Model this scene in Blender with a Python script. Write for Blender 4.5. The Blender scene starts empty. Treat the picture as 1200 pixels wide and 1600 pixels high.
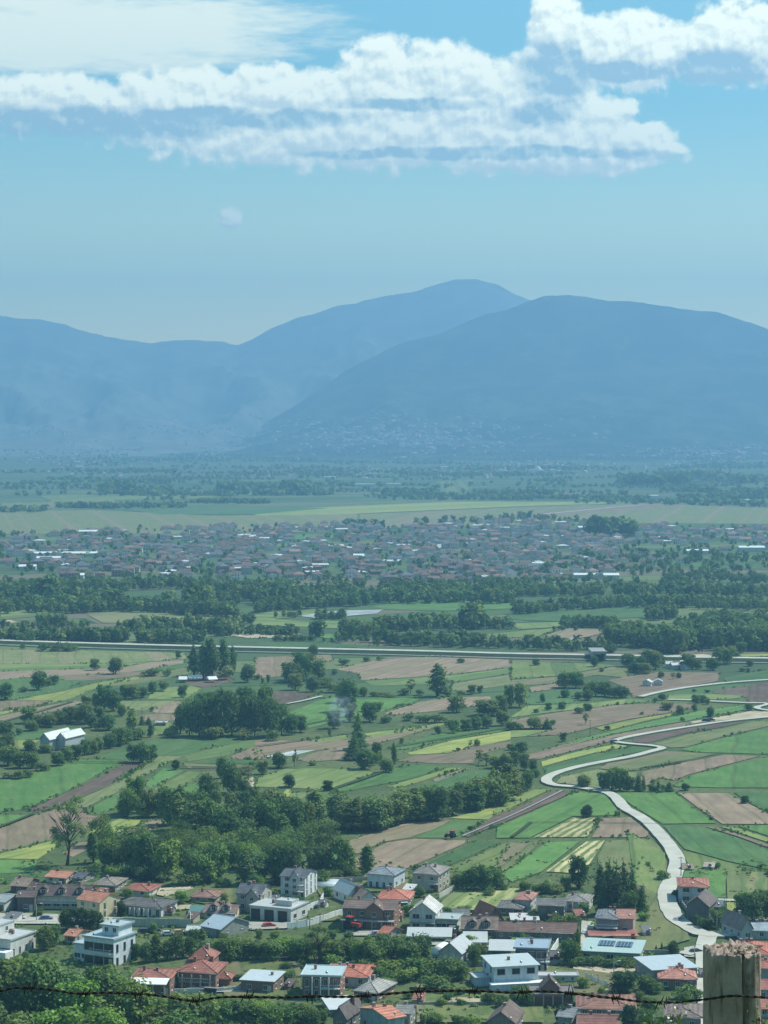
import bpy, math, random, numpy as np
from mathutils import Vector, Matrix, noise as mn

S = bpy.context.scene
COL = S.collection
R = math.radians
HC = 155.0            # eye height above the valley floor
HZ = 660.0            # picture row of the level horizon
FP = 3600.0           # focal length in photo pixels

# ---------------- camera ----------------
cam = bpy.data.objects.new('camera', bpy.data.cameras.new('camera'))
COL.objects.link(cam)
cam.location = (0, 0, HC)
PITCH = math.atan((800 - HZ) / FP)
cam.rotation_euler = (R(90) - PITCH, 0, 0)
cam.data.sensor_fit = 'VERTICAL'; cam.data.sensor_height = 24.0
cam.data.lens = 24.0 * FP / 1600
cam.data.clip_start = 0.1; cam.data.clip_end = 200000
S.camera = cam

# ---------------- sun, sky, exposure ----------------
SUN_AZ, SUN_EL = 62.0, 52.0          # degrees clockwise from +Y, above the horizon
sd = Vector((math.sin(R(SUN_AZ)) * math.cos(R(SUN_EL)), math.cos(R(SUN_AZ)) * math.cos(R(SUN_EL)), math.sin(R(SUN_EL))))
sun = bpy.data.objects.new('sun', bpy.data.lights.new('sun', 'SUN'))
COL.objects.link(sun)
sun.data.energy = 4.6; sun.data.angle = R(0.5); sun.data.color = (1.0, 0.965, 0.88)
sun.rotation_euler = sd.to_track_quat('Z', 'Y').to_euler()
sun.location = (0, 0, 3000)
S.view_settings.view_transform = 'Standard'; S.view_settings.look = 'None'
S.view_settings.exposure = 0.42; S.view_settings.gamma = 1.0
S.cycles.volume_bounces = 1; S.cycles.max_bounces = 6
S.cycles.diffuse_bounces = 2; S.cycles.glossy_bounces = 2; S.cycles.transmission_bounces = 3
S.cycles.transparent_max_bounces = 8
S.cycles.use_denoising = True

class NB:
    """small helper that adds nodes and wires them up"""
    def __init__(s, nt): s.nt = nt; s.n = nt.nodes; s.l = nt.links
    def node(s, t, **kw):
        nd = s.n.new(t)
        ins = kw.pop('ins', {})
        for k, v in kw.items(): setattr(nd, k, v)
        for k, v in ins.items():
            if hasattr(v, 'is_output') or isinstance(v, bpy.types.NodeSocket): s.l.new(v, nd.inputs[k])
            else: nd.inputs[k].default_value = v
        return nd
    def math(s, op, a, b=0.0, c=0.0, clamp=False):
        nd = s.n.new('ShaderNodeMath'); nd.operation = op; nd.use_clamp = clamp
        for i, v in enumerate((a, b, c)):
            if isinstance(v, bpy.types.NodeSocket): s.l.new(v, nd.inputs[i])
            else: nd.inputs[i].default_value = v
        return nd.outputs[0]
    def vmath(s, op, a, b=(0, 0, 0)):
        nd = s.n.new('ShaderNodeVectorMath'); nd.operation = op
        for i, v in enumerate((a, b)):
            if isinstance(v, bpy.types.NodeSocket): s.l.new(v, nd.inputs[i])
            else: nd.inputs[i].default_value = v
        return nd.outputs[0]
    def smooth(s, x, lo, hi):
        nd = s.n.new('ShaderNodeMapRange'); nd.interpolation_type = 'SMOOTHSTEP'
        s.l.new(x, nd.inputs[0]); nd.inputs[1].default_value = lo; nd.inputs[2].default_value = hi
        return nd.outputs[0]
    def noise(s, vec, scale, detail=3, rough=0.5, out=0, dist=0.0):
        nd = s.n.new('ShaderNodeTexNoise'); s.l.new(vec, nd.inputs['Vector'])
        nd.inputs['Scale'].default_value = scale; nd.inputs['Detail'].default_value = detail
        nd.inputs['Roughness'].default_value = rough; nd.inputs['Distortion'].default_value = dist
        return nd.outputs[out]
    def mix(s, f, a, b, blend='MIX'):
        nd = s.n.new('ShaderNodeMix'); nd.data_type = 'RGBA'; nd.blend_type = blend
        for i, v in ((0, f), (6, a), (7, b)):
            if isinstance(v, bpy.types.NodeSocket): s.l.new(v, nd.inputs[i])
            else: nd.inputs[i].default_value = v if i == 0 else (*v[:3], 1)
        return nd.outputs[2]
    def xyz(s, v):
        nd = s.n.new('ShaderNodeSeparateXYZ'); s.l.new(v, nd.inputs[0]); return nd.outputs
    def comb(s, x, y, z=0.0):
        nd = s.n.new('ShaderNodeCombineXYZ')
        for i, v in enumerate((x, y, z)):
            if isinstance(v, bpy.types.NodeSocket): s.l.new(v, nd.inputs[i])
            else: nd.inputs[i].default_value = v
        return nd.outputs[0]

def make_world():
    w = bpy.data.worlds.new('World'); S.world = w; w.use_nodes = True
    nt = w.node_tree; nt.nodes.clear(); b = NB(nt)
    sky = b.node('ShaderNodeTexSky', sky_type='NISHITA', sun_disc=False, sun_elevation=R(SUN_EL), sun_rotation=R(SUN_AZ),
                 altitude=400, air_density=1.0, dust_density=0.6, ozone_density=1.2)
    # group: how thick the cloud is in a direction (azimuth, elevation in degrees)
    g = bpy.data.node_groups.new('cloud_amount', 'ShaderNodeTree')
    g.interface.new_socket(name='P', in_out='INPUT', socket_type='NodeSocketVector')
    g.interface.new_socket(name='D', in_out='OUTPUT', socket_type='NodeSocketFloat')
    q = NB(g); gi = q.node('NodeGroupInput').outputs[0]; go = q.node('NodeGroupOutput')
    w1 = q.noise(gi, 0.9, 3, 0.55, out=1)
    p = q.vmath('ADD', gi, q.vmath('MULTIPLY', q.vmath('SUBTRACT', w1, (.5, .5, .5)), (0.7, 0.35, 0)))
    o = q.xyz(p)
    def ell(cx, cy, rx, ry, k=1.0):      # centre and radii in degrees of arc
        dx = q.math('DIVIDE', q.math('SUBTRACT', o[0], cx), rx); dy = q.math('DIVIDE', q.math('SUBTRACT', o[1], cy), ry)
        d = q.math('ADD', q.math('MULTIPLY', dx, dx), q.math('MULTIPLY', dy, dy))
        return q.math('MULTIPLY', q.math('SUBTRACT', 1.0, d), k)
    def deg(x, y, rx, ry):               # from picture rows and columns to degrees, only to read the numbers off the photo
        return (math.degrees(math.atan((x - 600) / FP)), math.degrees(math.atan((HZ - y) / FP)), math.degrees(rx / FP), math.degrees(ry / FP))
    puffs = [(60, 166, 230, 34, 1.0), (300, 160, 150, 42, 1.2), (440, 150, 110, 40, 1.2), (590, 128, 70, 58, 1.3), (690, 128, 90, 50, 1.2), (790, 160, 110, 52, 1.2), (600, 172, 340, 52, 1.1),
             (890, 205, 110, 52, 1.2), (985, 228, 70, 30, 1.2), (1045, 238, 32, 11, 1.0), (540, 206, 370, 52, 1.2), (860, 246, 200, 28, 1.1), (420, 190, 330, 34, 1.0), (150, 185, 240, 30, .8),
             (866, 45, 46, 44, 1.4), (880, 115, 75, 60, .9), (980, 88, 130, 54, 1.3), (1180, 82, 140, 58, 1.3), (352, 342, 22, 15, .6)]
    acc = None
    for c in puffs:
        e = ell(*deg(c[0], c[1], c[2] * 1.03, c[3] * 1.15), c[4])
        acc = e if acc is None else q.math('MAXIMUM', acc, e)
    acc = q.math('MAXIMUM', acc, -1.6)
    vo = q.node('ShaderNodeTexVoronoi', feature='SMOOTH_F1', ins={'Vector': p, 'Scale': 1.5, 'Smoothness': .4})
    n1 = q.noise(gi, 2.2, 8, 0.60)
    t = q.math('ADD', q.math('ADD', acc, 0.22), q.math('MULTIPLY', q.math('SUBTRACT', n1, 0.5), 2.0))
    t = q.math('ADD', t, q.math('MULTIPLY', q.math('SUBTRACT', 0.45, vo.outputs['Distance']), 0.75))
    q.l.new(t, go.inputs[0])
    tc = b.node('ShaderNodeTexCoord').outputs['Generated']
    x, y, z = b.xyz(tc)
    az = b.math('MULTIPLY', b.math('ARCTAN2', x, y), 57.2958)
    el = b.math('MULTIPLY', b.math('ARCSINE', z), 57.2958)
    P = b.comb(az, el, 3.7)
    def cloud(vec):
        nd = b.n.new('ShaderNodeGroup'); nd.node_tree = g; b.l.new(vec, nd.inputs[0]); return nd.outputs[0]
    d0 = cloud(P); d1 = cloud(b.vmath('ADD', P, (0.07, 0.15, 0)))
    wisp = b.noise(b.vmath('MULTIPLY', P, (0.5, 2.0, 1)), 1.3, 5, 0.6)
    # blue-grey shaded bellies between the towers
    bx, by, bz = b.xyz(b.vmath('ADD', P, b.vmath('MULTIPLY', b.vmath('SUBTRACT', b.noise(P, 1.1, 3, .5, out=1), (.5, .5, .5)), (0.9, 0.4, 0))))
    sh = None
    for c in [(110, 200, 260, 26), (360, 188, 200, 16), (868, 118, 62, 44), (740, 243, 260, 10), (1110, 118, 90, 26), (640, 165, 120, 10), (850, 178, 50, 22), (960, 118, 90, 14)]:
        c = deg(*c); ex = b.math('DIVIDE', b.math('SUBTRACT', bx, c[0]), c[2]); ey = b.math('DIVIDE', b.math('SUBTRACT', by, c[1]), c[3])
        e = b.math('SUBTRACT', 1.0, b.math('ADD', b.math('MULTIPLY', ex, ex), b.math('MULTIPLY', ey, ey))); sh = e if sh is None else b.math('MAXIMUM', sh, e)
    sh = b.smooth(sh, -0.6, 0.8)
    cov = b.smooth(b.math('SUBTRACT', d0, b.math('MULTIPLY', sh, 0.05)), -0.10, 0.60)
    cov = b.math('MULTIPLY', cov, b.math('MULTIPLY_ADD', sh, -0.14, 0.98))
    rim = b.smooth(b.math('SUBTRACT', d0, d1), -0.50, 0.60)
    lit = b.math('SUBTRACT', b.math('MULTIPLY_ADD', rim, 0.80, 0.46), b.math('MULTIPLY_ADD', sh, 0.72, b.math('MULTIPLY_ADD', wisp, 0.5, -0.2)), clamp=True)
    ccol = b.mix(lit, CL_DARK, CL_LIT)
    # the thin high veil at the upper left
    c = deg(120, 50, 430, 72)
    dx = b.math('DIVIDE', b.math('SUBTRACT', az, c[0]), c[2]); dy = b.math('DIVIDE', b.math('SUBTRACT', b.math('ADD', el, b.math('MULTIPLY', az, -0.02)), c[1]), c[3])
    m = b.math('SUBTRACT', 1.0, b.math('ADD', b.math('MULTIPLY', dx, dx), b.math('MULTIPLY', dy, dy)))
    vn = b.noise(b.vmath('MULTIPLY', P, (0.3, 1.5, 1)), 1.5, 9, 0.64)
    veil = b.smooth(b.math('ADD', m, b.math('MULTIPLY', b.math('SUBTRACT', vn, 0.5), 2.2)), -0.15, 0.75)
    tint = b.mix(b.smooth(el, 0.5, 8.5), SKY_LOW, SKY_HIGH)
    skyc = b.vmath('MULTIPLY', b.vmath('MULTIPLY', sky.outputs[0], tint), (SKYK, SKYK, SKYK))
    c1 = b.mix(b.math('MULTIPLY', veil, 0.97), skyc, CL_VEIL)
    cc = b.mix(cov, c1, ccol)
    bg = b.node('ShaderNodeBackground', ins={'Color': cc, 'Strength': 1.0})
    b.l.new(bg.outputs[0], b.node('ShaderNodeOutputWorld').inputs[0])
SKYK = 0.13
SKY_LOW, SKY_HIGH = (3.2, 2.6, 0.95), (0.56, 0.92, 0.82)      # whiter low down, bluer above
CL_DARK, CL_LIT, CL_VEIL = (0.44, 0.58, 0.64), (1.50, 1.48, 1.14), (1.15, 1.18, 0.92)
make_world()

# ---------------- terrain function ----------------
def sm(a, b, x):
    t = np.clip((x - a) / (b - a), 0, 1); return t * t * (3 - 2 * t)
CREST_R = [(330, 690), (400, 668), (450, 640), (490, 612), (520, 592), (560, 568), (600, 547), (640, 533), (680, 521), (720, 506), (760, 491), (800, 479),
           (830, 469), (850, 464), (905, 462), (960, 468), (1040, 477), (1120, 489), (1200, 513), (1300, 540), (1400, 580), (1600, 640), (1900, 700)]
CREST_P = [(-900, 640), (-500, 560), (-250, 510), (-80, 490), (0, 493), (30, 496), (60, 500), (100, 508), (130, 516), (160, 525), (190, 531), (240, 535), (300, 533), (340, 534),
           (372, 540), (400, 526), (430, 510), (465, 497), (500, 487), (530, 477), (560, 473), (600, 464), (640, 456), (680, 445), (710, 438),
           (745, 436), (775, 444), (800, 457), (830, 470), (900, 500), (1000, 540), (1200, 600), (1600, 660), (2000, 700)]
DR, DRF, DP_, DPF = 14000., 8600., 18000., 9600.
def ridge(px, D, crest, Dc, Df, k):
    xs = [c[0] for c in crest]; ys = [c[1] for c in crest]
    zc = HC + Dc * (HZ - np.interp(px, xs, ys)) / FP
    t = (D - Df) / (Dc - Df)
    z = np.where(t <= 1, np.clip(zc, 0, None) * np.clip(t, 0, 1) ** k, np.clip(zc, 0, None) * np.clip(1 - (t - 1) * 1.6, 0, 1) ** 1.3)
    return np.where(t < 0, -8.0, z - 2.0)
def near_hill(x, y):
    d = np.sqrt(x * x + y * y)
    z = np.where(d < 6, 153.0, 153.0 * np.clip(1 - (d - 6) / 554.0, 0, 1) ** 1.6)
    z = np.where(y < -20, 153.0 + np.clip(-20 - y, 0, 400) * 0.15, z)
    z = z + 13.0 * np.exp(-(((x + 88) / 38) ** 2 + ((y - 545) / 34) ** 2))
    return z
def terrain(x, y):
    x = np.asarray(x, float); y = np.asarray(y, float)
    z = near_hill(x, y)
    px = 600 + FP * x / np.maximum(y, 1.0)
    far = y > 7000
    if np.any(far):
        zz = np.maximum(ridge(px, y, CREST_R, DR, DRF, 3.1), ridge(px, y, CREST_P, DP_, DPF, 2.7))
        z = np.where(far, np.maximum(z, zz), z)
    return z
cp, sp_ = math.cos(PITCH), math.sin(PITCH)
def G(px, py, dz=0.0, flat=True):
    """the point of the ground seen at that column and row of the photo"""
    u = (px - 600) / FP; v = -(py - 800) / FP
    d = Vector((u, cp + v * sp_, -sp_ + v * cp))
    if d.z < -1e-6:
        t = (HC - 0.0) / -d.z
        if flat and t * d.y < 8000: return Vector((d.x * t, d.y * t, dz + (float(near_hill(d.x * t, d.y * t)) if d.y * t < 600 else 0.0)))
    # march along the ray, all steps at once
    t = TS; X, Y, Z = d.x * t, d.y * t, HC + d.z * t; T = terrain(X, Y); k = np.nonzero(T >= Z)[0]
    if not len(k): return None
    i = k[0]; return Vector((X[i], Y[i], T[i] + dz))
TS = np.arange(500.0, 19000.0, 12.0)
def scale_at(py): return (py - HZ) / HC       # photo pixels per metre on the flat ground seen at that row

# ---------------- objects ----------------
def tag(o, label=None, cat=None, group=None, kind=None):
    if label: o['label'] = label
    if cat: o['category'] = cat
    if group: o['group'] = group
    if kind: o['kind'] = kind
    return o
def empty(name, loc, rz=0.0, label=None, cat=None, group=None):
    o = bpy.data.objects.new(name, None); COL.objects.link(o); o.location = loc; o.rotation_euler = (0, 0, rz)
    o.empty_display_size = 0.5
    return tag(o, label, cat, group)
def link(name, me, parent=None, loc=(0, 0, 0), rz=0.0, color=None):
    o = bpy.data.objects.new(name, me); COL.objects.link(o); o.location = loc; o.rotation_euler = (0, 0, rz)
    if parent is not None: o.parent = parent
    if color: o.color = (*color[:3], 1)
    return o
class MB:
    """collects boxes, prisms and tubes into one mesh"""
    def __init__(s): s.v = []; s.f = []; s.m = []; s.sm = []
    def add(s, vs, fs, mi=0, smooth=False):
        k = len(s.v); s.v += [tuple(v) for v in vs]; s.f += [tuple(i + k for i in f) for f in fs]; s.m += [mi] * len(fs); s.sm += [smooth] * len(fs); return s
    def box(s, x0, x1, y0, y1, z0, z1, mi=0):
        vs = [(x0, y0, z0), (x1, y0, z0), (x1, y1, z0), (x0, y1, z0), (x0, y0, z1), (x1, y0, z1), (x1, y1, z1), (x0, y1, z1)]
        return s.add(vs, [(3, 2, 1, 0), (4, 5, 6, 7), (0, 1, 5, 4), (1, 2, 6, 5), (2, 3, 7, 6), (3, 0, 4, 7)], mi)
    def tube(s, pts, rad, n=6, mi=0, cap=True):
        pts = [Vector(p) for p in pts]; rr = rad if isinstance(rad, (list, tuple)) else [rad] * len(pts)
        vs = []; fs = []
        a = None
        for i, p in enumerate(pts):
            t = (pts[min(i + 1, len(pts) - 1)] - pts[max(i - 1, 0)]).normalized()
            if a is None:
                a = t.cross(Vector((0, 0, 1)));  a = a if a.length > .05 else t.cross(Vector((1, 0, 0)))
            a = (a - t * a.dot(t)).normalized(); c = t.cross(a)
            for k in range(n):
                q = 2 * math.pi * k / n; vs.append(p + (a * math.cos(q) + c * math.sin(q)) * rr[i])
        for i in range(len(pts) - 1):
            for k in range(n):
                fs.append((i * n + k, i * n + (k + 1) % n, (i + 1) * n + (k + 1) % n, (i + 1) * n + k))
        if cap: fs.append(tuple(range(n - 1, -1, -1))); fs.append(tuple(range((len(pts) - 1) * n, len(pts) * n)))
        return s.add(vs, fs, mi, True)
    def mesh(s, name, mats):
        me = bpy.data.meshes.new(name); me.from_pydata(s.v, [], s.f)
        for m in (mats if isinstance(mats, (list, tuple)) else [mats]): me.materials.append(m)
        if s.f:
            me.polygons.foreach_set('material_index', s.m); me.polygons.foreach_set('use_smooth', s.sm)
        me.update(); return me
    def build(s, name, mats, parent=None, loc=(0, 0, 0), rz=0.0, color=None):
        return link(name, s.mesh(name, mats), parent, loc, rz, color)

# ---------------- materials ----------------
def principled(name, rough=0.8, spec=0.3):
    m = bpy.data.materials.new(name); m.use_nodes = True; nt = m.node_tree
    p = nt.nodes['Principled BSDF']; p.inputs['Roughness'].default_value = rough
    p.inputs['Specular IOR Level'].default_value = spec
    return m, NB(nt), p
def simple(name, col, rough=0.7, spec=0.3, metal=0.0, var=0.12, scale=1.5, objcol=False, bump=0.0):
    m, b, p = principled(name, rough, spec); p.inputs['Metallic'].default_value = metal
    tc = b.node('ShaderNodeTexCoord').outputs['Object']
    n = b.noise(tc, scale, 5, 0.6)
    base = b.node('ShaderNodeObjectInfo').outputs['Color'] if objcol else None
    k = b.math('MULTIPLY_ADD', n, var * 4, 1 - var * 2)
    if name == 'plaster':       # rain streaks and patches
        k = b.math('MULTIPLY', k, b.math('MULTIPLY_ADD', b.smooth(b.noise(b.vmath('MULTIPLY', tc, (1, 1, .25)), 1.3, 5, .65), .35, .7), -0.28, 1.1))
    c = b.vmath('MULTIPLY', base if objcol else col, b.comb(k, k, k))
    if not objcol:
        nd = c.node; nd.inputs[0].default_value = col[:3]
    b.l.new(c, p.inputs['Base Color'])
    if bump:
        bp = b.node('ShaderNodeBump', ins={'Height': b.noise(tc, scale * 4, 6, 0.6), 'Strength': bump, 'Distance': 0.05})
        b.l.new(bp.outputs[0], p.inputs['Normal'])
    return m
M = {}
M['plaster'] = simple('plaster', None, 0.85, 0.2, objcol=True, var=0.07, scale=0.5)
M['concrete'] = simple('concrete', (0.38, 0.37, 0.33), 0.9, 0.2, var=0.12, scale=0.8)
M['white'] = simple('white_paint', (0.78, 0.78, 0.74), 0.6, 0.3, var=0.04)
M['glass'] = simple('dark_glass', (0.02, 0.028, 0.035), 0.15, 0.6, var=0.05)
M['dark'] = simple('dark_metal', (0.03, 0.03, 0.03), 0.6, 0.4, var=0.1)
M['steel'] = simple('galvanised_steel', (0.32, 0.33, 0.33), 0.45, 0.5, metal=0.4, var=0.1)
M['paint'] = simple('coloured_paint', None, 0.35, 0.5, objcol=True, var=0.03)
M['rubber'] = simple('rubber', (0.02, 0.02, 0.02), 0.9, 0.2, var=0.1)
M['bark'] = simple('bark', (0.09, 0.075, 0.055), 0.95, 0.1, var=0.2, scale=3)

def mat_brick():
    m, b, p = principled('brick_wall', 0.9, 0.2)
    tc = b.node('ShaderNodeTexCoord').outputs['Object']; x, y, z = b.xyz(tc)
    br = b.node('ShaderNodeTexBrick', ins={'Vector': b.comb(b.math('ADD', x, y), z, 0.0), 'Scale': 1.0, 'Mortar Size': 0.02,
        'Color1': (0.30, 0.125, 0.075, 1), 'Color2': (0.22, 0.10, 0.065, 1), 'Mortar': (0.34, 0.31, 0.27, 1)})
    br.inputs['Brick Width'].default_value = 0.4; br.inputs['Row Height'].default_value = 0.22
    n = b.noise(tc, 0.7, 5, 0.6)
    b.l.new(b.mix(b.smooth(n, 0.35, 0.75), br.outputs[0], (0.20, 0.15, 0.12)), p.inputs['Base Color'])
    return m
M['brick'] = mat_brick()
def mat_tile():
    m, b, p = principled('roof_tiles', 0.75, 0.25)
    tc = b.node('ShaderNodeTexCoord').outputs['Object']; uv = b.node('ShaderNodeTexCoord').outputs['UV']
    base = b.node('ShaderNodeObjectInfo').outputs['Color']
    wv = b.node('ShaderNodeTexWave', wave_type='BANDS', bands_direction='Z', ins={'Vector': tc, 'Scale': 1.1, 'Distortion': 0.3})
    n = b.noise(tc, 0.35, 6, 0.65); n2 = b.noise(tc, 3.5, 3, 0.6)
    k = b.math('MULTIPLY', b.math('MULTIPLY_ADD', n, 1.6, 0.2), b.math('MULTIPLY_ADD', n2, 1.4, 0.3))
    k = b.math('MULTIPLY', k, b.math('MULTIPLY_ADD', wv.outputs[1], 0.4, 0.75))
    c = b.vmath('MULTIPLY', base, b.comb(k, k, k))
    lich = b.smooth(b.noise(tc, 0.9, 6, 0.7), 0.58, 0.8)
    b.l.new(b.mix(b.math('MULTIPLY', lich, 0.5), c, (0.13, 0.125, 0.10)), p.inputs['Base Color'])
    bp = b.node('ShaderNodeBump', ins={'Height': wv.outputs[1], 'Strength': 0.4, 'Distance': 0.05})
    b.l.new(bp.outputs[0], p.inputs['Normal'])
    return m
M['tile'] = mat_tile()
def mat_sheet():
    m, b, p = principled('metal_roof_sheet', 0.4, 0.4)
    tc = b.node('ShaderNodeTexCoord').outputs['Object']; x, y, z = b.xyz(tc)
    base = b.node('ShaderNodeObjectInfo').outputs['Color']
    wv = b.node('ShaderNodeTexWave', wave_type='BANDS', bands_direction='X', ins={'Vector': tc, 'Scale': 0.55, 'Distortion': 0.0})
    n = b.noise(tc, 0.5, 5, 0.6)
    k = b.math('MULTIPLY', b.math('MULTIPLY_ADD', n, 0.35, 0.82), b.math('MULTIPLY_ADD', b.smooth(wv.outputs[1], 0.0, 0.2), 0.16, 0.84))
    b.l.new(b.vmath('MULTIPLY', base, b.comb(k, k, k)), p.inputs['Base Color'])
    return m
M['sheet'] = mat_sheet()
def mat_panel():
    m, b, p = principled('solar_panel', 0.2, 0.6)
    tc = b.node('ShaderNodeTexCoord').outputs['Object']
    br = b.node('ShaderNodeTexBrick', offset=0.0, ins={'Vector': tc, 'Scale': 1.0, 'Mortar Size': 0.05, 'Color1': (0.015, 0.025, 0.06, 1), 'Color2': (0.02, 0.03, 0.07, 1), 'Mortar': (0.45, 0.5, 0.52, 1)})
    br.inputs['Brick Width'].default_value = 1.0; br.inputs['Row Height'].default_value = 1.7
    b.l.new(br.outputs[0], p.inputs['Base Color']); return m
M['solar'] = mat_panel()
def mat_leaf(name, attr=False):
    m = bpy.data.materials.new(name); m.use_nodes = True; nt = m.node_tree; nt.nodes.clear(); b = NB(nt)
    if attr: base = b.node('ShaderNodeAttribute', attribute_name='Col').outputs[0]
    else: base = b.node('ShaderNodeObjectInfo').outputs['Color']
    oi = b.node('ShaderNodeObjectInfo').outputs['Random']
    tc = b.node('ShaderNodeTexCoord').outputs['Object']
    off = b.vmath('ADD', tc, b.comb(b.math('MULTIPLY', oi, 37.0), 0.0, 0.0)) if not attr else tc
    n = b.noise(off, 0.55, 4, 0.6); n2 = b.noise(off, 2.2, 2, 0.5)
    k = b.math('MULTIPLY', b.math('MULTIPLY_ADD', n, 1.6, 0.20), b.math('MULTIPLY_ADD', n2, 1.3, 0.35))
    c = b.vmath('MULTIPLY', base, b.comb(k, k, b.math('MULTIPLY', k, 0.9)))
    d = b.node('ShaderNodeBsdfDiffuse', ins={'Color': c}); t = b.node('ShaderNodeBsdfTranslucent', ins={'Color': b.vmath('MULTIPLY', c, (1.2, 1.3, 0.6))})
    mx = b.node('ShaderNodeMixShader', ins={0: 0.25, 1: d.outputs[0], 2: t.outputs[0]})
    b.l.new(mx.outputs[0], b.node('ShaderNodeOutputMaterial').inputs[0])
    return m
M['leaf'] = mat_leaf('foliage'); M['leaf_far'] = mat_leaf('distant_foliage', True)
# ================= LAND =================
def mat_ground():
    """rough grass near by; far off a patchwork of strip fields, in metres on the ground"""
    m, b, p = principled('valley_ground', 0.95, 0.1)
    tc = b.node('ShaderNodeTexCoord').outputs['Object']
    n = b.noise(tc, 0.02, 6, 0.6); n2 = b.noise(tc, 0.35, 5, 0.65); n3 = b.noise(tc, 0.004, 3, 0.5)
    near = b.mix(b.smooth(n, 0.35, 0.65), (0.080, 0.120, 0.046), (0.140, 0.168, 0.070))
    near = b.mix(b.smooth(n2, 0.4, 0.70), near, (0.045, 0.080, 0.030)); near = b.mix(b.math('MULTIPLY', b.smooth(b.noise(tc, 0.07, 6, 0.7), 0.55, 0.68), 0.6), near, (0.17, 0.16, 0.095))
    mp = b.node('ShaderNodeMapping', ins={'Vector': tc, 'Rotation': (0, 0, R(-24))}).outputs[0]
    warp = b.vmath('MULTIPLY', b.vmath('SUBTRACT', b.noise(tc, 0.0016, 2, 0.5, out=1), (.5, .5, .5)), (240, 240, 0))
    mp = b.vmath('ADD', mp, warp)
    br = b.node('ShaderNodeTexBrick', offset=0.37, ins={'Vector': mp, 'Scale': 1.0, 'Mortar Size': 2.2, 'Color1': (0, 0, 0, 1), 'Color2': (1, 1, 1, 1), 'Mortar': (0.5, 0.5, 0.5, 1)})
    br.inputs['Brick Width'].default_value = 310; br.inputs['Row Height'].default_value = 62; br.inputs['Bias'].default_value = 0.0
    rnd = b.xyz(br.outputs[0])[0]
    cr = b.node('ShaderNodeValToRGB', ins={'Fac': rnd}); e = cr.color_ramp; e.interpolation = 'CONSTANT'
    cols = [(0.0, (0.075, 0.125, 0.055)), (0.2, (0.105, 0.155, 0.060)), (0.36, (0.085, 0.155, 0.058)), (0.5, (0.17, 0.15, 0.105)), (0.62, (0.085, 0.14, 0.055)), (0.74, (0.15, 0.19, 0.08)), (0.88, (0.065, 0.10, 0.05))]
    e.elements[0].position = 0; e.elements[0].color = (*cols[0][1], 1); e.elements[1].position = cols[1][0]; e.elements[1].color = (*cols[1][1], 1)
    for ps, c in cols[2:]: e.elements.new(ps).color = (*c, 1)
    far = b.mix(b.math('MULTIPLY', b.math('SUBTRACT', 1.0, br.outputs[1]), 1.0), (0.035, 0.075, 0.03), cr.outputs[0])
    far = b.mix(b.math('MULTIPLY', n3, 0.35), far, (0.07, 0.11, 0.05))
    y = b.xyz(tc)[1]
    c = b.mix(b.smooth(y, 1250, 1330), near, far)
    c = b.vmath('MULTIPLY', c, b.comb(*[b.math('MULTIPLY_ADD', n2, 0.6, 0.7)] * 3))
    b.l.new(c, p.inputs['Base Color']); return m
def grid_mesh(name, xs, ys, fn, mat, xf=lambda a, r: (a, r)):
    A, B = np.meshgrid(xs, ys); X, Y = xf(A, B); Z = fn(X, Y)
    v = np.stack([X.ravel(), Y.ravel(), Z.ravel()], 1)
    n = len(xs); i = np.arange((len(ys) - 1) * n).reshape(-1, n)[:, :-1].ravel()
    f = np.stack([i, i + 1, i + n + 1, i + n], 1)
    me = bpy.data.meshes.new(name); me.vertices.add(len(v)); me.vertices.foreach_set('co', v.ravel())
    me.loops.add(f.size); me.loops.foreach_set('vertex_index', f.ravel()); me.polygons.add(len(f))
    me.polygons.foreach_set('loop_start', np.arange(0, f.size, 4)); me.polygons.foreach_set('loop_total', np.full(len(f), 4))
    me.polygons.foreach_set('use_smooth', np.ones(len(f), bool)); me.materials.append(mat); me.update(); me.validate()
    return me
rs = np.concatenate([np.linspace(-400, 0, 9), np.array([2, 4, 6, 8, 11, 15, 20, 30, 40, 60, 80]), np.linspace(100, 700, 61), np.array([1000, 2000, 4000, 8000, 14000, 21000, 40000])])
ss = np.concatenate([np.linspace(-9000, -600, 6), np.linspace(-400, 400, 81), np.linspace(600, 9000, 6)])
def gx(A, B): return A * np.where(B > 700, np.maximum(B / 1200., 1.0) * 1.0, 1.0), B
tag(link('ground', grid_mesh('ground', ss, rs, lambda X, Y: near_hill(X, Y), mat_ground(), gx)), 'flat green valley floor of strip fields between village and mountains', kind='structure')

def mat_mountain(nm, low, mid, rock):
    m, b, p = principled(nm, 0.95, 0.1)
    tc = b.node('ShaderNodeTexCoord').outputs['Object']
    gz = b.xyz(b.node('ShaderNodeNewGeometry').outputs['Normal'])[2]
    n = b.noise(tc, 0.0022, 8, 0.62); n2 = b.noise(tc, 0.012, 6, 0.7)
    c = b.mix(b.smooth(n, 0.38, 0.62), low, mid)
    c = b.mix(b.smooth(n2, 0.52, 0.72), c, rock)
    c = b.mix(b.smooth(b.noise(tc, 0.006, 5, 0.6), 0.50, 0.60), c, low)
    b.l.new(c, p.inputs['Base Color']); return m
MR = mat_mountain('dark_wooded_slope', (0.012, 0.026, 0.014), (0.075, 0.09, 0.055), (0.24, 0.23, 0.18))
MP_ = mat_mountain('bare_rocky_slope', (0.15, 0.16, 0.12), (0.245, 0.245, 0.195), (0.36, 0.345, 0.30))
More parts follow.
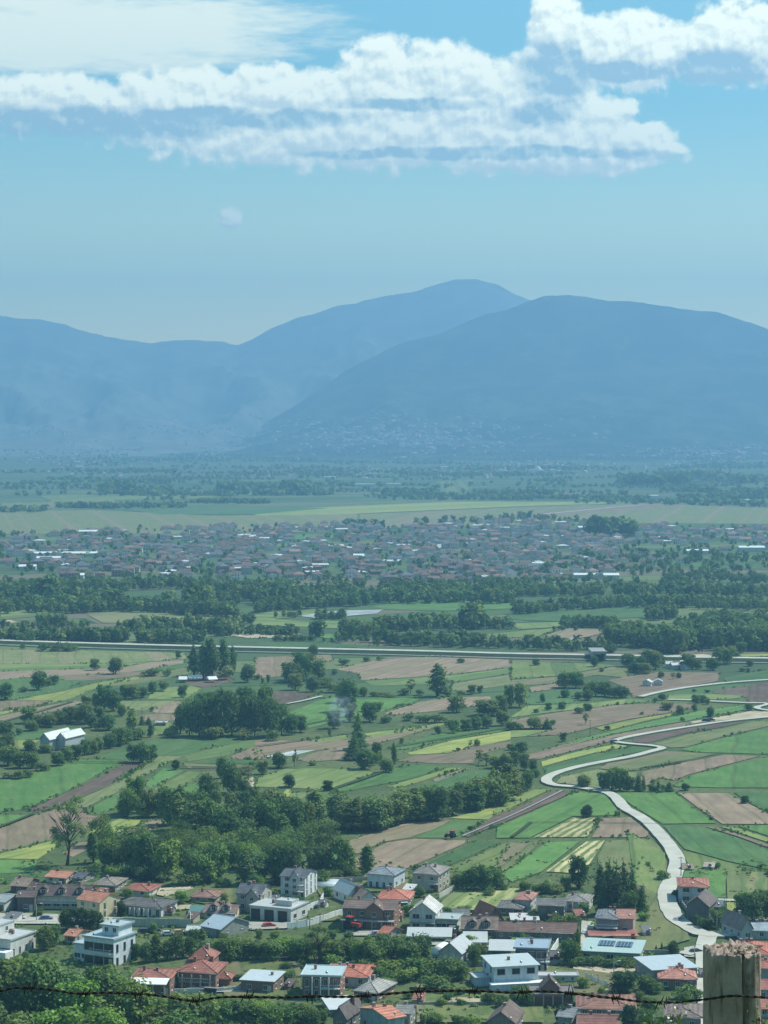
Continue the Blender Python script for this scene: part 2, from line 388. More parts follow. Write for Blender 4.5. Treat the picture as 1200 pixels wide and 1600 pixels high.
def mountain(name, crest, Dc, Df, k, amp, pxs, label, seed, MM):
    ts = np.concatenate([np.linspace(0, 0.5, 26), np.linspace(0.52, 1.0, 60), np.linspace(1.02, 1.6, 14)])
    def xf(A, T):
        D = Df + (Dc - Df) * T
        return (A - 600) / FP * D, D
    def fn(X, Y):
        px = 600 + FP * X / Y; z = ridge(px, Y, crest, Dc, Df, k); T = (Y - Df) / (Dc - Df)
        out = np.empty_like(z)
        for i in np.ndindex(z.shape):
            s = 1 / 1500.; q = (px[i] - 600) / FP * Dc       # ravines run down from the crest
            a = mn.ridged_multi_fractal(Vector((q * s * 1.3 + seed, Y[i] * s * 0.45, seed)), 0.95, 2.1, 6, 1.0, 2.0)
            c2 = mn.fractal(Vector((X[i] / 420., Y[i] / 420., seed)), 0.8, 2.0, 5)
            c3 = mn.fractal(Vector((X[i] / 130., Y[i] / 130., seed)), 0.8, 2.0, 4)
            t = T[i]; wgt = (4 * t * (1 - t)) if 0 < t < 1 else 0.0
            out[i] = z[i] + amp * wgt * (a - 1.1) * min(1, max(z[i], 0) / 150.) + c2 * 22 * min(1, t * 1.5) + c3 * 3.5 * min(1.0, t * 1.5)
            if t < 0.02: out[i] = min(out[i], -5)
        return out
    me = grid_mesh(name, pxs, ts, fn, MM, xf); me.name = name
    return tag(link(name, me), label, kind='structure')
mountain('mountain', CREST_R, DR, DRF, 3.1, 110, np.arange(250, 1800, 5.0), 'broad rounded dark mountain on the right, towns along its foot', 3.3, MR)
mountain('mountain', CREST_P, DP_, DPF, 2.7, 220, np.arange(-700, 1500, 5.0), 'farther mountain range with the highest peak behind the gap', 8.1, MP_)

# ---------------- field sheets ----------------
FM = {}
def field_mat(name, c1, c2, row=0.0, period=4.0, dark=(0.03, 0.07, 0.025), nscale=0.05, soft=(0.4, 0.6), band=14.0, stripe=0.8, alt=(0.13, 0.165, 0.07)):
    m, b, p = principled(name, 0.95, 0.1)
    tc = b.node('ShaderNodeTexCoord'); uv = tc.outputs['UV']; oi = b.node('ShaderNodeObjectInfo').outputs['Random']
    u = b.vmath('ADD', uv, b.comb(b.math('MULTIPLY', oi, 900.0), b.math('MULTIPLY', oi, 377.0), 0.0))
    st = b.vmath('MULTIPLY', u, (0.18, 1.0, 1.0))
    n = b.noise(u, nscale, 5, 0.6); n2 = b.noise(st, 0.35, 4, 0.6); n3 = b.noise(u, 0.9, 4, 0.7)
    c = b.mix(b.smooth(n, *soft), c1, c2)
    if row:
        wob = b.vmath('ADD', uv, b.vmath('MULTIPLY', b.vmath('SUBTRACT', b.noise(uv, 0.06, 3, 0.6, out=1), (.5, .5, .5)), (5, 5, 0)))
        yv = b.xyz(wob)[1]
        s = b.math('SINE', b.math('MULTIPLY', yv, 2 * math.pi / period))
        s = b.smooth(b.math('ADD', s, b.math('MULTIPLY', b.math('SUBTRACT', n3, 0.5), 2.2)), -0.4, 0.6)
        c = b.mix(b.math('MULTIPLY', s, row), c, dark)
    ux, uy, uz = b.xyz(u)
    wn = b.node('ShaderNodeTexWhiteNoise', noise_dimensions='1D'); b.l.new(b.math('FLOOR', b.math('DIVIDE', b.math('ADD', uy, b.math('MULTIPLY', b.noise(uv, .012, 2, .5), 9.0)), band)), wn.inputs['W'])
    c = b.mix(b.math('MULTIPLY', b.smooth(wn.outputs[0], 0.55, 0.75), stripe), c, alt)
    edge = b.math('PINGPONG', b.math('DIVIDE', b.math('ADD', uy, b.math('MULTIPLY', b.noise(uv, .012, 2, .5), 9.0)), band), 0.5)
    c = b.mix(b.math('MULTIPLY', b.math('SUBTRACT', 1.0, b.smooth(edge, 0.0, 0.07)), 0.38), c, (0.05, 0.085, 0.03))
    trk = b.math('PINGPONG', b.math('ADD', uy, b.math('MULTIPLY', b.noise(uv, .03, 2, .5), 5.0)), 6.0)
    c = b.mix(b.math('MULTIPLY', b.math('SUBTRACT', 1.0, b.smooth(trk, 0.15, 0.6)), 0.28), c, (0.16, 0.15, 0.10))
    pat = b.smooth(b.noise(u, 0.022, 6, 0.68), 0.56, 0.72); c = b.mix(b.math('MULTIPLY', pat, 0.40), c, alt)
    k = b.math('MULTIPLY', b.math('MULTIPLY_ADD', n2, 0.75, 0.62), b.math('MULTIPLY_ADD', n3, 0.7, 0.65))
    k = b.math('MULTIPLY', k, b.math('MULTIPLY_ADD', oi, 0.3, 0.85))
    b.l.new(b.vmath('MULTIPLY', c, b.comb(k, k, k)), p.inputs['Base Color']); FM[name] = m
field_mat('wheat', (0.089, 0.192, 0.054), (0.122, 0.221, 0.065), band=26.0, stripe=.3, alt=(0.072, 0.141, 0.052))             # bright young wheat
field_mat('clover', (0.068, 0.133, 0.050), (0.084, 0.156, 0.056), stripe=.5, alt=(0.105, 0.169, 0.063))            # dark green crop
field_mat('meadow', (0.155, 0.215, 0.071), (0.198, 0.243, 0.089), nscale=0.03, alt=(0.105, 0.169, 0.059)) # pale meadow
field_mat('olive', (0.192, 0.209, 0.092), (0.149, 0.186, 0.076), nscale=0.04, band=12., alt=(0.236, 0.198, 0.124))
field_mat('plough', (0.279, 0.209, 0.146), (0.229, 0.179, 0.124), row=0.22, period=7.0, dark=(0.149, 0.113, 0.081), alt=(0.186, 0.175, 0.092), stripe=.45)
field_mat('loam', (0.130, 0.096, 0.076), (0.167, 0.124, 0.097), row=0.2, period=5.0, dark=(0.087, 0.068, 0.054), alt=(0.211, 0.158, 0.113), stripe=.5)
field_mat('yellow', (0.298, 0.316, 0.092), (0.223, 0.271, 0.081), nscale=0.05, alt=(0.161, 0.215, 0.070))
field_mat('straw', (0.50, 0.44, 0.24), (0.40, 0.37, 0.19), row=0.95, period=3.4, dark=(0.13, 0.18, 0.06), stripe=.1)
field_mat('mown', (0.372, 0.362, 0.173), (0.248, 0.282, 0.108), row=0.75, period=5.5, dark=(0.124, 0.181, 0.054))
field_mat('sand', (0.521, 0.441, 0.313), (0.422, 0.362, 0.248), alt=(0.310, 0.282, 0.173), stripe=.2)
field_mat('gravel', (0.44, 0.43, 0.36), (0.37, 0.36, 0.31), alt=(.28, .27, .22), stripe=.2)
field_mat('foil', (0.50, 0.54, 0.54), (0.36, 0.40, 0.40), alt=(.3, .33, .3), stripe=.3)
field_mat('lawn', (0.093, 0.130, 0.045), (0.149, 0.169, 0.067), nscale=0.10, alt=(0.186, 0.169, 0.092))
field_mat('rowcrop', (0.198, 0.192, 0.092), (0.149, 0.181, 0.076), row=0.6, period=6.0, dark=(0.068, 0.136, 0.038))
NF = [0]
EDGES = []
def tri_area(P): return sum(P[i].x * P[(i + 1) % len(P)].y - P[(i + 1) % len(P)].x * P[i].y for i in range(len(P))) / 2
def field(kind, pts, inset=0.8, name='field', zoff=None, label=None):
    P = [G(x, y) for x, y in pts]
    if tri_area(P) < 0: P.reverse()
    n = len(P); Q = []
    for i in range(n):
        a = (P[i] - P[i - 1]).normalized(); c = (P[(i + 1) % n] - P[i]).normalized()
        nn = Vector((-(a.y + c.y), a.x + c.x, 0)); nn = nn.normalized() if nn.length > 1e-3 else Vector((0, 0, 0))
        Q.append(P[i] + nn * inset)
    L = max(range(n), key=lambda i: (P[(i + 1) % n] - P[i]).length); ax = (P[(L + 1) % n] - P[L]).normalized(); ay = Vector((-ax.y, ax.x, 0))
    for i in range(n):
        if Q[i].y < 1750: EDGES.append((Q[i], Q[(i + 1) % n]))
    NF[0] += 1; z = 0.02 + NF[0] * 0.0028 if zoff is None else zoff
    me = bpy.data.meshes.new(name); me.from_pydata([(q.x, q.y, z + max(q.z, 0)) for q in Q], [], [tuple(range(n))])
    uvl = me.uv_layers.new(name='UVMap')
    for lp in me.loops:
        q = Q[lp.vertex_index]; uvl.data[lp.index].uv = (q.dot(ax), q.dot(ay))
    me.materials.append(FM[kind]); me.update()
    o = link(name, me)
    return tag(o, label, kind='structure')
def crop(ox, oy, k, rows):
    for kind, *pts in rows: field(kind, [(ox + x / k, oy + y / k) for x, y in pts])
# traced outlines of the plots on the valley floor
FA = [('olive', (-60, 45), (400, 48), (870, 60), (880, 90), (500, 112), (-60, 112)), ('meadow', (-60, 112), (500, 112), (700, 104), (560, 130), (-60, 150)),
 ('plough', (-60, 150), (300, 138), (560, 130), (700, 104), (870, 92), (860, 118), (620, 150), (300, 168), (-60, 190)),
 ('clover', (600, 150), (880, 105), (880, 130), (640, 160)),
 ('clover', (-60, 192), (130, 172), (300, 190), (420, 188), (300, 235), (80, 280), (-60, 285)), ('plough', (300, 190), (290, 172), (600, 152), (760, 145), (640, 170), (440, 188)),
 ('olive', (640, 172), (880, 128), (890, 160), (690, 200), (560, 215), (480, 215)), ('plough', (-60, 290), (60, 284), (250, 285), (180, 308), (-60, 342)),
 ('yellow', (60, 282), (300, 238), (470, 195), (640, 172), (680, 178), (480, 217), (340, 275), (180, 312), (-60, 365), (-60, 344), (180, 310), (250, 285)),
 ('plough', (-60, 368), (180, 315), (350, 283), (400, 290), (330, 320), (110, 362), (-60, 400)), ('olive', (560, 286), (830, 284), (780, 318), (700, 330), (600, 330), (540, 310)),
 ('plough', (700, 322), (830, 287), (860, 290), (830, 345), (720, 342)), ('meadow', (690, 258), (780, 222), (900, 215), (960, 230), (860, 280), (690, 277)), ('loam', (850, 185), (960, 150), (1080, 160), (1100, 190), (980, 225), (880, 212)),
 ('plough', (650, 350), (840, 345), (850, 378), (660, 378)), ('meadow', (700, 395), (800, 385), (830, 440), (720, 450)), ('clover', (60, 432), (380, 410), (400, 425), (280, 465), (60, 467)),
 ('yellow', (-60, 485), (100, 466), (190, 470), (140, 505), (-60, 530)),
 ('wheat', (-60, 665), (160, 625), (370, 560), (440, 560), (600, 566), (560, 582), (360, 690), (140, 792), (-60, 815)), ('clover', (420, 555), (600, 500), (720, 468), (900, 456), (1200, 450), (1200, 462), (1000, 505), (860, 540), (740, 545), (600, 564)),
 ('loam', (110, 800), (320, 710), (600, 574), (700, 574), (500, 690), (250, 792), (180, 806)), ('olive', (260, 790), (500, 690), (700, 576), (740, 545), (860, 545), (750, 600), (560, 712), (410, 785)),
 ('wheat', (700, 650), (765, 600), (872, 612), (710, 697), (670, 680)), ('meadow', (712, 700), (880, 614), (945, 622), (905, 665), (800, 712)), ('wheat', (415, 788), (560, 714), (560, 790), (480, 818), (420, 818)),
 ('plough', (-60, 905), (130, 828), (250, 794), (400, 790), (420, 822), (520, 830), (430, 877), (240, 940), (-60, 1010)), ('wheat', (-60, 818), (170, 820), (90, 850), (-60, 900)),
 ('yellow', (430, 882), (560, 838), (692, 846), (600, 895), (480, 917), (400, 920)), ('plough', (560, 905), (702, 846), (775, 845), (740, 890), (600, 915)),
 ('yellow', (-60, 1015), (240, 943), (290, 962), (180, 1030), (-60, 1026)), ('wheat', (-60, 1030), (180, 1034), (170, 1090), (-60, 1100)), ('plough', (280, 1000), (360, 950), (440, 940), (420, 985), (340, 1020)),
 ('meadow', (860, 548), (1000, 505), (1200, 464), (1200, 500), (1060, 545), (880, 572)), ('plough', (1075, 545), (1200, 495), (1260, 560), (1080, 560)), ('olive', (850, 578), (1000, 584), (1200, 586), (1200, 606), (1000, 612), (880, 606)),
 ('sand', (1125, 655), (1200, 640), (1200, 690), (1130, 722)), ('wheat', (700, 775), (830, 700), (920, 665), (960, 690), (900, 740), (780, 800)), ('clover', (560, 1060), (760, 1020), (780, 1060), (600, 1090)), ('meadow', (420, 1040), (600, 1000), (740, 960), (700, 1010), (500, 1060)),
 ('clover', (-60, 1100), (330, 1090), (500, 1080), (500, 1130), (-60, 1150)), ('meadow', (860, 930), (1060, 900), (1250, 1010), (1200, 1060), (1000, 1010)),
 ('clover', (1000, 560), (1080, 558), (1200, 560), (1200, 582), (900, 582))]
FB = [('clover', (0, 12), (140, 6), (620, 30), (300, 42), (0, 34)), ('plough', (-10, 82), (350, 68), (370, 98), (240, 120), (120, 172), (-10, 182)), ('plough', (370, 138), (560, 92), (830, 78), (1200, 92), (1200, 128), (940, 160), (700, 178), (490, 190), (470, 160)),
 ('meadow', (500, 192), (700, 180), (960, 160), (1200, 130), (1200, 158), (960, 195), (800, 210), (540, 215)), ('olive', (920, 205), (1200, 160), (1200, 210), (1000, 240), (900, 238)), ('loam', (-10, 240), (310, 248), (130, 305), (40, 300)),
 ('wheat', (150, 340), (310, 276), (380, 270), (700, 270), (780, 280), (590, 340), (330, 395), (250, 415), (160, 422), (90, 400)), ('plough', (590, 345), (760, 292), (900, 270), (1100, 265), (1120, 300), (890, 330), (640, 355)),
 ('plough', (-10, 470), (200, 472), (420, 468), (520, 455), (860, 395), (880, 402), (640, 470), (520, 500), (300, 520), (-10, 552)), ('yellow', (500, 440), (700, 415), (890, 388), (900, 396), (700, 432), (540, 462)), ('meadow', (230, 470), (420, 445), (440, 465), (300, 482)),
 ('wheat', (610, 510), (720, 480), (850, 440), (1200, 408), (1200, 424), (900, 470), (700, 518)), ('yellow', (700, 530), (920, 470), (1200, 426), (1200, 470), (900, 532), (720, 540)), ('plough', (650, 570), (760, 540), (900, 534), (1000, 500), (1200, 475), (1200, 500), (1050, 540), (1020, 580), (850, 582)),
 ('foil', (20, 552), (170, 520), (285, 517), (170, 545)), ('plough', (180, 560), (290, 522), (440, 500), (400, 562), (240, 575)),
 ('meadow', (-10, 650), (150, 600), (480, 606), (570, 622), (380, 690), (350, 705), (200, 698), (-10, 690)), ('wheat', (360, 705), (560, 622), (730, 584), (900, 596), (760, 645), (660, 668), (520, 692), (400, 718)), ('yellow', (600, 690), (760, 645), (900, 600), (980, 600), (860, 640), (700, 690)), ('plough', (820, 655), (980, 600), (1000, 605), (900, 650), (840, 668)),
 ('clover', (760, 692), (1000, 606), (1190, 618), (1040, 655), (1000, 680), (860, 705)), ('plough', (1030, 662), (1190, 620), (1230, 640), (1090, 692)), ('meadow', (130, 722), (340, 704), (390, 730), (300, 785), (200, 775)),
 ('plough', (300, 982), (500, 920), (700, 858), (920, 844), (870, 880), (730, 930), (600, 950), (480, 1005)), ('plough', (400, 1050), (600, 952), (740, 932), (1022, 942), (860, 1012), (720, 1072), (560, 1090)), ('clover', (160, 990), (290, 985), (480, 1006), (400, 1042), (200, 1040)),
 ('clover', (730, 930), (930, 842), (1090, 850), (930, 932)), ('yellow', (900, 838), (1010, 810), (1200, 750), (1260, 760), (1190, 800), (1100, 846), (940, 840)), ('clover', (720, 1080), (1024, 945), (1160, 948), (920, 1060), (840, 1090)), ('meadow', (860, 1090), (1170, 950), (1320, 960), (1100, 1090)), ('yellow', (100, 740), (140, 700), (180, 705), (140, 760))]
FC = [('meadow', (-10, 100), (380, 112), (500, 120), (200, 172), (-10, 185)), ('olive', (-10, 188), (200, 174), (500, 122), (560, 130), (540, 180), (400, 165), (200, 205), (-10, 222)), ('plough', (80, 222), (230, 200), (230, 228), (80, 248)), ('clover', (60, 268), (140, 262), (320, 270), (280, 300), (60, 305)), ('meadow', (60, 310), (300, 300), (420, 290), (560, 275), (650, 290), (440, 312), (200, 340), (-10, 365)),
 ('plough', (440, 190), (680, 150), (980, 155), (970, 195), (720, 238), (620, 265), (560, 270), (540, 230)), ('clover', (980, 180), (1250, 130), (1250, 185), (1000, 198)), ('loam', (930, 240), (1200, 200), (1250, 200), (1250, 305), (1100, 292), (1090, 270), (940, 250)), ('meadow', (725, 256), (940, 252), (1090, 264), (1070, 276), (860, 284), (730, 280)),
 ('sand', (822, 386), (1000, 355), (1110, 335), (1250, 338), (1250, 362), (1000, 378), (850, 392)), ('plough', (-10, 378), (200, 342), (480, 306), (640, 300), (860, 300), (850, 322), (740, 345), (560, 372), (400, 408), (260, 445), (60, 455), (200, 420), (-10, 418)),
 ('meadow', (-10, 425), (190, 424), (60, 455), (-10, 460)), ('yellow', (380, 412), (560, 375), (760, 342), (800, 345), (620, 385), (440, 430)), ('wheat', (240, 484), (440, 434), (640, 386), (820, 345), (900, 330), (1000, 318), (1090, 305), (1090, 330), (820, 382), (640, 412), (480, 442), (330, 486)),
 ('plough', (40, 545), (240, 490), (480, 444), (640, 414), (800, 388), (880, 392), (720, 422), (480, 462), (460, 480), (140, 560), (50, 562)), ('yellow', (130, 572), (300, 525), (480, 490), (560, 500), (380, 535), (250, 568), (140, 598)), ('clover', (140, 602), (260, 570), (400, 535), (570, 500), (650, 508), (640, 520), (420, 568), (240, 605), (160, 642)),
 ('loam', (560, 458), (740, 430), (900, 400), (1100, 384), (1000, 410), (820, 440), (640, 486), (560, 484)), ('olive', (660, 490), (820, 444), (1000, 412), (1120, 384), (1250, 376), (1250, 395), (1000, 455), (820, 505), (740, 508), (710, 500)),
 ('wheat', (780, 515), (1000, 458), (1250, 400), (1250, 540), (1000, 532), (860, 530)), ('olive', (560, 560), (720, 522), (840, 528), (960, 536), (760, 580), (610, 612), (500, 618), (400, 605), (440, 580)), ('plough', (600, 620), (800, 575), (985, 540), (1170, 546), (1000, 590), (830, 635), (760, 662), (700, 650), (650, 685), (590, 690)),
 ('olive', (220, 645), (400, 608), (500, 622), (590, 622), (580, 690), (420, 700), (280, 680), (200, 672)),
 ('wheat', (750, 690), (830, 640), (1000, 595), (1200, 550), (1250, 548), (1250, 696), (960, 696), (830, 692)), ('plough', (775, 720), (1010, 720), (1110, 765), (1250, 840), (1250, 868), (980, 866), (880, 802)), ('clover', (1030, 715), (1250, 714), (1250, 830), (1110, 770)),
 ('wheat', (480, 716), (765, 716), (870, 800), (965, 862), (700, 866), (610, 812), (550, 775)), ('clover', (700, 872), (900, 876), (1060, 930), (1250, 1000), (1250, 1090), (1000, 1040), (800, 984)), ('plough', (890, 874), (960, 878), (1060, 910), (1250, 975), (1250, 995), (1050, 925)), ('yellow', (965, 876), (1050, 880), (1250, 945), (1250, 968)), ('wheat', (1050, 874), (1250, 868), (1250, 938)),
 ('meadow', (795, 990), (900, 1010), (1040, 1050), (1110, 1085), (1110, 1150), (830, 1090)),
 ('wheat', (-80, 880), (80, 812), (300, 712), (440, 722), (500, 795), (500, 826), (290, 830), (90, 932), (-80, 932)), ('straw', (92, 930), (282, 832), (412, 836), (360, 928)), ('plough', (368, 930), (412, 840), (560, 832), (650, 905), (640, 930)), ('olive', (430, 945), (650, 932), (700, 970), (738, 1040), (730, 1100), (400, 1100), (390, 1020)),
 ('straw', (150, 1090), (340, 948), (442, 940), (370, 1060), (320, 1100)), ('wheat', (-60, 1100), (160, 950), (325, 946), (150, 1090), (0, 1140)), ('olive', (-80, 1040), (-20, 960), (150, 945), (20, 1060), (-60, 1100)), ('loam', (-80, 815), (0, 800), (190, 706), (300, 716), (80, 812), (-200, 928), (-230, 925)), ('yellow', (-80, 760), (100, 702), (190, 702), (-20, 800), (-80, 830))]
crop(0, 1000, 3, FA); crop(400, 1000, 3, FB); crop(800, 1000, 3, FC)
# beyond the motorway
FD = [('meadow', (0, 352), (280, 338), (240, 356), (0, 378)), ('olive', (270, 362), (400, 348), (620, 364), (720, 370), (700, 392), (320, 388)), ('meadow', (740, 378), (830, 355), (1000, 345), (1000, 362), (860, 376), (960, 384), (1060, 380), (1060, 405), (760, 392)), ('foil', (930, 366), (1000, 355), (1040, 350), (1200, 345), (1180, 358), (1000, 374)), ('clover', (1000, 352), (1200, 330), (1260, 328), (1200, 344)),
 ('wheat', (915, 112), (1040, 107), (1045, 124), (915, 126)), ('sand', (700, 425), (800, 422), (960, 432), (780, 436)), ('sand', (0, 382), (30, 378), (60, 385), (0, 392))]
FE = [('wheat', (-40, 334), (180, 316), (440, 326), (420, 342), (200, 350), (0, 346)), ('clover', (380, 362), (450, 362), (640, 336), (830, 340), (815, 370), (560, 384), (400, 378)), ('meadow', (390, 390), (560, 384), (560, 400), (420, 408)), ('meadow', (300, 425), (480, 408), (560, 402), (480, 432), (320, 436)), ('plough', (490, 430), (570, 405), (705, 410), (700, 420), (600, 438)), ('foil', (480, 440), (600, 436), (580, 444), (490, 446)),
 ('wheat', (860, 205), (930, 194), (1060, 196), (1000, 215), (900, 215)), ('clover', (1010, 218), (1070, 196), (1240, 198), (1240, 222)), ('wheat', (-240, 425), (-100, 418), (40, 420), (-160, 440)), ('meadow', (480, 200), (540, 206), (800, 212), (780, 224), (540, 224)), ('wheat', (160, 292), (300, 288), (420, 298), (220, 302)), ('yellow', (1100, 486), (1240, 484), (1240, 492), (1120, 494)), ('sand', (870, 490), (1000, 486), (1060, 494), (900, 500))]
crop(0, 780, 2, FD); crop(600, 780, 2, FE)
FFAR = [('olive', (-100, 800), (150, 797), (330, 806), (560, 803), (560, 830), (300, 835), (-100, 835)), ('yellow', (380, 797), (560, 790), (700, 784), (880, 784), (1000, 786), (800, 792), (560, 803), (400, 806)), ('clover', (190, 796), (330, 792), (520, 794), (400, 804), (250, 804)),
 ('olive', (560, 804), (800, 793), (1010, 787), (1200, 794), (1300, 796), (1300, 820), (1000, 818), (560, 826)), ('plough', (780, 806), (900, 795), (1010, 789), (1080, 791), (920, 802), (840, 808)), ('meadow', (60, 775), (300, 768), (460, 770), (300, 780), (80, 784)),
 ('meadow', (680, 752), (740, 749), (740, 765), (690, 772)), ('olive', (0, 786), (180, 782), (180, 792), (0, 796)), ('meadow', (560, 732), (640, 730), (660, 738), (560, 742))]
for kind, *pts in FFAR: field(kind, pts, inset=3)
# village plots
FV = [('sand', (244, 1390), (300, 1386), (310, 1396), (262, 1403), (244, 1400)), ('rowcrop', (252, 1404), (300, 1390), (370, 1384), (372, 1412), (320, 1414)), ('mown', (680, 1418), (715, 1390), (815, 1389), (840, 1400), (790, 1426), (720, 1432)),
 ('gravel', (-30, 1427), (95, 1430), (200, 1436), (180, 1446), (-30, 1445)), ('gravel', (380, 1442), (450, 1443), (455, 1452), (390, 1455)), ('gravel', (540, 1454), (600, 1455), (600, 1464), (540, 1464)), ('sand', (268, 1417), (300, 1415), (300, 1422), (268, 1424)), ('lawn', (490, 1382), (540, 1380), (560, 1400), (500, 1402)), ('lawn', (480, 1425), (530, 1415), (532, 1440), (482, 1442)),
 ('gravel', (755, 1470), (810, 1470), (812, 1482), (760, 1482)), ('gravel', (640, 1470), (735, 1474), (735, 1480), (640, 1478)), ('gravel', (908, 1440), (930, 1442), (922, 1480), (906, 1482)), ('sand', (895, 1507), (1002, 1512), (1002, 1530), (895, 1526)), ('lawn', (850, 1510), (1000, 1528), (1000, 1560), (850, 1550)), ('gravel', (650, 1580), (850, 1580), (850, 1583), (650, 1583)),
 ('lawn', (650, 1540), (850, 1560), (850, 1600), (650, 1600)), ('sand', (700, 1560), (752, 1562), (752, 1568), (700, 1568)), ('lawn', (340, 1500), (470, 1505), (470, 1560), (350, 1560)), ('gravel', (310, 1545), (400, 1545), (400, 1552), (310, 1553)), ('gravel', (430, 1495), (470, 1498), (465, 1500), (430, 1499)),
 ('wheat', (1052, 1362), (1135, 1362), (1134, 1405), (1110, 1405), (1060, 1380)), ('rowcrop', (1134, 1364), (1200, 1364), (1200, 1408), (1136, 1408)), ('gravel', (1110, 1405), (1150, 1407), (1150, 1410), (1110, 1409)), ('yellow', (1135, 1412), (1150, 1412), (1150, 1440), (1135, 1448)), ('sand', (505, 1380), (535, 1378), (535, 1381), (508, 1384)), ('olive', (1005, 1340), (1045, 1400), (1080, 1470), (1010, 1490), (960, 1440)), ('meadow', (980, 1300), (1040, 1335), (1040, 1390), (1030, 1400), (990, 1380)), ('lawn', (570, 1365), (640, 1365), (640, 1395), (560, 1395)), ('gravel', (1068, 1483), (1110, 1475), (1112, 1500), (1068, 1497))]
for kind, *pts in FV: field(kind, pts, inset=0.2, name='garden_plot' if kind in ('lawn', 'rowcrop', 'mown') else 'yard')

# ---------------- roads ----------------
M['road'] = simple('pale_road_surface', (0.47, 0.465, 0.40), 0.95, 0.1, var=0.16, scale=0.12)
M['asphalt'] = simple('asphalt', (0.30, 0.30, 0.28), 0.9, 0.2, var=0.10, scale=0.1)
M['verge'] = simple('dark_verge', (0.045, 0.07, 0.03), 0.95, 0.1, var=0.2, scale=0.2)
def spline(P, step=6.0):
    out = []
    for i in range(len(P) - 1):
        p0, p1, p2, p3 = P[max(i - 1, 0)], P[i], P[i + 1], P[min(i + 2, len(P) - 1)]
        n = max(2, int((p2 - p1).length / step))
        for k in range(n):
            t = k / n; out.append(0.5 * ((2 * p1) + (p2 - p0) * t + (2 * p0 - 5 * p1 + 4 * p2 - p3) * t * t + (3 * p1 - p0 - 3 * p2 + p3) * t ** 3))
    return out + [P[-1]]
ROADP = []
def ribbon(name, pts, w, mat, z, label=None, h=0.0, kind='structure', step=6.0):
    P = spline([G(x, y) for x, y in pts], step)
    if not isinstance(w, (list, tuple)): w = [w, w]
    if name == 'road': ROADP.extend(P)
    b = MB(); vs = []
    for i, p in enumerate(P):
        t = (P[min(i + 1, len(P) - 1)] - P[max(i - 1, 0)]); t.z = 0; t.normalize(); nrm = Vector((-t.y, t.x, 0))
        ww = w[0] + (w[-1] - w[0]) * i / (len(P) - 1); ww *= 1 + 0.06 * mn.noise(p * 0.05) + 0.10 * mn.noise(p * 0.31)
        zz = max(p.z, 0) + z
        vs += [tuple(p + nrm * ww / 2)[:2] + (zz,), tuple(p - nrm * ww / 2)[:2] + (zz,)]
        if h: vs += [tuple(p + nrm * (ww / 2 + 2 * h))[:2] + (0,), tuple(p - nrm * (ww / 2 + 2 * h))[:2] + (0,)]
    k = 4 if h else 2
    fs = [(k * i, k * i + k, k * i + k + 1, k * i + 1) for i in range(len(P) - 1)]
    fs = [(a, d, c, bb) for a, bb, c, d in [(q[0], q[1], q[2], q[3]) for q in fs]]
    if h: fs += [(k * i + 2, k * i, k * i + k, k * i + k + 2) for i in range(len(P) - 1)] + [(k * i + 1, k * i + 3, k * i + k + 3, k * i + k + 1) for i in range(len(P) - 1)]
    b.add(vs, fs)
    for j in range(len(P) - 1, len(b.m)): b.m[j] = 1
    return tag(b.build(name, [mat, M['verge']]), label, kind=kind)
C3 = lambda L: [(800 + x / 3, 1000 + y / 3) for x, y in L]
main_road = C3([(1260, 362), (1200, 366), (1000, 386), (880, 403), (700, 431), (560, 456), (500, 470), (482, 480), (530, 489), (610, 496), (670, 502), (705, 512), (640, 530), (560, 551), (420, 577), (300, 602), (210, 628), (165, 652), (168, 674), (215, 688), (290, 693), (390, 709), (450, 722), (490, 748), (530, 795), (590, 828), (650, 872), (700, 925), (745, 980), (775, 1040), (768, 1085)]) + \
    [(1051, 1375), (1042, 1395), (1044, 1415), (1056, 1438), (1075, 1450), (1095, 1461), (1125, 1463), (1160, 1462)]
ribbon('road', main_road, [3.2, 6.4], M['road'], 0.75, 'long pale winding road from the village out through the fields', h=0.35, step=4.0)
ribbon('road', [(1108, 1462), (1102, 1480), (1103, 1520), (1106, 1570), (1110, 1640)], 5.5, M['road'], 0.70, 'pale lane behind the old post running down to the village')
ribbon('road', [(1068, 1494), (1085, 1489), (1104, 1484)], 5.0, M['road'], 0.72, 'short pale lane beside the long white roof')
ribbon('road', C3([(600, 270), (700, 246), (850, 222), (1020, 203), (1200, 190), (1260, 187)]), 4.0, M['road'], 0.7, 'pale straight farm road farther out than the winding road', h=0.3)
ribbon('road', C3([(730, 283), (850, 286), (960, 292), (1090, 298), (1180, 300), (1200, 306), (1150, 318), (1160, 328), (1220, 336)]), 3.6, M['road'], 0.7, 'narrow pale lane ending in a small loop')
ribbon('track', C3([(-230, 925), (-100, 870), (0, 828), (120, 770), (235, 712)]), 0.9, M['asphalt'], 0.72, 'pale tractor track through the dark ploughed strip')
ribbon('track', [(448, 1101), (475, 1096), (503, 1089)], 2.2, M['road'], 0.7, 'short pale farm track beside the green field')
ribbon('track', [(822, 1287), (930, 1287), (1035, 1290)], 0.8, M['verge'], 0.75)
hw = [(-60, 1000), (0, 1004), (150, 1009), (300, 1013), (480, 1017), (660, 1021), (800, 1025), (970, 1028), (1100, 1031), (1260, 1033)]
ribbon('motorway', hw, 9, M['road'], 1.9, 'pale motorway on a low bank crossing the whole valley', h=1.7)
ribbon('service_road', [(x, y + 5.0) for x, y in hw], 2.6, M['asphalt'], 0.8, 'grey service road along the foot of the motorway bank', h=0.5)
ribbon('track', [(830, 806), (900, 799), (1000, 790), (1080, 790)], 9, M['road'], 0.9, 'pale dirt track across the far open fields')
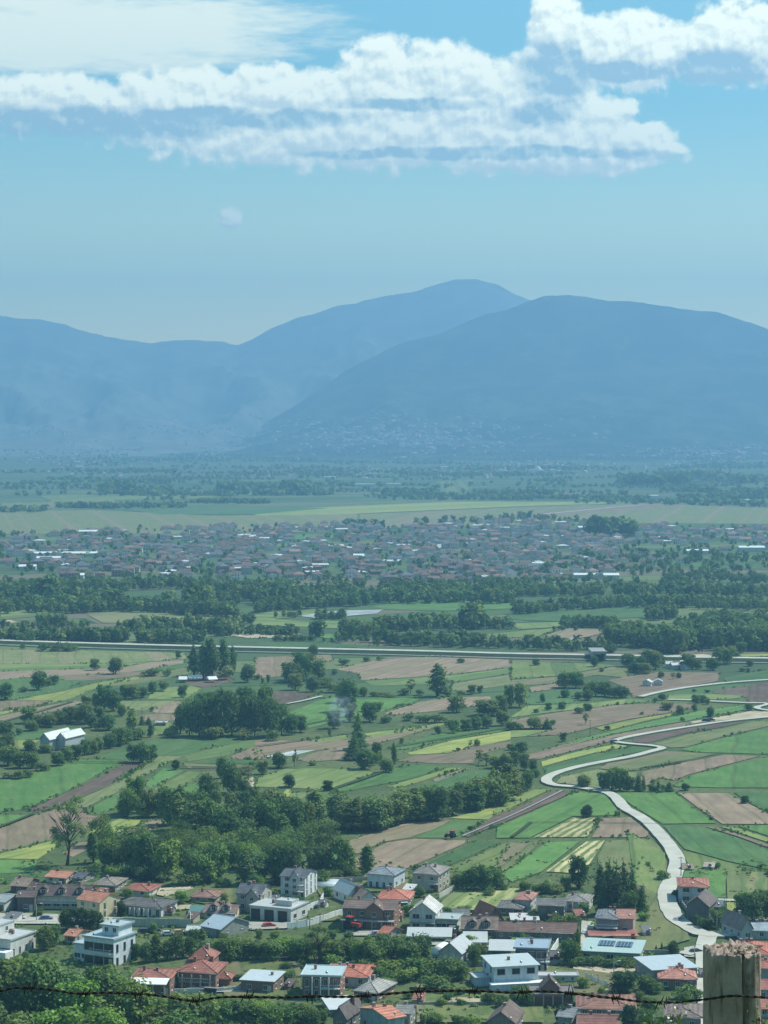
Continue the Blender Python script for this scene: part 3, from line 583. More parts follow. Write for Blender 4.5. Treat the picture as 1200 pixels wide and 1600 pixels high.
for (a, c) in [((0, 1130), (115, 1097)), ((100, 1192), (200, 1192)), ((0, 1294), (56, 1272)), ((280, 1200), (400, 1203)), ((520, 1235), (600, 1208)), ((400, 1168), (560, 1145)), ((605, 1170), (800, 1137)), ((830, 1287), (800, 1310)), ((400, 1148), (545, 1120)), ((1000, 1202), (1130, 1180)), ((530, 1092), (660, 1089)), ((300, 1200), (470, 1201))]:
    ribbon('field_margin', [a, ((a[0] + c[0]) / 2, (a[1] + c[1]) / 2 + 0.6), c], 1.6, M['verge'], 0.8)
# ================= TREES =================
RNG = np.random.default_rng(11)
def quads(C, N, size, rng, tilt=0.6, asp=0.75):
    """leaf sprays: one small tilted diamond per point"""
    n = len(C); N = N + rng.normal(0, tilt, (n, 3)); N /= np.linalg.norm(N, axis=1)[:, None] + 1e-9
    A = np.cross(N, rng.normal(0, 1, (n, 3))); A /= np.linalg.norm(A, axis=1)[:, None] + 1e-9
    B = np.cross(N, A); s = (size * rng.uniform(0.6, 1.35, n))[:, None]
    bend = N * s * rng.uniform(-.25, .25, n)[:, None]
    V = np.stack([C + A * s, C + B * s * asp + bend, C - A * s * 0.9, C - B * s * asp + bend], 1)
    return V.reshape(-1, 3)
def quad_mesh(name, V, mat, cols=None):
    n = len(V) // 4; me = bpy.data.meshes.new(name); me.vertices.add(len(V)); me.vertices.foreach_set('co', V.astype(np.float32).ravel())
    me.loops.add(n * 4); me.loops.foreach_set('vertex_index', np.arange(n * 4, dtype=np.int32)); me.polygons.add(n)
    me.polygons.foreach_set('loop_start', np.arange(0, n * 4, 4, dtype=np.int32)); me.polygons.foreach_set('loop_total', np.full(n, 4, dtype=np.int32))
    me.materials.append(mat); me.update()
    if cols is not None:
        at = me.color_attributes.new('Col', 'FLOAT_COLOR', 'POINT'); at.data.foreach_set('color', np.repeat(cols, 4, axis=0).astype(np.float32).ravel())
    return me
def crown_pts(kind, n, rng):
    """points and outward normals of a crown of height 1 (ground at 0) and width 1"""
    L = []
    if kind == 'round':
        L.append((0, 0, .56, .38, .36)); L.append((0, 0, .26, .34, .20))
        for i in range(14):
            a = i * 2.4 + rng.uniform(-.6, .6); r = rng.uniform(.12, .37); z = rng.uniform(.22, .82); s = rng.uniform(.09, .20); r *= 1 - abs(z - .5) * .7
            L.append((r * math.cos(a), r * math.sin(a), z, s, s * rng.uniform(.7, .95)))
    elif kind == 'tall':
        for i in range(13):
            a = i * 2.4; z = .16 + .76 * i / 12; w = .30 * math.sin(math.pi * min(1, .22 + .72 * (i / 12))) ** .6
            r = rng.uniform(.05, .22) * (1 - i / 16); L.append((r * math.cos(a), r * math.sin(a), z, w * rng.uniform(.75, 1.1), rng.uniform(.09, .15)))
    elif kind == 'cone':
        for i in range(12):
            z = .12 + .80 * i / 11; w = .43 * (1 - i / 12.5); a = i * 2.4
            L.append((.06 * math.cos(a), .06 * math.sin(a), z, w * rng.uniform(.85, 1.1), .08))
    elif kind == 'bush':
        for i in range(8):
            a = i * 2.4; r = rng.uniform(.05, .30); s = rng.uniform(.18, .3); L.append((r * math.cos(a), r * math.sin(a), rng.uniform(.28, .62), s, rng.uniform(.22, .36)))
    elif kind == 'open':
        for i in range(16):
            a = i * 2.4 + rng.uniform(-.3, .3); z = rng.uniform(.32, .95); r = rng.uniform(.06, .40) * (1 - abs(z - .58)); s = rng.uniform(.09, .15)
            L.append((r * math.cos(a), r * math.sin(a), z, s, s * .8))
    W = np.array([l[3] ** 2 * rng.uniform(.6, 1.5) for l in L]); idx = rng.choice(len(L), n, p=W / W.sum())
    D = rng.normal(0, 1, (n, 3)); D /= np.linalg.norm(D, axis=1)[:, None]; D[:, 2] = np.where(rng.random(n) < .6, np.abs(D[:, 2]), D[:, 2])
    rad = rng.uniform(.6, 1.0, n) + rng.random(n) ** 6 * .45 if kind != 'open' else rng.uniform(.2, 1.0, n)
    Lc = np.array(L)[idx]
    C = Lc[:, :3] + D * np.stack([Lc[:, 3], Lc[:, 3], Lc[:, 4]], 1) * rad[:, None]
    C[:, 2] = np.clip(C[:, 2], .02, 1.02)
    N = D + np.array([0, 0, .35])
    return C, N
def trunk_mesh(kind, rng, H, W):
    b = MB(); top = {'round': .6, 'tall': .9, 'cone': .95, 'bush': .35, 'open': .8}[kind]
    r0 = .022 * H if kind != 'bush' else .012 * H
    pts = [(rng.uniform(-.012, .012) * H * i, rng.uniform(-.012, .012) * H * i, top * H * i / 5) for i in range(6)]
    b.tube(pts, [r0 * (1.25 if i == 0 else 1 - .15 * i) for i in range(6)], 7)
    for k in range({'round': 7, 'tall': 8, 'cone': 5, 'bush': 4, 'open': 20}[kind]):
        t = rng.uniform(.25, .85); p = Vector(pts[0]).lerp(Vector(pts[-1]), t); a = k * 2.4; l = W * rng.uniform(.25, .42) * (1.15 - .75 * t); up = rng.uniform(.4, 1.0) * l + (.5 * l if kind in ('open', 'tall') else 0)
        q = p + Vector((math.cos(a) * l * .5, math.sin(a) * l * .5, up * .45)); e = p + Vector((math.cos(a) * l, math.sin(a) * l, up))
        e.z = min(e.z, H * .86); q.z = min(q.z, e.z); b.tube([p, q, e], [r0 * .45, r0 * .3, r0 * .1], 5)
        if kind == 'open':
            for s in (-.5, .5, .1):
                f = e + Vector((math.cos(a + s) * l * .3, math.sin(a + s) * l * .3, l * .2)); f.z = min(f.z, H * .97); b.tube([q.lerp(e, .6), f], [r0 * .2, r0 * .05], 4)
    return b.mesh('trunk', M['bark'])
TREE = {}
NOM = {'round': (10, 9), 'tall': (16, 7), 'cone': (15, 8), 'bush': (4, 5), 'open': (15, 12)}
CNT = {'round': 2600, 'tall': 2600, 'cone': 2400, 'bush': 1100, 'open': 4200}
for kind in NOM:
    H, W = NOM[kind]; TREE[kind] = []
    for v in range(5 if kind == 'round' else 3):
        rng = np.random.default_rng(100 + v * 7 + len(kind)); C, N = crown_pts(kind, CNT[kind], rng)
        C = C * np.array([W, W, H]); size = {'round': .36, 'tall': .34, 'cone': .33, 'bush': .24, 'open': .19}[kind]
        TREE[kind].append((quad_mesh('crown', quads(C, N, np.full(len(C), size), rng), M['leaf']), trunk_mesh(kind, rng, H, W)))
GREENS = {'dark': (0.122, 0.200, 0.082), 'mid': (0.156, 0.226, 0.086), 'light': (0.219, 0.278, 0.109), 'pale': (0.263, 0.290, 0.155), 'black': (0.073, 0.122, 0.060), 'spring': (0.206, 0.307, 0.086)}
NAMES = {'round': ('broadleaf_tree', 'tree'), 'tall': ('poplar_tree', 'poplar'), 'cone': ('conifer_tree', 'conifer'), 'bush': ('bush', 'bush'), 'open': ('sparse_tree', 'tree')}
ORD = 'first second third fourth fifth sixth seventh eighth ninth tenth eleventh twelfth thirteenth fourteenth fifteenth sixteenth seventeenth eighteenth nineteenth twentieth'.split()
prng = random.Random(5)
NT = {'n': 0}
def tree(x, y, w, h, kind='round', tone=None, label=None, group=None, dz=0.0, at=None):
    """x, y: picture spot of the foot; w, h: picture size"""
    P = at if at is not None else G(x, y); s = FP / P.y
    H, W = NOM[kind]; sx = w / s / W * 1.08; sz = h / s / H * 1.04
    nm, cat = NAMES[kind]; v = prng.randrange(len(TREE[kind])); tone = tone or prng.choice(['dark', 'dark', 'mid', 'mid', 'light'])
    g = GREENS[tone]; j = [prng.uniform(.85, 1.15) for _ in range(3)]; k = prng.uniform(.85, 1.15); c = tuple(g[i] * k * (1 + (j[i] - 1) * .5) for i in range(3))
    r = empty(nm, (P.x, P.y, max(P.z, 0) - 0.1 + dz), prng.uniform(0, 6.28), label or '%s in the fields' % nm.replace('_', ' '), cat, group)
    r.scale = (sx * prng.uniform(.85, 1.12), sx * prng.uniform(.8, 1.2), sz); r.rotation_euler = (prng.uniform(-.06, .06), prng.uniform(-.06, .06), r.rotation_euler.z)
    cm, tm = TREE[kind][v]
    link('crown', cm, r, color=c); link('trunk', tm, r)
    NT['n'] += 1; NT[cat] = NT.get(cat, 0) + 1
    return r
def clump(where, group, rows, tone=None):
    """a clump of trees: each gets its rank from the left in the label"""
    rows = sorted(rows, key=lambda t: t[0]); n = len(rows)
    hs = sorted(rows, key=lambda t: -t[3])
    for i, t in enumerate(rows):
        kind = t[4] if len(t) > 4 else 'round'; tn = t[5] if len(t) > 5 else tone
        what = {'round': 'tree', 'tall': 'poplar', 'cone': 'conifer', 'bush': 'bush', 'open': 'loose tree'}[kind]
        if n == 1: lab = '%s %s' % (what, where)
        elif i == 0: lab = 'leftmost %s %s' % (what, where)
        elif i == n - 1: lab = 'rightmost %s %s' % (what, where)
        elif i < 20: lab = '%s from left, a %s %s' % (ORD[i], what, where)
        else: lab = '%s from right, a %s %s' % (ORD[n - 1 - i], what, where)
        tree(*t[:4], kind, tn, lab, group)
def belt(where, group, pts, n, h, wk=0.8, kinds=('round',), tones=None, deep=8, seed=1):
    r = random.Random(seed); rows = []
    for i in range(n):
        t = (i + r.uniform(.1, .9)) / n * (len(pts) - 1); k = min(int(t), len(pts) - 2); f = t - k
        x = pts[k][0] * (1 - f) + pts[k + 1][0] * f; y = pts[k][1] * (1 - f) + pts[k + 1][1] * f
        hh = r.uniform(*h); rows.append((x, y + r.uniform(-deep, deep), hh * wk * r.uniform(.85, 1.2), hh, r.choice(kinds), r.choice(tones) if tones else None))
    clump(where, group, rows)
# ---- field trees, near the motorway ----
clump('standing alone in the open field under the motorway bank', 'lone field trees', [(148, 1047, 17, 19, 'round', 'mid'), (180, 1053, 27, 28, 'round', 'dark'), (278, 1029, 11, 14)])
clump('in the round clump at the left field edge', 'left edge clump', [(8, 1093, 28, 26), (60, 1078, 30, 33, 'round', 'dark'), (84, 1070, 20, 17, 'bush', 'dark'), (38, 1081, 18, 10, 'bush', 'pale'), (76, 1072, 14, 12, 'bush')])
clump('beside the small white tents', 'trees beside the tents', [(238, 1056, 30, 12, 'bush', 'dark'), (262, 1057, 14, 14, 'bush', 'light'), (386, 1066, 25, 31, 'round', 'dark'), (402, 1062, 12, 10, 'bush')])
clump('in the tall dark grove beside the white tents', 'tall dark grove', [(303, 1056, 26, 46, 'tall', 'dark'), (317, 1062, 27, 55, 'tall', 'dark'), (333, 1062, 30, 63, 'tall', 'dark'), (350, 1058, 30, 60, 'tall', 'dark'), (363, 1055, 20, 45, 'tall', 'dark'), (325, 1058, 26, 60, 'tall', 'mid'), (355, 1062, 24, 24, 'bush', 'pale')])
clump('in the hedgerow running up to the tents', 'hedgerow by the tents', [(150, 1107, 20, 24), (163, 1108, 26, 38, 'round', 'dark'), (177, 1111, 28, 36, 'round', 'dark'), (135, 1100, 20, 14), (195, 1092, 22, 22), (208, 1092, 26, 24), (222, 1090, 20, 18), (238, 1084, 20, 20), (255, 1080, 20, 18, 'bush', 'light'), (190, 1118, 14, 20)])
clump('in the hedgerow behind the white-roofed barn', 'hedgerow behind the barn', [(45, 1130, 30, 26), (62, 1134, 24, 18), (76, 1136, 26, 22), (92, 1132, 22, 22), (108, 1130, 26, 28), (122, 1128, 26, 26), (133, 1131, 30, 34, 'round', 'mid'), (142, 1137, 22, 24), (156, 1126, 20, 22), (152, 1140, 16, 14, 'bush', 'pale'), (48, 1142, 24, 18), (10, 1152, 30, 26), (30, 1148, 14, 12, 'bush')])
clump('in the row right of the barn', 'trees right of the barn', [(168, 1141, 30, 27, 'round', 'dark'), (205, 1152, 28, 44, 'tall', 'light'), (172, 1169, 26, 26), (186, 1165, 28, 30), (197, 1162, 24, 28), (215, 1155, 26, 20, 'bush'), (235, 1152, 13, 22, 'tall', 'dark'), (190, 1120, 12, 20), (222, 1133, 12, 16, 'cone', 'dark'), (232, 1133, 12, 14, 'cone', 'dark')])
clump('in the thicket in front of the barn', 'thicket in front of the barn', [(12, 1196, 34, 32), (30, 1200, 26, 26), (48, 1180, 24, 24), (50, 1200, 32, 26), (66, 1204, 26, 14, 'bush', 'dark'), (72, 1176, 22, 16, 'bush'), (90, 1196, 26, 22), (104, 1190, 24, 26), (118, 1186, 26, 24), (132, 1180, 22, 26), (146, 1178, 18, 24), (153, 1176, 16, 26), (14, 1216, 24, 12, 'bush', 'pale'), (30, 1217, 22, 16, 'bush', 'light'), (42, 1215, 16, 14, 'bush'), (45, 1172, 22, 18), (3, 1180, 20, 24), (12, 1170, 26, 26)])
clump('in the round clump on the green field edge', 'clump at the field corner', [(208, 1191, 28, 30), (222, 1192, 32, 33), (236, 1190, 22, 28)], 'dark')
clump('alone at the corner of the bright green plot', 'lone bushes on the plots', [(274, 1203, 17, 17, 'round', 'black')])
clump('in the big wood in the middle of the fields', 'big wood in the fields', [(282, 1146, 28, 50), (296, 1150, 34, 60), (312, 1150, 36, 66), (330, 1150, 36, 66), (345, 1152, 38, 72), (362, 1150, 34, 66), (380, 1148, 34, 66), (398, 1150, 36, 62), (413, 1140, 34, 72, 'round', 'mid'), (425, 1152, 36, 66), (440, 1148, 30, 50), (455, 1148, 26, 36), (470, 1144, 24, 28), (330, 1155, 34, 22, 'bush', 'light'), (382, 1155, 26, 18, 'bush', 'pale'), (268, 1152, 26, 20, 'bush'), (285, 1090, 18, 20), (426, 1158, 22, 20, 'bush', 'light'), (350, 1110, 40, 34), (385, 1105, 36, 34), (320, 1112, 36, 32)], 'dark')
clump('around the smoke in the middle of the fields', 'trees around the smoke', [(544, 1112, 42, 56, 'round', 'dark'), (536, 1098, 30, 34, 'round', 'dark'), (522, 1138, 28, 28), (547, 1128, 24, 30), (577, 1128, 28, 32), (588, 1112, 20, 16), (572, 1112, 18, 14), (601, 1130, 14, 12, 'bush'), (515, 1150, 8, 14)])
clump('in the dark pointed group between the plots', 'dark pointed group', [(553, 1187, 32, 44, 'cone', 'dark'), (560, 1172, 30, 62, 'cone', 'dark'), (590, 1192, 22, 34), (570, 1202, 40, 32, 'round', 'dark'), (548, 1188, 28, 26, 'cone', 'dark'), (604, 1207, 26, 24), (617, 1194, 12, 34, 'tall', 'mid'), (584, 1196, 18, 24, 'bush', 'light')])
clump('in the loose group below the motorway', 'group below the motorway', [(455, 1066, 36, 34), (472, 1064, 34, 44), (480, 1052, 30, 34), (497, 1062, 30, 36), (462, 1078, 28, 28, 'round', 'light'), (488, 1081, 26, 26), (448, 1062, 18, 26), (508, 1074, 26, 18, 'bush'), (520, 1082, 26, 18, 'bush', 'light'), (523, 1054, 10, 10, 'bush'), (419, 1068, 6, 14), (410, 1068, 5, 10)])
clump('along the motorway fence', 'small bushes by the motorway', [(490, 1024, 16, 18, 'round', 'dark'), (537, 1039, 20, 11, 'bush', 'dark'), (573, 1034, 13, 9, 'round'), (593, 1032, 12, 9, 'bush'), (720, 1036, 13, 9, 'bush', 'dark'), (36, 1014, 10, 9, 'bush', 'dark'), (68, 1017, 24, 13, 'bush'), (88, 1017, 26, 16, 'bush'), (108, 1017, 26, 14, 'bush'), (838, 1040, 14, 12), (929, 1042, 16, 18, 'round', 'dark'), (460, 1026, 10, 8, 'bush')])
tree(684, 1088, 38, 50, 'tall', 'mid', 'tall pale poplar with gaps standing alone near the field centre'); 
clump('in the low hedge beside the lone poplar', 'low hedge by the poplar', [(632, 1086, 22, 12, 'bush'), (641, 1084, 22, 24, 'open', 'light'), (655, 1086, 14, 10, 'bush'), (588, 1088, 24, 9, 'bush'), (608, 1089, 22, 8, 'bush', 'light'), (568, 1088, 16, 16), (700, 1088, 16, 8, 'bush'), (720, 1086, 14, 8, 'bush')])
clump('in the wooded hedge right of the centre', 'wooded hedge right of centre', [(714, 1113, 36, 28, 'round', 'light'), (737, 1085, 18, 16), (750, 1083, 12, 12), (762, 1118, 46, 26, 'round', 'mid'), (783, 1108, 26, 24), (796, 1106, 22, 36), (812, 1105, 26, 40), (785, 1134, 26, 24), (708, 1145, 28, 24, 'bush', 'mid'), (728, 1142, 22, 20), (744, 1140, 24, 22), (760, 1138, 24, 22), (788, 1118, 14, 30), (684, 1147, 14, 14, 'round', 'dark'), (640, 1126, 26, 13, 'bush'), (662, 1129, 26, 14, 'bush', 'dark'), (683, 1129, 24, 14, 'bush'), (605, 1128, 16, 12, 'bush'), (798, 1141, 18, 14)])
clump('in the scattered trees on the right-hand fields', 'scattered trees right', [(880, 1159, 14, 15), (863, 1133, 14, 9, 'bush', 'dark'), (949, 1141, 12, 9, 'bush'), (1003, 1117, 8, 6, 'bush'), (835, 1139, 28, 22), (855, 1139, 20, 18, 'cone', 'dark'), (810, 1140, 20, 12, 'bush'), (915, 1133, 12, 20, 'open'), (1062, 1117, 14, 17), (1110, 1120, 15, 17, 'round', 'mid'), (1066, 1127, 9, 8, 'bush'), (1085, 1112, 10, 14), (1041, 1110, 22, 14, 'round'), (1035, 1094, 14, 12), (1024, 1097, 12, 8, 'bush'), (1087, 1100, 16, 16), (1098, 1098, 16, 14), (1105, 1101, 12, 12, 'bush'), (1170, 1110, 14, 12), (1084, 1081, 10, 5, 'bush', 'black'), (1105, 1082, 10, 5, 'bush', 'black'), (1033, 1059, 10, 11), (1051, 1062, 12, 12, 'open'), (1061, 1060, 10, 10)])
clump('in the loose wood above the brown fields', 'loose wood right', [(883, 1075, 30, 26), (900, 1075, 28, 26), (922, 1082, 28, 18, 'round', 'light'), (918, 1094, 20, 18), (930, 1088, 24, 26), (945, 1088, 28, 24), (960, 1090, 20, 18), (972, 1090, 22, 20), (883, 1090, 18, 14), (903, 1092, 14, 12), (857, 1110, 14, 13), (878, 1108, 18, 12), (918, 1111, 18, 14), (905, 1115, 18, 12, 'bush'), (848, 1098, 10, 16), (838, 1114, 10, 8, 'bush'), (940, 1050, 10, 8)])
clump('in the grove at the end of the motorway', 'grove by the motorway', [(980, 1042, 26, 22), (990, 1050, 20, 14), (1000, 1050, 24, 26), (1012, 1046, 30, 32), (1024, 1046, 26, 30), (1008, 1053, 26, 18, 'round', 'light'), (1032, 1040, 16, 20), (1075, 1046, 26, 26, 'round', 'mid'), (1090, 1046, 20, 18), (1113, 1047, 22, 20), (1120, 1040, 24, 24), (1135, 1038, 26, 26), (1125, 1024, 22, 14), (1143, 1024, 20, 16), (1157, 1020, 22, 18), (1150, 1030, 18, 12), (1160, 1049, 14, 7, 'bush'), (1169, 1051, 8, 8), (1172, 1041, 14, 12)])
clump('in the dark row inside the bend of the white road', 'row inside the road bend', [(912, 1231, 24, 22, 'round', 'light'), (943, 1235, 20, 30), (956, 1236, 30, 36, 'round', 'mid'), (968, 1236, 34, 38, 'round', 'mid'), (980, 1237, 26, 26), (997, 1237, 18, 28, 'cone', 'dark'), (1005, 1236, 12, 26, 'cone'), (1019, 1237, 14, 12), (1029, 1238, 16, 20, 'cone'), (1046, 1237, 14, 18, 'cone', 'dark'), (1071, 1235, 16, 12), (1036, 1237, 12, 12, 'bush'), (1164, 1256, 14, 14, 'round', 'black'), (1111, 1282, 8, 6, 'bush', 'black'), (916, 1278, 26, 20, 'round', 'black'), (969, 1308, 8, 6, 'bush')])
clump('in the clump left of the road bend', 'clump left of the road bend', [(760, 1196, 24, 20, 'open', 'mid'), (775, 1200, 26, 20), (790, 1202, 24, 24), (806, 1196, 22, 24), (815, 1176, 22, 18), (800, 1172, 16, 12, 'bush'), (808, 1176, 24, 14), (748, 1194, 16, 24, 'open'), (735, 1168, 10, 12, 'open'), (745, 1166, 10, 12), (716, 1173, 8, 6, 'bush', 'black'), (628, 1162, 9, 10), (662, 1166, 6, 6, 'bush', 'black'), (820, 1203, 20, 28), (833, 1205, 18, 20), (824, 1236, 24, 32), (812, 1243, 20, 30), (838, 1214, 14, 14), (798, 1172, 12, 10)])
clump('among the plots left of centre', 'bushes on the left plots', [(436, 1200, 26, 26, 'round', 'dark'), (460, 1198, 12, 28, 'open', 'mid'), (410, 1210, 20, 22), (452, 1230, 22, 22, 'round', 'black'), (512, 1236, 18, 18, 'round', 'black'), (488, 1264, 27, 27, 'round', 'black'), (488, 1196, 12, 7, 'bush')])
clump('in the pair of crowns beside the sandy path', 'crowns by the sandy path', [(345, 1216, 24, 36), (357, 1240, 34, 54, 'round', 'dark'), (368, 1238, 26, 40), (322, 1250, 32, 44), (335, 1254, 28, 34), (384, 1210, 22, 16, 'bush', 'pale'), (380, 1244, 24, 30)], 'dark')
clump('in the group between the left green plots', 'group on the left plots', [(200, 1275, 34, 48, 'round', 'mid'), (214, 1270, 34, 58, 'round', 'mid'), (232, 1276, 30, 42), (250, 1276, 32, 42), (222, 1278, 28, 30), (196, 1276, 20, 30)], 'mid')
# ---- the long wood between the fields and the village ----
belt('in the long wood between plots and village', 'left half of the long wood', [(262, 1290), (300, 1310), (345, 1318), (400, 1322), (450, 1318), (500, 1300)], 20, (50, 70), .75, ('round', 'round', 'round', 'tall'), ('mid', 'mid', 'dark', 'light'), 10, 3)
belt('in the front of the long wood', 'front of the long wood', [(290, 1270), (330, 1275), (380, 1272), (420, 1268), (470, 1290)], 9, (34, 46), .8, ('round',), ('mid', 'light', 'dark'), 6, 4)
belt('in the right half of the long wood', 'right half of the long wood', [(520, 1290), (560, 1295), (600, 1294), (650, 1282), (700, 1273), (760, 1262), (800, 1250)], 20, (40, 60), 1.0, ('round', 'round', 'tall'), ('mid', 'dark', 'light', 'mid'), 6, 6)
belt('in the dark wood along the village edge', 'wood along the village edge', [(140, 1345), (190, 1362), (250, 1372), (320, 1378), (400, 1380), (460, 1376), (520, 1372), (590, 1362)], 20, (44, 66), .8, ('round', 'round', 'tall'), ('dark', 'mid', 'dark', 'spring'), 5, 7)
belt('in the low scrub between wood and houses', 'scrub between wood and houses', [(130, 1366), (250, 1378), (400, 1388), (500, 1380), (560, 1372)], 18, (16, 28), 1.3, ('bush', 'round'), ('mid', 'spring', 'dark', 'black'), 3, 27)
tree(105, 1352, 84, 106, 'open', 'pale', 'tall half-bare tree with dark forked limbs at the left of the plots')
# ================= WOODS AND TOWNS FAR OFF =================
def blob_trees(name, spots, nq, label, seed, sz=1.0, kindf=None):
    """spots: (x, y, z, width, height, tone) in metres; every tree a lobed crown of leaf sprays, the whole wood one object"""
    rng = np.random.default_rng(seed); V = []; Cc = []
    lib = [crown_pts(k, nq, np.random.default_rng(900 + i)) for i, k in enumerate(['round', 'round', 'bush', 'round', 'bush', 'round', 'tall', 'round'])]
    for (x, y, z, w, h, tone) in spots:
        C, N = lib[rng.integers(len(lib))] if h / w < 1.7 else lib[6]
        a = rng.uniform(0, 6.28); ca, sa = math.cos(a), math.sin(a)
        C2 = np.stack([(C[:, 0] * ca - C[:, 1] * sa) * w, (C[:, 0] * sa + C[:, 1] * ca) * w, C[:, 2] * h], 1) + np.array([x, y, z])
        N2 = np.stack([N[:, 0] * ca - N[:, 1] * sa, N[:, 0] * sa + N[:, 1] * ca, N[:, 2]], 1)
        V.append(quads(C2, N2, np.full(nq, math.sqrt(w * h / nq) * 1.15 * sz), rng)); Cc.append(np.tile(np.array([*tone, 1.0]), (nq, 1)))
    me = quad_mesh(name, np.concatenate(V), M['leaf_far'], np.concatenate(Cc))
    return tag(link(name, me), label, kind='stuff')
TONES = [GREENS[k] for k in ('dark', 'dark', 'mid', 'mid', 'light', 'dark')]
def tone(r): 
    c = r.choice(TONES); k = r.uniform(.75, 1.2); return tuple(q * k for q in c)
def line_spots(pts, n, hm, r, deep=3.0, wk=.85):
    out = []
    for i in range(n):
        t = (i + r.uniform(0, 1)) / n * (len(pts) - 1); k = min(int(t), len(pts) - 2); f = t - k
        x = pts[k][0] * (1 - f) + pts[k + 1][0] * f; y = pts[k][1] * (1 - f) + pts[k + 1][1] * f
        P = G(x + r.uniform(-2, 2), y + r.uniform(-deep, deep) * .5)
        if P is None: continue
        h = r.uniform(*hm); out.append((P.x, P.y, P.z - .2, h * wk * r.uniform(.8, 1.4), h, tone(r)))
    return out
r = random.Random(21)
# belts just past the motorway, traced: (points of the foot line, trees, heights in metres, depth in rows)
NEARB = [([(-20, 1000), (60, 1002), (130, 1001), (195, 1002)], 60, (8, 13), 6), ([(120, 1002), (160, 1003), (195, 1003)], 16, (10, 14), 5), ([(0, 982), (70, 980), (140, 982)], 22, (5, 9), 6), ([(60, 978), (100, 978)], 8, (9, 13), 3), ([(215, 1004), (250, 1003), (275, 1004), (315, 1004)], 26, (8, 12), 5),
 ([(185, 985), (230, 982), (290, 985)], 20, (8, 12), 6), ([(290, 984), (340, 990), (370, 990)], 24, (9, 15), 8), ([(355, 992), (420, 992), (470, 990)], 18, (5, 10), 5), ([(400, 990), (450, 992)], 14, (6, 9), 3), ([(430, 1001), (490, 1002)], 18, (4, 6), 2),
 ([(490, 994), (497, 995)], 3, (11, 14), 2), ([(490, 1001), (530, 1003), (580, 1004)], 10, (4, 9), 3), ([(530, 992), (570, 994), (600, 985), (650, 982), (700, 980)], 46, (9, 15), 8), ([(700, 980), (760, 980), (795, 984)], 22, (5, 11), 6), ([(730, 982), (744, 982)], 7, (20, 26), 3),
 ([(585, 1006), (640, 1008), (700, 1008), (745, 1010)], 44, (7, 13), 6), ([(750, 1010), (800, 1012), (860, 1014), (930, 1016), (960, 1018)], 46, (6, 12), 6), ([(880, 980), (920, 979), (960, 981)], 30, (7, 11), 5), ([(495, 968), (540, 968)], 16, (6, 10), 4), ([(430, 965), (470, 964)], 6, (5, 8), 2),
 ([(950, 1003), (1000, 1006), (1040, 1010), (1070, 1010)], 60, (10, 18), 14), ([(1030, 1018), (1060, 1020)], 14, (16, 22), 4), ([(1065, 1012), (1110, 1010), (1160, 1012), (1210, 1012)], 60, (12, 19), 12), ([(1060, 985), (1120, 985), (1200, 990)], 50, (9, 15), 12), ([(1010, 967), (1030, 968), (1055, 966)], 18, (9, 14), 4), ([(1100, 970), (1150, 975), (1210, 976)], 30, (8, 14), 10),
 ([(-20, 955), (50, 952), (120, 955), (170, 950)], 70, (9, 15), 12), ([(-20, 935), (60, 932), (150, 935)], 60, (10, 16), 14), ([(160, 950), (200, 953), (250, 955), (320, 960), (370, 962)], 80, (9, 15), 8), ([(70, 940), (80, 941)], 5, (22, 28), 3), ([(300, 955), (312, 958), (322, 955)], 8, (24, 30), 4), ([(260, 948), (268, 950)], 3, (14, 19), 3), ([(170, 950), (180, 952)], 5, (18, 24), 3),
 ([(400, 955), (440, 952), (500, 948), (550, 944)], 60, (8, 13), 6), ([(340, 935), (400, 938), (450, 935), (520, 938), (560, 940)], 90, (9, 17), 18), ([(550, 942), (620, 940), (670, 938), (720, 936)], 60, (9, 16), 12), ([(700, 935), (760, 938), (800, 938)], 50, (9, 16), 12), ([(805, 958), (860, 953), (920, 950), (960, 948)], 60, (8, 13), 6), ([(960, 948), (1040, 946), (1120, 950), (1200, 952)], 80, (8, 14), 8), ([(960, 928), (1040, 926), (1100, 928), (1210, 930)], 80, (8, 15), 10),
 ([(1040, 910), (1100, 906), (1200, 910)], 50, (8, 14), 8), ([(800, 930), (860, 928), (940, 930)], 60, (7, 13), 8), ([(120, 918), (180, 920), (260, 918), (330, 920)], 60, (8, 14), 8), ([(0, 915), (60, 918), (110, 916)], 30, (6, 11), 8), ([(330, 925), (400, 920), (460, 922)], 40, (8, 13), 10), ([(600, 920), (700, 922), (780, 918), (840, 915)], 60, (7, 13), 14), ([(860, 985), (905, 987)], 3, (4, 7), 2), ([(380, 972), (395, 974)], 5, (8, 11), 2)]
sp = []
for p, n, h, dp in NEARB: sp += line_spots(p, int(n * 1.0), (h[0] * .85, h[1] * .92), r, dp)
blob_trees('woodland', sp, 150, 'belts and groves of dark trees between motorway and first town', 31, 1.15)
GREENS_D = TONES; TONES = [GREENS[k] for k in ('mid', 'dark', 'light', 'mid', 'spring')]
sp = line_spots([(280, 1330), (360, 1345), (440, 1342), (510, 1325)], 16, (9, 12), r, 12, .95) + line_spots([(150, 1325), (230, 1340), (300, 1352), (380, 1358), (460, 1352)], 18, (9, 13), r, 10, .95)
blob_trees('woodland', sp, 2400, 'thick green middle of the wood behind the village', 35, 1.0)
TONES = GREENS_D
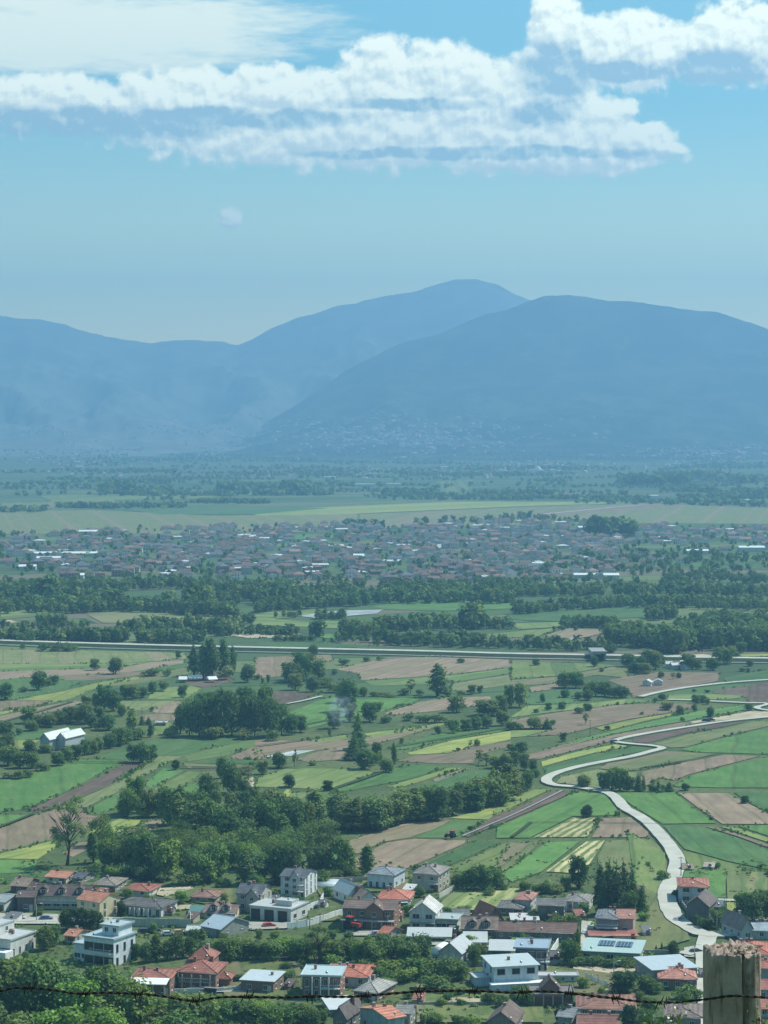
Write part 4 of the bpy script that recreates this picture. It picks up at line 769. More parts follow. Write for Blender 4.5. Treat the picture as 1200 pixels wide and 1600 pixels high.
# trees of the town and round it
def area_spots(x0, x1, y0, y1, n, hm, r, mask=None):
    out = []
    for _ in range(n):
        x, y = r.uniform(x0, x1), r.uniform(y0, y1)
        if mask and not mask(x, y): continue
        P = G(x, y)
        if P is None: continue
        h = r.uniform(*hm); out.append((P.x, P.y, P.z - .2, h * r.uniform(.7, 1.1), h, tone(r)))
    return out
def town_top(x): return np.interp(x, [0, 100, 260, 560, 640, 760, 900, 1060, 1200], [838, 834, 826, 822, 824, 814, 818, 824, 828])
def town_bot(x): return np.interp(x, [0, 110, 200, 400, 560, 760, 900, 960, 1100, 1200], [880, 905, 908, 905, 912, 915, 905, 906, 880, 875])
sp = area_spots(-30, 1230, 812, 925, 1900, (4, 9), r, lambda x, y: town_top(x) - 3 < y < town_bot(x) + 18 and mn.noise(Vector((x / 40., y / 12., 2))) > -.25)
sp += line_spots([(640, 824), (760, 815), (830, 812), (900, 818)], 30, (10, 16), r, 3) + line_spots([(920, 838), (960, 836), (990, 838)], 26, (20, 30), r, 3) + line_spots([(540, 822), (600, 824)], 14, (9, 14), r, 3)
sp += area_spots(840, 1230, 870, 905, 130, (6, 12), r, lambda x, y: y < 893 or x < 850)
blob_trees('woodland', sp, 46, 'garden trees scattered through and around the first town', 32, 1.15)
# far plain: hedges and groves as broken lines across the valley
sp = []
for k in range(120):
    y = 700 + 92 * (k / 120.) ** 1.15; x0 = r.uniform(-60, 1150); ln = r.uniform(40, 260); n = int(ln / r.uniform(3, 7)); hh = r.uniform(7, 14)
    sp += line_spots([(x0, y), (x0 + ln, y + r.uniform(-1.5, 2.5))], n, (hh * .7, hh * 1.3), r, 2)
sp = [q for q in sp if not (q[1] < HC * FP / (781 - HZ) and q[1] > HC * FP / (833 - HZ))]
sp += line_spots([(443, 768), (462, 769), (480, 768)], 26, (24, 32), r, 1.5) + line_spots([(345, 766), (380, 766)], 20, (20, 26), r, 1.5) + line_spots([(160, 772), (205, 770)], 24, (18, 34), r, 3) + line_spots([(970, 757), (1070, 758)], 50, (24, 40), r, 3) + line_spots([(1080, 745), (1180, 757)], 30, (18, 30), r, 4)
sp += line_spots([(90, 793), (180, 794)], 34, (9, 15), r, 3) + line_spots([(180, 793), (290, 793)], 40, (9, 15), r, 3) + line_spots([(300, 786), (420, 786)], 40, (8, 14), r, 3) + line_spots([(0, 800), (70, 799)], 24, (8, 14), r, 3) + line_spots([(640, 780), (760, 781), (830, 781)], 40, (8, 14), r, 2) + line_spots([(900, 784), (1200, 790)], 80, (8, 16), r, 6) + line_spots([(600, 773), (680, 772)], 40, (12, 18), r, 3)
sp += area_spots(-30, 1230, 701, 775, 2100, (8, 14), r, lambda x, y: mn.noise(Vector((x / 90., y / 7., 5))) > .12)
blob_trees('woodland', [(q[0], q[1], q[2], q[3] * 1.45, q[4] * .88, q[5]) for q in sp], 26, 'broken hedges and groves across the far valley plain', 33, 1.1)

# weeds and bramble along the plot margins and in the yards
def tufts():
    RP = np.array([(p.x, p.y) for p in ROADP])
    def onroad(x, y): return np.min((RP[:, 0] - x) ** 2 + (RP[:, 1] - y) ** 2) < 26
    r = random.Random(90); sp = []
    for a, c in EDGES:
        L = (c - a).length; n = int(L / 2.2)
        for i in range(n):
            p = a.lerp(c, (i + r.random()) / n)
            dn = mn.noise(Vector((p.x / 25., p.y / 25., 4)))
            if dn < 0 or r.random() < .35 or onroad(p.x, p.y): continue
            h = r.uniform(.3, .75) * (1 + 1.2 * max(0, dn)) * (1.3 if dn > .3 else 1); t = tone(r)
            sp.append((p.x + r.gauss(0, .5), p.y + r.gauss(0, .9), .1, h * 1.9, h, tuple(q * r.uniform(.9, 1.4) for q in t)))
    blob_trees('undergrowth', sp, 8, 'weeds and bramble growing along the margins of the plots', 41, 1.0)
    sp = []
    for _ in range(9000):
        x, y = r.uniform(-20, 1220), r.uniform(1345, 1620); P = G(x, y)
        if P.y < 590 or mn.noise(Vector((P.x / 14., P.y / 14., 7))) < .02 or (1030 < x < 1110 and 1380 < y < 1500) or (380 < x < 480 and 1440 < y < 1457): continue
        
        if onroad(P.x, P.y): continue
        h = r.uniform(.25, .8); t = tone(r); sp.append((P.x, P.y, max(P.z, 0) + .05, h * 2.4, h, tuple(q * r.uniform(.9, 1.5) for q in t)))
    blob_trees('undergrowth', sp, 9, 'tall grass, weeds and low garden growth between the village houses', 42, 1.0)
tufts()
# ---- houses of the first town ----
M['town'] = simple('house_plaster', None, 0.85, 0.2, objcol=True, var=0.05, scale=0.3)
def roofmat(name, cols):
    m, b, p = principled(name, 0.8, 0.25); tc = b.node('ShaderNodeTexCoord').outputs['Object']; n = b.noise(tc, 0.6, 4, 0.6)
    b.l.new(b.mix(n, cols[0], cols[1]), p.inputs['Base Color']); return m
RM = {'red': roofmat('red_clay_roof', ((0.25, 0.15, 0.125), (0.18, 0.115, 0.10))), 'brown': roofmat('old_brown_roof', ((0.17, 0.115, 0.09), (0.11, 0.085, 0.075))), 'orange': roofmat('orange_clay_roof', ((0.36, 0.21, 0.16), (0.28, 0.17, 0.14))),
      'grey': roofmat('grey_slate_roof', ((0.16, 0.17, 0.18), (0.11, 0.115, 0.12))), 'white': roofmat('white_sheet_roof', ((0.66, 0.68, 0.66), (0.5, 0.54, 0.54)))}
def small_house(kind, W, D, H, rise, hip):
    b = MB(); x, y = W / 2, D / 2; b.box(-x, x, -y, y, -1, H, 0); o = .5; rx = x - (y if hip else 0) * .9
    e = [(-x - o, -y - o, H), (x + o, -y - o, H), (x + o, y + o, H), (-x - o, y + o, H)]; rr = [(-rx - (0 if hip else o), 0, H + rise), (rx + (0 if hip else o), 0, H + rise)]
    b.add(e + rr, [(0, 1, 5, 4), (2, 3, 4, 5)] + ([(1, 2, 5), (3, 0, 4)] if hip else []) + [(3, 2, 1, 0)], 1)
    if not hip: b.add([(-x, -y, H), (-x, y, H), (-x, 0, H + rise * .93), (x, -y, H), (x, y, H), (x, 0, H + rise * .93)], [(1, 0, 2), (3, 4, 5)], 0)
    b.box(-.35, .35, y * .3, y * .3 + .7, H, H + rise + .3, 0)
    for i in range(int(W / 3)):
        for fl in range(int(H / 2.6)):
            X = -x + 1.5 + i * 2.7; b.box(X - .5, X + .5, -y - .03, -y + .1, fl * 2.8 + .9, fl * 2.8 + 2.1, 2)
    for fl in range(int(H / 2.6)):
        for q in (-1.8, 1.8): b.box(x - .1, x + .03, q - .5, q + .5, fl * 2.8 + .9, fl * 2.8 + 2.1, 2)
    return b.mesh('small_house', [M['town'], RM[kind], M['glass']])
PROT = []
for kind in ('red', 'brown', 'orange', 'grey', 'white'):
    for (W, D, H, rise, hip) in [(11, 9, 5.6, 2.6, 1), (12, 9, 3.2, 2.4, 0), (9.5, 9, 6.2, 2.4, 1), (14, 8, 3.4, 2.6, 0)]:
        if kind == 'white': rise *= .45; W *= 1.25; H = 3.4
        PROT.append((kind, small_house(kind, W, D, H, rise, hip)))
WALLC = [(.82, .80, .74), (.50, .47, .40), (.34, .21, .16), (.58, .50, .38), (.40, .40, .38), (.66, .66, .64), (.30, .20, .16)]
r = random.Random(77); spots = []; tries = 0; cell = {}
while len(spots) < 1150 and tries < 60000:
    tries += 1; x, y = r.uniform(-20, 1225), r.uniform(814, 912)
    if not (town_top(x) < y < town_bot(x)): continue
    dens = 1.0 if x > 250 else .55
    if x > 960 and y > 850: dens = .08
    elif x > 960: dens = .8
    if 455 < x < 522 and 830 < y < 845: continue
    if 915 < x < 995 and 825 < y < 842: continue
    if mn.noise(Vector((x / 50., y / 9., 1))) < -.25 or r.random() > dens: continue
    if y > 893 and r.random() < .5: continue
    P = G(x, y); k = (int(P.x // 14), int(P.y // 21))
    if k in cell: continue
    cell[k] = 1; spots.append((P, x, y))
spots.sort(key=lambda s: s[0].y)
ND = 215; acc = {}
TL = {'red': 'small house with a red clay roof in the first town', 'brown': 'small house with a weathered brown roof in the first town', 'orange': 'small house with a bright orange roof in the first town', 'grey': 'small house with a grey slate roof in the first town', 'white': 'low building with a white metal roof in the first town'}
rest = MB(); rest_me = []
for i, (P, x, y) in enumerate(spots):
    kind = r.choices(['red', 'brown', 'orange', 'grey', 'white'], [15, 44, 4, 30, 9])[0]
    cand = [m for k, m in PROT if k == kind]; me = r.choice(cand); rz = r.choice([0.25, 0.25 + math.pi / 2]) + r.uniform(-.25, .25); wc = r.choice(WALLC)
    s = r.uniform(.85, 1.15)
    if i < ND:
        o = link('town_house', me, None, (P.x, P.y, 0), rz, wc); o.scale = (s, s, s)
        tag(o, TL[kind], 'house', {'red': 'red-roofed houses of the first town', 'brown': 'brown-roofed houses of the first town', 'orange': 'orange-roofed houses of the first town', 'grey': 'grey-roofed houses of the first town', 'white': 'white-roofed buildings of the first town'}[kind])
    else: rest_me.append((me, P, rz, s))
def join(name, items, label, mats):
    V = []; F = []; MI = []; k = 0
    for me, P, rz, s in items:
        c, n = math.cos(rz) * s, math.sin(rz) * s
        for v in me.vertices: V.append((v.co.x * c - v.co.y * n + P.x, v.co.x * n + v.co.y * c + P.y, v.co.z * s + max(P.z, 0)))
        for p in me.polygons: F.append(tuple(q + k for q in p.vertices)); MI.append(mats.index(me.materials[p.material_index]))
        k += len(me.vertices)
    m = bpy.data.meshes.new(name); m.from_pydata(V, [], F)
    for q in mats: m.materials.append(q)
    m.polygons.foreach_set('material_index', MI); m.update()
    o = link(name, m, color=(.62, .58, .52)); return tag(o, label, kind='stuff')
MATS = [M['town'], RM['red'], RM['brown'], RM['orange'], RM['grey'], RM['white'], M['glass']]
join('distant_town', rest_me, 'packed roofs of the back half of the first town', MATS)
# ---- settlements at the foot of the mountains ----
r = random.Random(78); items = []
bpy.context.view_layer.update()
MTS = [o for o in bpy.data.objects if o.name.startswith('mountain')]
def hgt(x, y):
    z = 0.0
    for o in MTS:
        ok, loc, nn, ix = o.ray_cast(Vector((x, y, 4000)), Vector((0, 0, -1)))
        if ok: z = max(z, loc.z)
    return z
def settle(n, x0, x1, y0, y1, wt, big=1.0):
    for _ in range(n):
        x = r.gauss((x0 + x1) / 2, (x1 - x0) / 4); y = r.gauss((y0 + y1) / 2, (y1 - y0) / 4); P = G(x, y, flat=False)
        if P is None: continue
        kind = r.choices(['red', 'brown', 'orange', 'grey', 'white'], [20, 20, 14, 12, wt])[0]
        P.z = max(hgt(P.x, P.y), P.z); items.append((r.choice([m for k, m in PROT if k == kind]), P, r.uniform(0, 3.1), r.uniform(.9, 1.5) * big))
settle(700, 380, 830, 664, 708, 34, 1.25); settle(90, 200, 420, 676, 692, 40); settle(160, 0, 250, 700, 740, 20); settle(150, 950, 1230, 696, 728, 34); settle(120, 640, 1000, 720, 742, 20); settle(60, 380, 700, 725, 745, 20); settle(40, 20, 120, 680, 690, 30, 1.2); settle(40, 1050, 1220, 700, 712, 40, 1.3)
join('distant_town', items, 'pale specks of towns along the foot of the mountains', MATS)
b = MB()
for (x, y, w) in [(570, 761, 32), (425, 763, 26), (515, 749, 18), (560, 746, 10), (245, 683, 24), (310, 681, 16), (42, 687, 22), (735, 692, 20), (615, 760, 24), (700, 741, 12), (582, 743, 10), (955, 655, 7), (1022, 780, 16), (1175, 787, 16)]:
    P = G(x, y, flat=False); P.z = max(P.z, hgt(P.x, P.y)); s = FP / P.y; hw_ = w / s / 2; b.box(P.x - hw_, P.x + hw_, P.y, P.y + 40, P.z - 3, P.z + 7, 0)
tag(b.build('distant_sheds', [RM['white']]), 'long white sheds and greenhouses far across the valley', kind='stuff')
# long white greenhouses and halls in the town
def hall(x, y, wpx, D, H, label, col=(.78, .82, .80), nm='warehouse'):
    P = G(x, y); s = FP / P.y; W = wpx / s
    rt = empty(nm, (P.x, P.y + D / 2, 0), 0.05, label, 'warehouse'); w = MB().box(-W / 2, W / 2, -D / 2, D / 2, -.5, H); w.build('wall', M['plaster'], rt, color=(.5, .5, .46))
    b = MB(); b.add([(-W / 2 - .5, -D / 2 - .5, H), (W / 2 + .5, -D / 2 - .5, H), (W / 2 + .5, 0, H + 1.8), (-W / 2 - .5, 0, H + 1.8), (W / 2 + .5, D / 2 + .5, H), (-W / 2 - .5, D / 2 + .5, H)], [(0, 1, 2, 3), (3, 2, 4, 5), (5, 4, 1, 0), (1, 4, 2), (0, 3, 5)])
    b.build('roof', M['sheet'], rt, color=col)
hall(95, 870, 110, 14, 4, 'long low white greenhouse, rear one of two at the town edge'); hall(75, 876, 36, 12, 3, 'short low white greenhouse in front of the long one')
hall(140, 836, 34, 16, 5, 'white-roofed hall at the far left end of the town'); hall(42, 891, 26, 12, 4, 'low white hall on the left field edge of the town')
hall(955, 905, 24, 14, 4, 'cream building with bright roof at the front of the town'); hall(905, 903, 60, 8, 3, 'long pale wall-like shed at the front of the town'); hall(1175, 862, 40, 16, 5, 'bright white hall at the right end of the town'); hall(1090, 866, 34, 12, 4, 'grey low hall at the right end of the town'); hall(912, 832, 16, 20, 7, 'white-roofed hall beside the tall dark poplars of the town'); hall(560, 876, 16, 36, 5, 'bright white roof in the middle of the town'); hall(118, 905, 24, 12, 4, 'pale-roofed house at the lower left corner of the town')
# mosque with a light dome and a slim minaret, far out on the plain
P = G(838, 738, flat=False); rt = empty('mosque', P, 0, 'tiny white mosque with a pale dome and one slim minaret far out', 'mosque')
MB().box(-22, 22, -14, 14, -1, 9).build('wall', M['white'], rt)
b = MB()
for k in range(6):
    a0, a1 = k * math.pi / 12, (k + 1) * math.pi / 12
    b.tube([(4, 0, 9 + 11 * math.sin(a0)), (4, 0, 9 + 11 * math.sin(a1))], [11 * math.cos(a0), 11 * math.cos(a1)], 16)
b.build('dome', M['white'], rt)
MB().tube([(-2, -12, 0), (-2, -12, 34), (-2, -12, 35), (-2, -12, 44)], [1.7, 1.4, 1.6, .1], 8).build('minaret', M['white'], rt)
# ================= THE VILLAGE =================
def _window(w, h, col):
    b = MB(); t = .08; b.box(-w / 2, -w / 2 + t, -.06, .02, 0, h); b.box(w / 2 - t, w / 2, -.06, .02, 0, h); b.box(-w / 2 + t, w / 2 - t, -.06, .02, 0, t); b.box(-w / 2 + t, w / 2 - t, -.06, .02, h - t, h)
    b.box(-.03, .03, -.05, .02, t, h - t); b.box(-w / 2 - .1, w / 2 + .1, -.16, .0, -.1, -.003)
    f = b.mesh('window', M['paint'])
    g = MB().box(-w / 2 + t + .002, w / 2 - t - .002, -.035, .015, t + .002, h - t - .002).mesh('pane', M['glass'])
    return f, g
WIN = {'std': _window(1.3, 1.4, 0), 'wide': _window(2.2, 1.5, 0), 'small': _window(.8, .8, 0), 'tall': _window(1.1, 2.2, 0), 'big': _window(3.2, 2.3, 0), 'huge': _window(5.5, 2.5, 0)}
WSZ = {'std': .9, 'wide': .85, 'small': 1.3, 'tall': .1, 'big': .3, 'huge': .3}
DOORM = MB().box(-.55, .55, -.07, .02, 0, 2.15).mesh('door', M['paint'])
HANDM = MB().box(.35, .47, -.13, -.07, 1.0, 1.05).mesh('handle', M['steel'])
def sub(me, name, par, loc, rz, color=None): return link(name, me, par, loc, rz, color)
def add_window(par, kind, x, y, z, rz, fc=(.7, .7, .68)):
    f, g = WIN[kind]; o = link('window', f, par, (x, y, z), rz, fc); link('pane', g, o)
RED, ORA, BRN, GRY, SLA, PNK, TAN = (.30, .125, .092), (.46, .205, .135), (.15, .105, .085), (.17, .17, .165), (.10, .11, .125), (.38, .19, .15), (.24, .205, .165)
WHT, CRM, BEI, YEL, GYW, BLU, TEA = (.62, .62, .58), (.58, .54, .42), (.42, .40, .33), (.60, .53, .33), (.30, .30, .28), (.56, .63, .68), (.30, .38, .38)
def roof_mesh(kind, W, D, H, rise, o, ridge='x', gable_wall=None):
    b = MB(); x, y = W / 2, D / 2; t = .18
    if kind == 'flat':
        b.box(-x - o, x + o, -y - o, y + o, H + .002, H + .3, 0); b.box(-x - o, x + o, -y - o, -y - o + .2, H + .302, H + .5, 0); b.box(-x - o, x + o, y + o - .2, y + o, H + .302, H + .5, 0)
        b.box(-x - o, -x - o + .2, -y - o + .202, y + o - .202, H + .302, H + .5, 0); b.box(x + o - .2, x + o, -y - o + .202, y + o - .202, H + .302, H + .5, 0); return b
    if kind == 'mono':
        b.add([(-x - o, -y - o, H), (x + o, -y - o, H), (x + o, y + o, H + rise), (-x - o, y + o, H + rise), (-x - o, -y - o, H + t), (x + o, -y - o, H + t), (x + o, y + o, H + rise + t), (-x - o, y + o, H + rise + t)],
              [(3, 2, 1, 0), (4, 5, 6, 7), (0, 1, 5, 4), (1, 2, 6, 5), (2, 3, 7, 6), (3, 0, 4, 7)]); return b
    def shell(e, r, faces, low):
        n = len(e); top = [(p[0], p[1], p[2] + t) for p in e + r]
        b.add(top, faces); b.add(e, [tuple(range(n - 1, -1, -1))])
        for i in range(n):
            a, c = e[i], e[(i + 1) % n]; b.add([a, c, (c[0], c[1], c[2] + t), (a[0], a[1], a[2] + t)], [(0, 1, 2, 3)])
    e = [(-x - o, -y - o, H), (x + o, -y - o, H), (x + o, y + o, H), (-x - o, y + o, H)]
    if kind == 'hip':
        if W >= D: rx = max(x - y, .2); r = [(-rx, 0, H + rise), (rx, 0, H + rise)]; fs = [(0, 1, 5, 4), (1, 2, 5), (2, 3, 4, 5), (3, 0, 4)]
        else: ry = max(y - x, .2); r = [(0, -ry, H + rise), (0, ry, H + rise)]; fs = [(0, 1, 4), (1, 2, 5, 4), (2, 3, 5), (3, 0, 4, 5)]
        shell(e, r, fs, 0)
        # ridge caps
        for i, j in ([(0, 0), (3, 0), (1, 1), (2, 1)] if W >= D else [(0, 0), (1, 0), (2, 1), (3, 1)]):
            p, q = Vector(e[i]), Vector(r[j]); p.z += t + .03; q.z += t + .03; b.tube([p, q], .11, 5)
        p, q = Vector(r[0]), Vector(r[1]); p.z += t + .03; q.z += t + .03; b.tube([p, q], .12, 5)
    else:   # gable: two slabs
        k = 1 + o / ((y if ridge == 'x' else x)) * .9; zl = H - rise * (k - 1)
        if ridge == 'x': A = [(-x - o, -y * k, zl), (x + o, -y * k, zl), (x + o, 0, H + rise), (-x - o, 0, H + rise)]; B = [(x + o, y * k, zl), (-x - o, y * k, zl), (-x - o, 0, H + rise), (x + o, 0, H + rise)]
        else: A = [(x * k, -y - o, zl), (x * k, y + o, zl), (0, y + o, H + rise), (0, -y - o, H + rise)]; B = [(-x * k, y + o, zl), (-x * k, -y - o, zl), (0, -y - o, H + rise), (0, y + o, H + rise)]
        for Q in (A, B):
            P = Q + [(p[0], p[1], p[2] + t) for p in Q]; b.add(P, [(3, 2, 1, 0), (4, 5, 6, 7), (0, 1, 5, 4), (1, 2, 6, 5), (2, 3, 7, 6), (3, 0, 4, 7)])
        p, q = Vector(A[2]), Vector(A[3]); p.z += t; q.z += t; b.tube([p, q], .13, 5)
    return b
def wall_mesh(W, D, H, rise=0, ridge=None, base=1.5):
    b = MB(); x, y = W / 2, D / 2; b.box(-x, x, -y, y, -base, H)
    if ridge == 'x':
        for s in (-1, 1): b.add([(s * x, -y, H), (s * x, y, H), (s * x, 0, H + rise - .05)], [(0, 1, 2) if s > 0 else (1, 0, 2)])
    if ridge == 'y':
        for s in (-1, 1): b.add([(-x, s * y, H), (x, s * y, H), (0, s * y, H + rise - .05)], [(0, 1, 2) if s < 0 else (1, 0, 2)])
    if ridge == 'mono': b.add([(-x, -y, H), (x, -y, H), (x, y, H), (-x, y, H), (x, y, H + rise - .03), (-x, y, H + rise - .03)], [(1, 2, 4), (0, 5, 3), (2, 3, 5, 4)])
    return b
def block(root, W, D, H, roof, rise, rcol, wall='plaster', wcol=WHT, ox=0, oy=0, oz=0, over=.5, ridge='x', rmat='tile', wins=None, side=None, left=None, wname='wall', rname='roof', chim=1, door=True, frame=(.7, .7, .68), seed=1, floors=None, base=1.5):
    """walls, roof, windows and doors of one volume, all children of root (chimneys under the roof, panes under the windows)"""
    r = random.Random(seed)
    ws = wall_mesh(W, D, H, rise, {'gable': ridge, 'mono': 'mono'}.get(roof), base).build(wname, M[wall], root, (ox, oy, oz), color=wcol)
    rf = None
    if roof: rf = roof_mesh(roof, W, D, H, rise, over, ridge).build(rname, M[rmat], root, (ox, oy, oz), color=rcol)
    fh = 2.9; nf = floors or max(1, int((H + .6) / fh)); fh = H / nf
    def row(kind, n, L, place):
        if not kind or n < 1: return
        for fl in range(nf):
            for i in range(n):
                k = kind[fl % len(kind)] if isinstance(kind, (list, tuple)) else kind
                if not k: continue
                u = (i + .5) / n * L - L / 2; zz = fl * fh + WSZ[k] * min(1, fh / 2.8)
                place(k, u, zz)
    if wins: row(wins[0], wins[1], W, lambda k, u, z: add_window(root, k, ox + u, oy - D / 2, oz + z, 0, frame))
    if side: row(side[0], side[1], D, lambda k, u, z: add_window(root, k, ox + W / 2, oy + u, oz + z, math.pi / 2, frame))
    if left: row(left[0], left[1], D, lambda k, u, z: add_window(root, k, ox - W / 2, oy + u, oz + z, -math.pi / 2, frame))
    if roof in ('hip', 'gable') and W > 6 and ridge == 'x': MB().tube([(-W / 2 - over, -D / 2 - over - .07, H - .02), (W / 2 + over, -D / 2 - over - .07, H - .02)], .075, 6).tube([(W / 2 - .15, -D / 2 - .09, 0.1), (W / 2 - .15, -D / 2 - .09, H - .1)], .05, 6).build('gutter', M['steel'], root, (ox, oy - (H * 0), oz))
    if r.random() < .45 and rf is not None: MB().tube([(0, 0, 0), (0, 0, .9)], .03, 5).tube([(0, -.02, .9), (0, -.10, .93), (0, -.14, .95)], [.05, .3, .38], 10).build('satellite_dish', M['steel'], rf, (W * r.uniform(-.4, .4), -D / 2 + .3, H + .2))
    if door:
        u = (1.0 / (wins[1] if wins else 1)) * W * .0 + W * .5 - 1.0
        d = link('door', DOORM, root, (ox + u - .1, oy - D / 2, oz), 0, r.choice([(.2, .1, .06), (.5, .5, .48), (.12, .13, .14)])); link('handle', HANDM, d)
    for i in range(chim):
        if rf is None: break
        cx = W * r.uniform(-.3, .3); cy = D * r.uniform(-.05, .25); hh = H + (rise if roof != 'flat' else 0) * .5
        MB().box(-.35, .35, -.35, .35, 0, rise * .5 + .75).box(-.42, .42, -.42, .42, rise * .5 + .752, rise * .5 + .9).build('chimney', M[r.choice(['brick', 'plaster'])], rf, (cx, cy, hh), color=(.35, .3, .27))
    return ws, rf
def balcony(root, x0, x1, y, depth, z, col=WHT):
    s = MB().box(x0, x1, y - depth, y - .003, z - .18, z).build('balcony', M['plaster'], root, color=col)
    b = MB(); b.box(x0, x1, y - depth, y - depth + .06, z + .9, z + 1.0); n = max(2, int((x1 - x0) / .5))
    for i in range(n + 1): u = x0 + (x1 - x0 - .05) * i / n; b.box(u, u + .05, y - depth + .01, y - depth + .05, z + .002, z + .899)
    b.box(x0, x0 + .06, y - depth + .062, y - .01, z + .9, z + 1.0); b.box(x1 - .06, x1, y - depth + .062, y - .01, z + .9, z + 1.0)
    b.build('railing', M['paint'], s, color=(.6, .6, .58))
GARDEN = []
def house(label, xl, xr, yb, hpx, roof, rpx, rcol, wcol=WHT, wall='plaster', rot=0, D=10, name='house', cat='house', fn=None, **kw):
    GARDEN.append(((xl + xr) / 2, yb, label)); s = scale_at(yb); a = R(rot); ca, sa = math.cos(a), abs(math.sin(a)); W = max(((xr - xl) / s * 1.0 - D * sa) / ca, 3.0)
    P = G((xl + xr) / 2, yb); back = (W * sa + D * ca) / 2
    root = empty(name, (P.x, P.y + back, max(P.z, 0)), a, label, cat, 'houses of the village below' if cat == 'house' else None)
    kw.setdefault('seed', int(xl * 7 + yb))
    kw.setdefault('wins', ('std', max(1, int(W / 3.2)))); kw.setdefault('side', ('std', max(1, int(D / 3.8))) if rot < 0 else None)
    if rot > 0: kw.setdefault('left', ('std', max(1, int(D / 3.8))))
    ridge = kw.get('ridge', 'x'); dip = (yb - HZ) / FP
    rm = rpx / s                        # the roof's own rise, without the depth of the slope one also sees from above
    if roof == 'mono': rm = max(.35, rm - D * ca * dip)
    elif roof == 'hip' or ridge == 'x': rm = max(1.1, rm - (D / 2 + .5) * dip * ca)
    block(root, W, D, hpx / s, roof, rm, rcol, wall, wcol, **kw)
    if fn: fn(root, W, D, hpx / s)
    return root
def pillars(root, n, W, y, H, nm='pillar', t=.3, mat='concrete'):
    for i in range(n):
        x = -W / 2 + t + (W - 2 * t) * i / max(1, n - 1); MB().box(x - t / 2, x + t / 2, y - t / 2, y + t / 2, -1, H).build(nm, M[mat], root)
def dormers(root, n, W, D, H, rise, wcol, rcol):
    for i in range(n):
        x = (i + .5) / n * W - W / 2; z = H + rise * .12; yy = -D / 2 + D * .10
        d = MB(); d.box(-1.2, 1.2, -.1, 2.4, 0, 1.5); d = d.build('dormer', M['plaster'], root, (x, yy, z), color=wcol)
        roof_mesh('gable', 2.4, 3.0, 1.5, .8, .2, 'y').build('dormer_roof', M['tile'], d, (0, 1.2, 0), color=rcol)
        add_window(d, 'std', 0, -.1, .1, 0)
# rot < 0 shows the right-hand side of a house, rot > 0 its left-hand side
# -------- back row, left --------
house('house with an orange roof behind the dark-roofed terrace', 70, 119, 1381, 9, 'gable', 9, ORA, CRM, rot=-18, D=11)
house('house with a dark slate roof right of the orange-roofed one at the back', 112, 143, 1381, 8, 'gable', 9, SLA, GYW, rot=-20, D=10)
house('low house with a wide brown-grey hipped roof at the back', 144, 192, 1394, 10, 'hip', 11, TAN, GYW, rot=-12, D=12)
house('house with a rusty red hipped roof beside the sandy plot', 190, 247, 1402, 9, 'hip', 11, (.30, .12, .085), WHT, rot=-16, D=11)
house('shed with a pale grey ridged roof at the left picture edge', -18, 29, 1425, 15, 'gable', 10, (.30, .33, .32), WHT, rot=-22, D=12, name='shed', rmat='sheet', wins=None, side=('small', 1), chim=0)
house('weathered house with a blotched brown gable roof at the far left', 16, 54, 1399, 14, 'gable', 14, (.25, .19, .15), BRN, rot=-14, D=11)
house('dark brown-walled house squeezed between shed and terrace', 27, 54, 1424, 22, 'gable', 11, (.12, .09, .08), (.16, .13, .12), rot=0, D=10)
def terrace(root, W, D, H): dormers(root, 3, W, D, H, 3.0, CRM, (.11, .08, .075)); balcony(root, -W / 2 + 1, W / 2 - 1, -D / 2, 1.3, H * .5)
house('long cream terrace house with dark roof and three dormers', 52, 142, 1421, 21, 'gable', 17, (.11, .08, .08), CRM, rot=-4, D=11, name='terrace_house', fn=terrace, chim=3, wins=('wide', 6))
house('yellow-gabled house with a bright orange roof by the dark trees', 117, 183, 1437, 27, 'gable', 15, ORA, YEL, rot=-33, D=10, side=('tall', 2), chim=3, over=.3)
def shopfront(root, W, D, H): pillars(root, 6, W * .55, -D / 2 - 1.2, H * .9, mat='white')
house('long grey-roofed hall with white columns and white end wall', 178, 272, 1433, 14, 'hip', 14, (.13, .125, .12), WHT, rot=-20, D=12, name='hall', fn=shopfront, wins=('tall', 6), side=('wide', 2), chim=0)
# -------- left, modern --------
def white_modern(root, W, D, H):
    s = MB().box(-W / 2 - 1, W / 2 + 1, -D / 2 - 4, -D / 2 - .003, -1, 2.2).build('terrace', M['white'], root)
    block(root, W * .4, D * .6, 3, 'flat', 0, (.50, .52, .50), 'plaster', WHT, ox=-W * .3, oz=H + .3, over=.2, rmat='sheet', wins=('big', 1), side=('std', 1), chim=0, door=False, wname='upper_wall', rname='upper_roof', base=0)
house('bright white flat-roofed villa with roof terraces at the left picture edge', -30, 46, 1496, 26, 'flat', 0, (.50, .52, .50), WHT, rot=-25, D=13, name='villa', rmat='sheet', fn=white_modern, wins=(['big', 'std'], 3), side=('tall', 4), chim=2, over=.3)
house('small orange-roofed cottage behind the bluish flat-roofed villa', 100, 133, 1476, 13, 'gable', 10, ORA, BEI, rot=-22, D=8)
def blue_modern(root, W, D, H):
    block(root, W * .55, D * .62, 2.6, 'flat', 0, (.42, .50, .52), 'plaster', (.66, .72, .74), ox=W * .12, oy=D * .18, oz=H + .3, over=.6, rmat='sheet', wins=('std', 2), chim=1, door=False, wname='upper_wall', rname='upper_roof', base=0, seed=3)
    block(root, W * .5, D * .7, H * .62, 'flat', 0, (.42, .50, .52), 'plaster', (.66, .72, .74), ox=-W * .72, oy=0, over=.3, rmat='sheet', wins=('wide', 2), chim=0, door=False, wname='wing_wall', rname='wing_roof')
    balcony(root, -W * .25, W * .45, -D / 2, 1.2, H * .5, (.7, .74, .76))
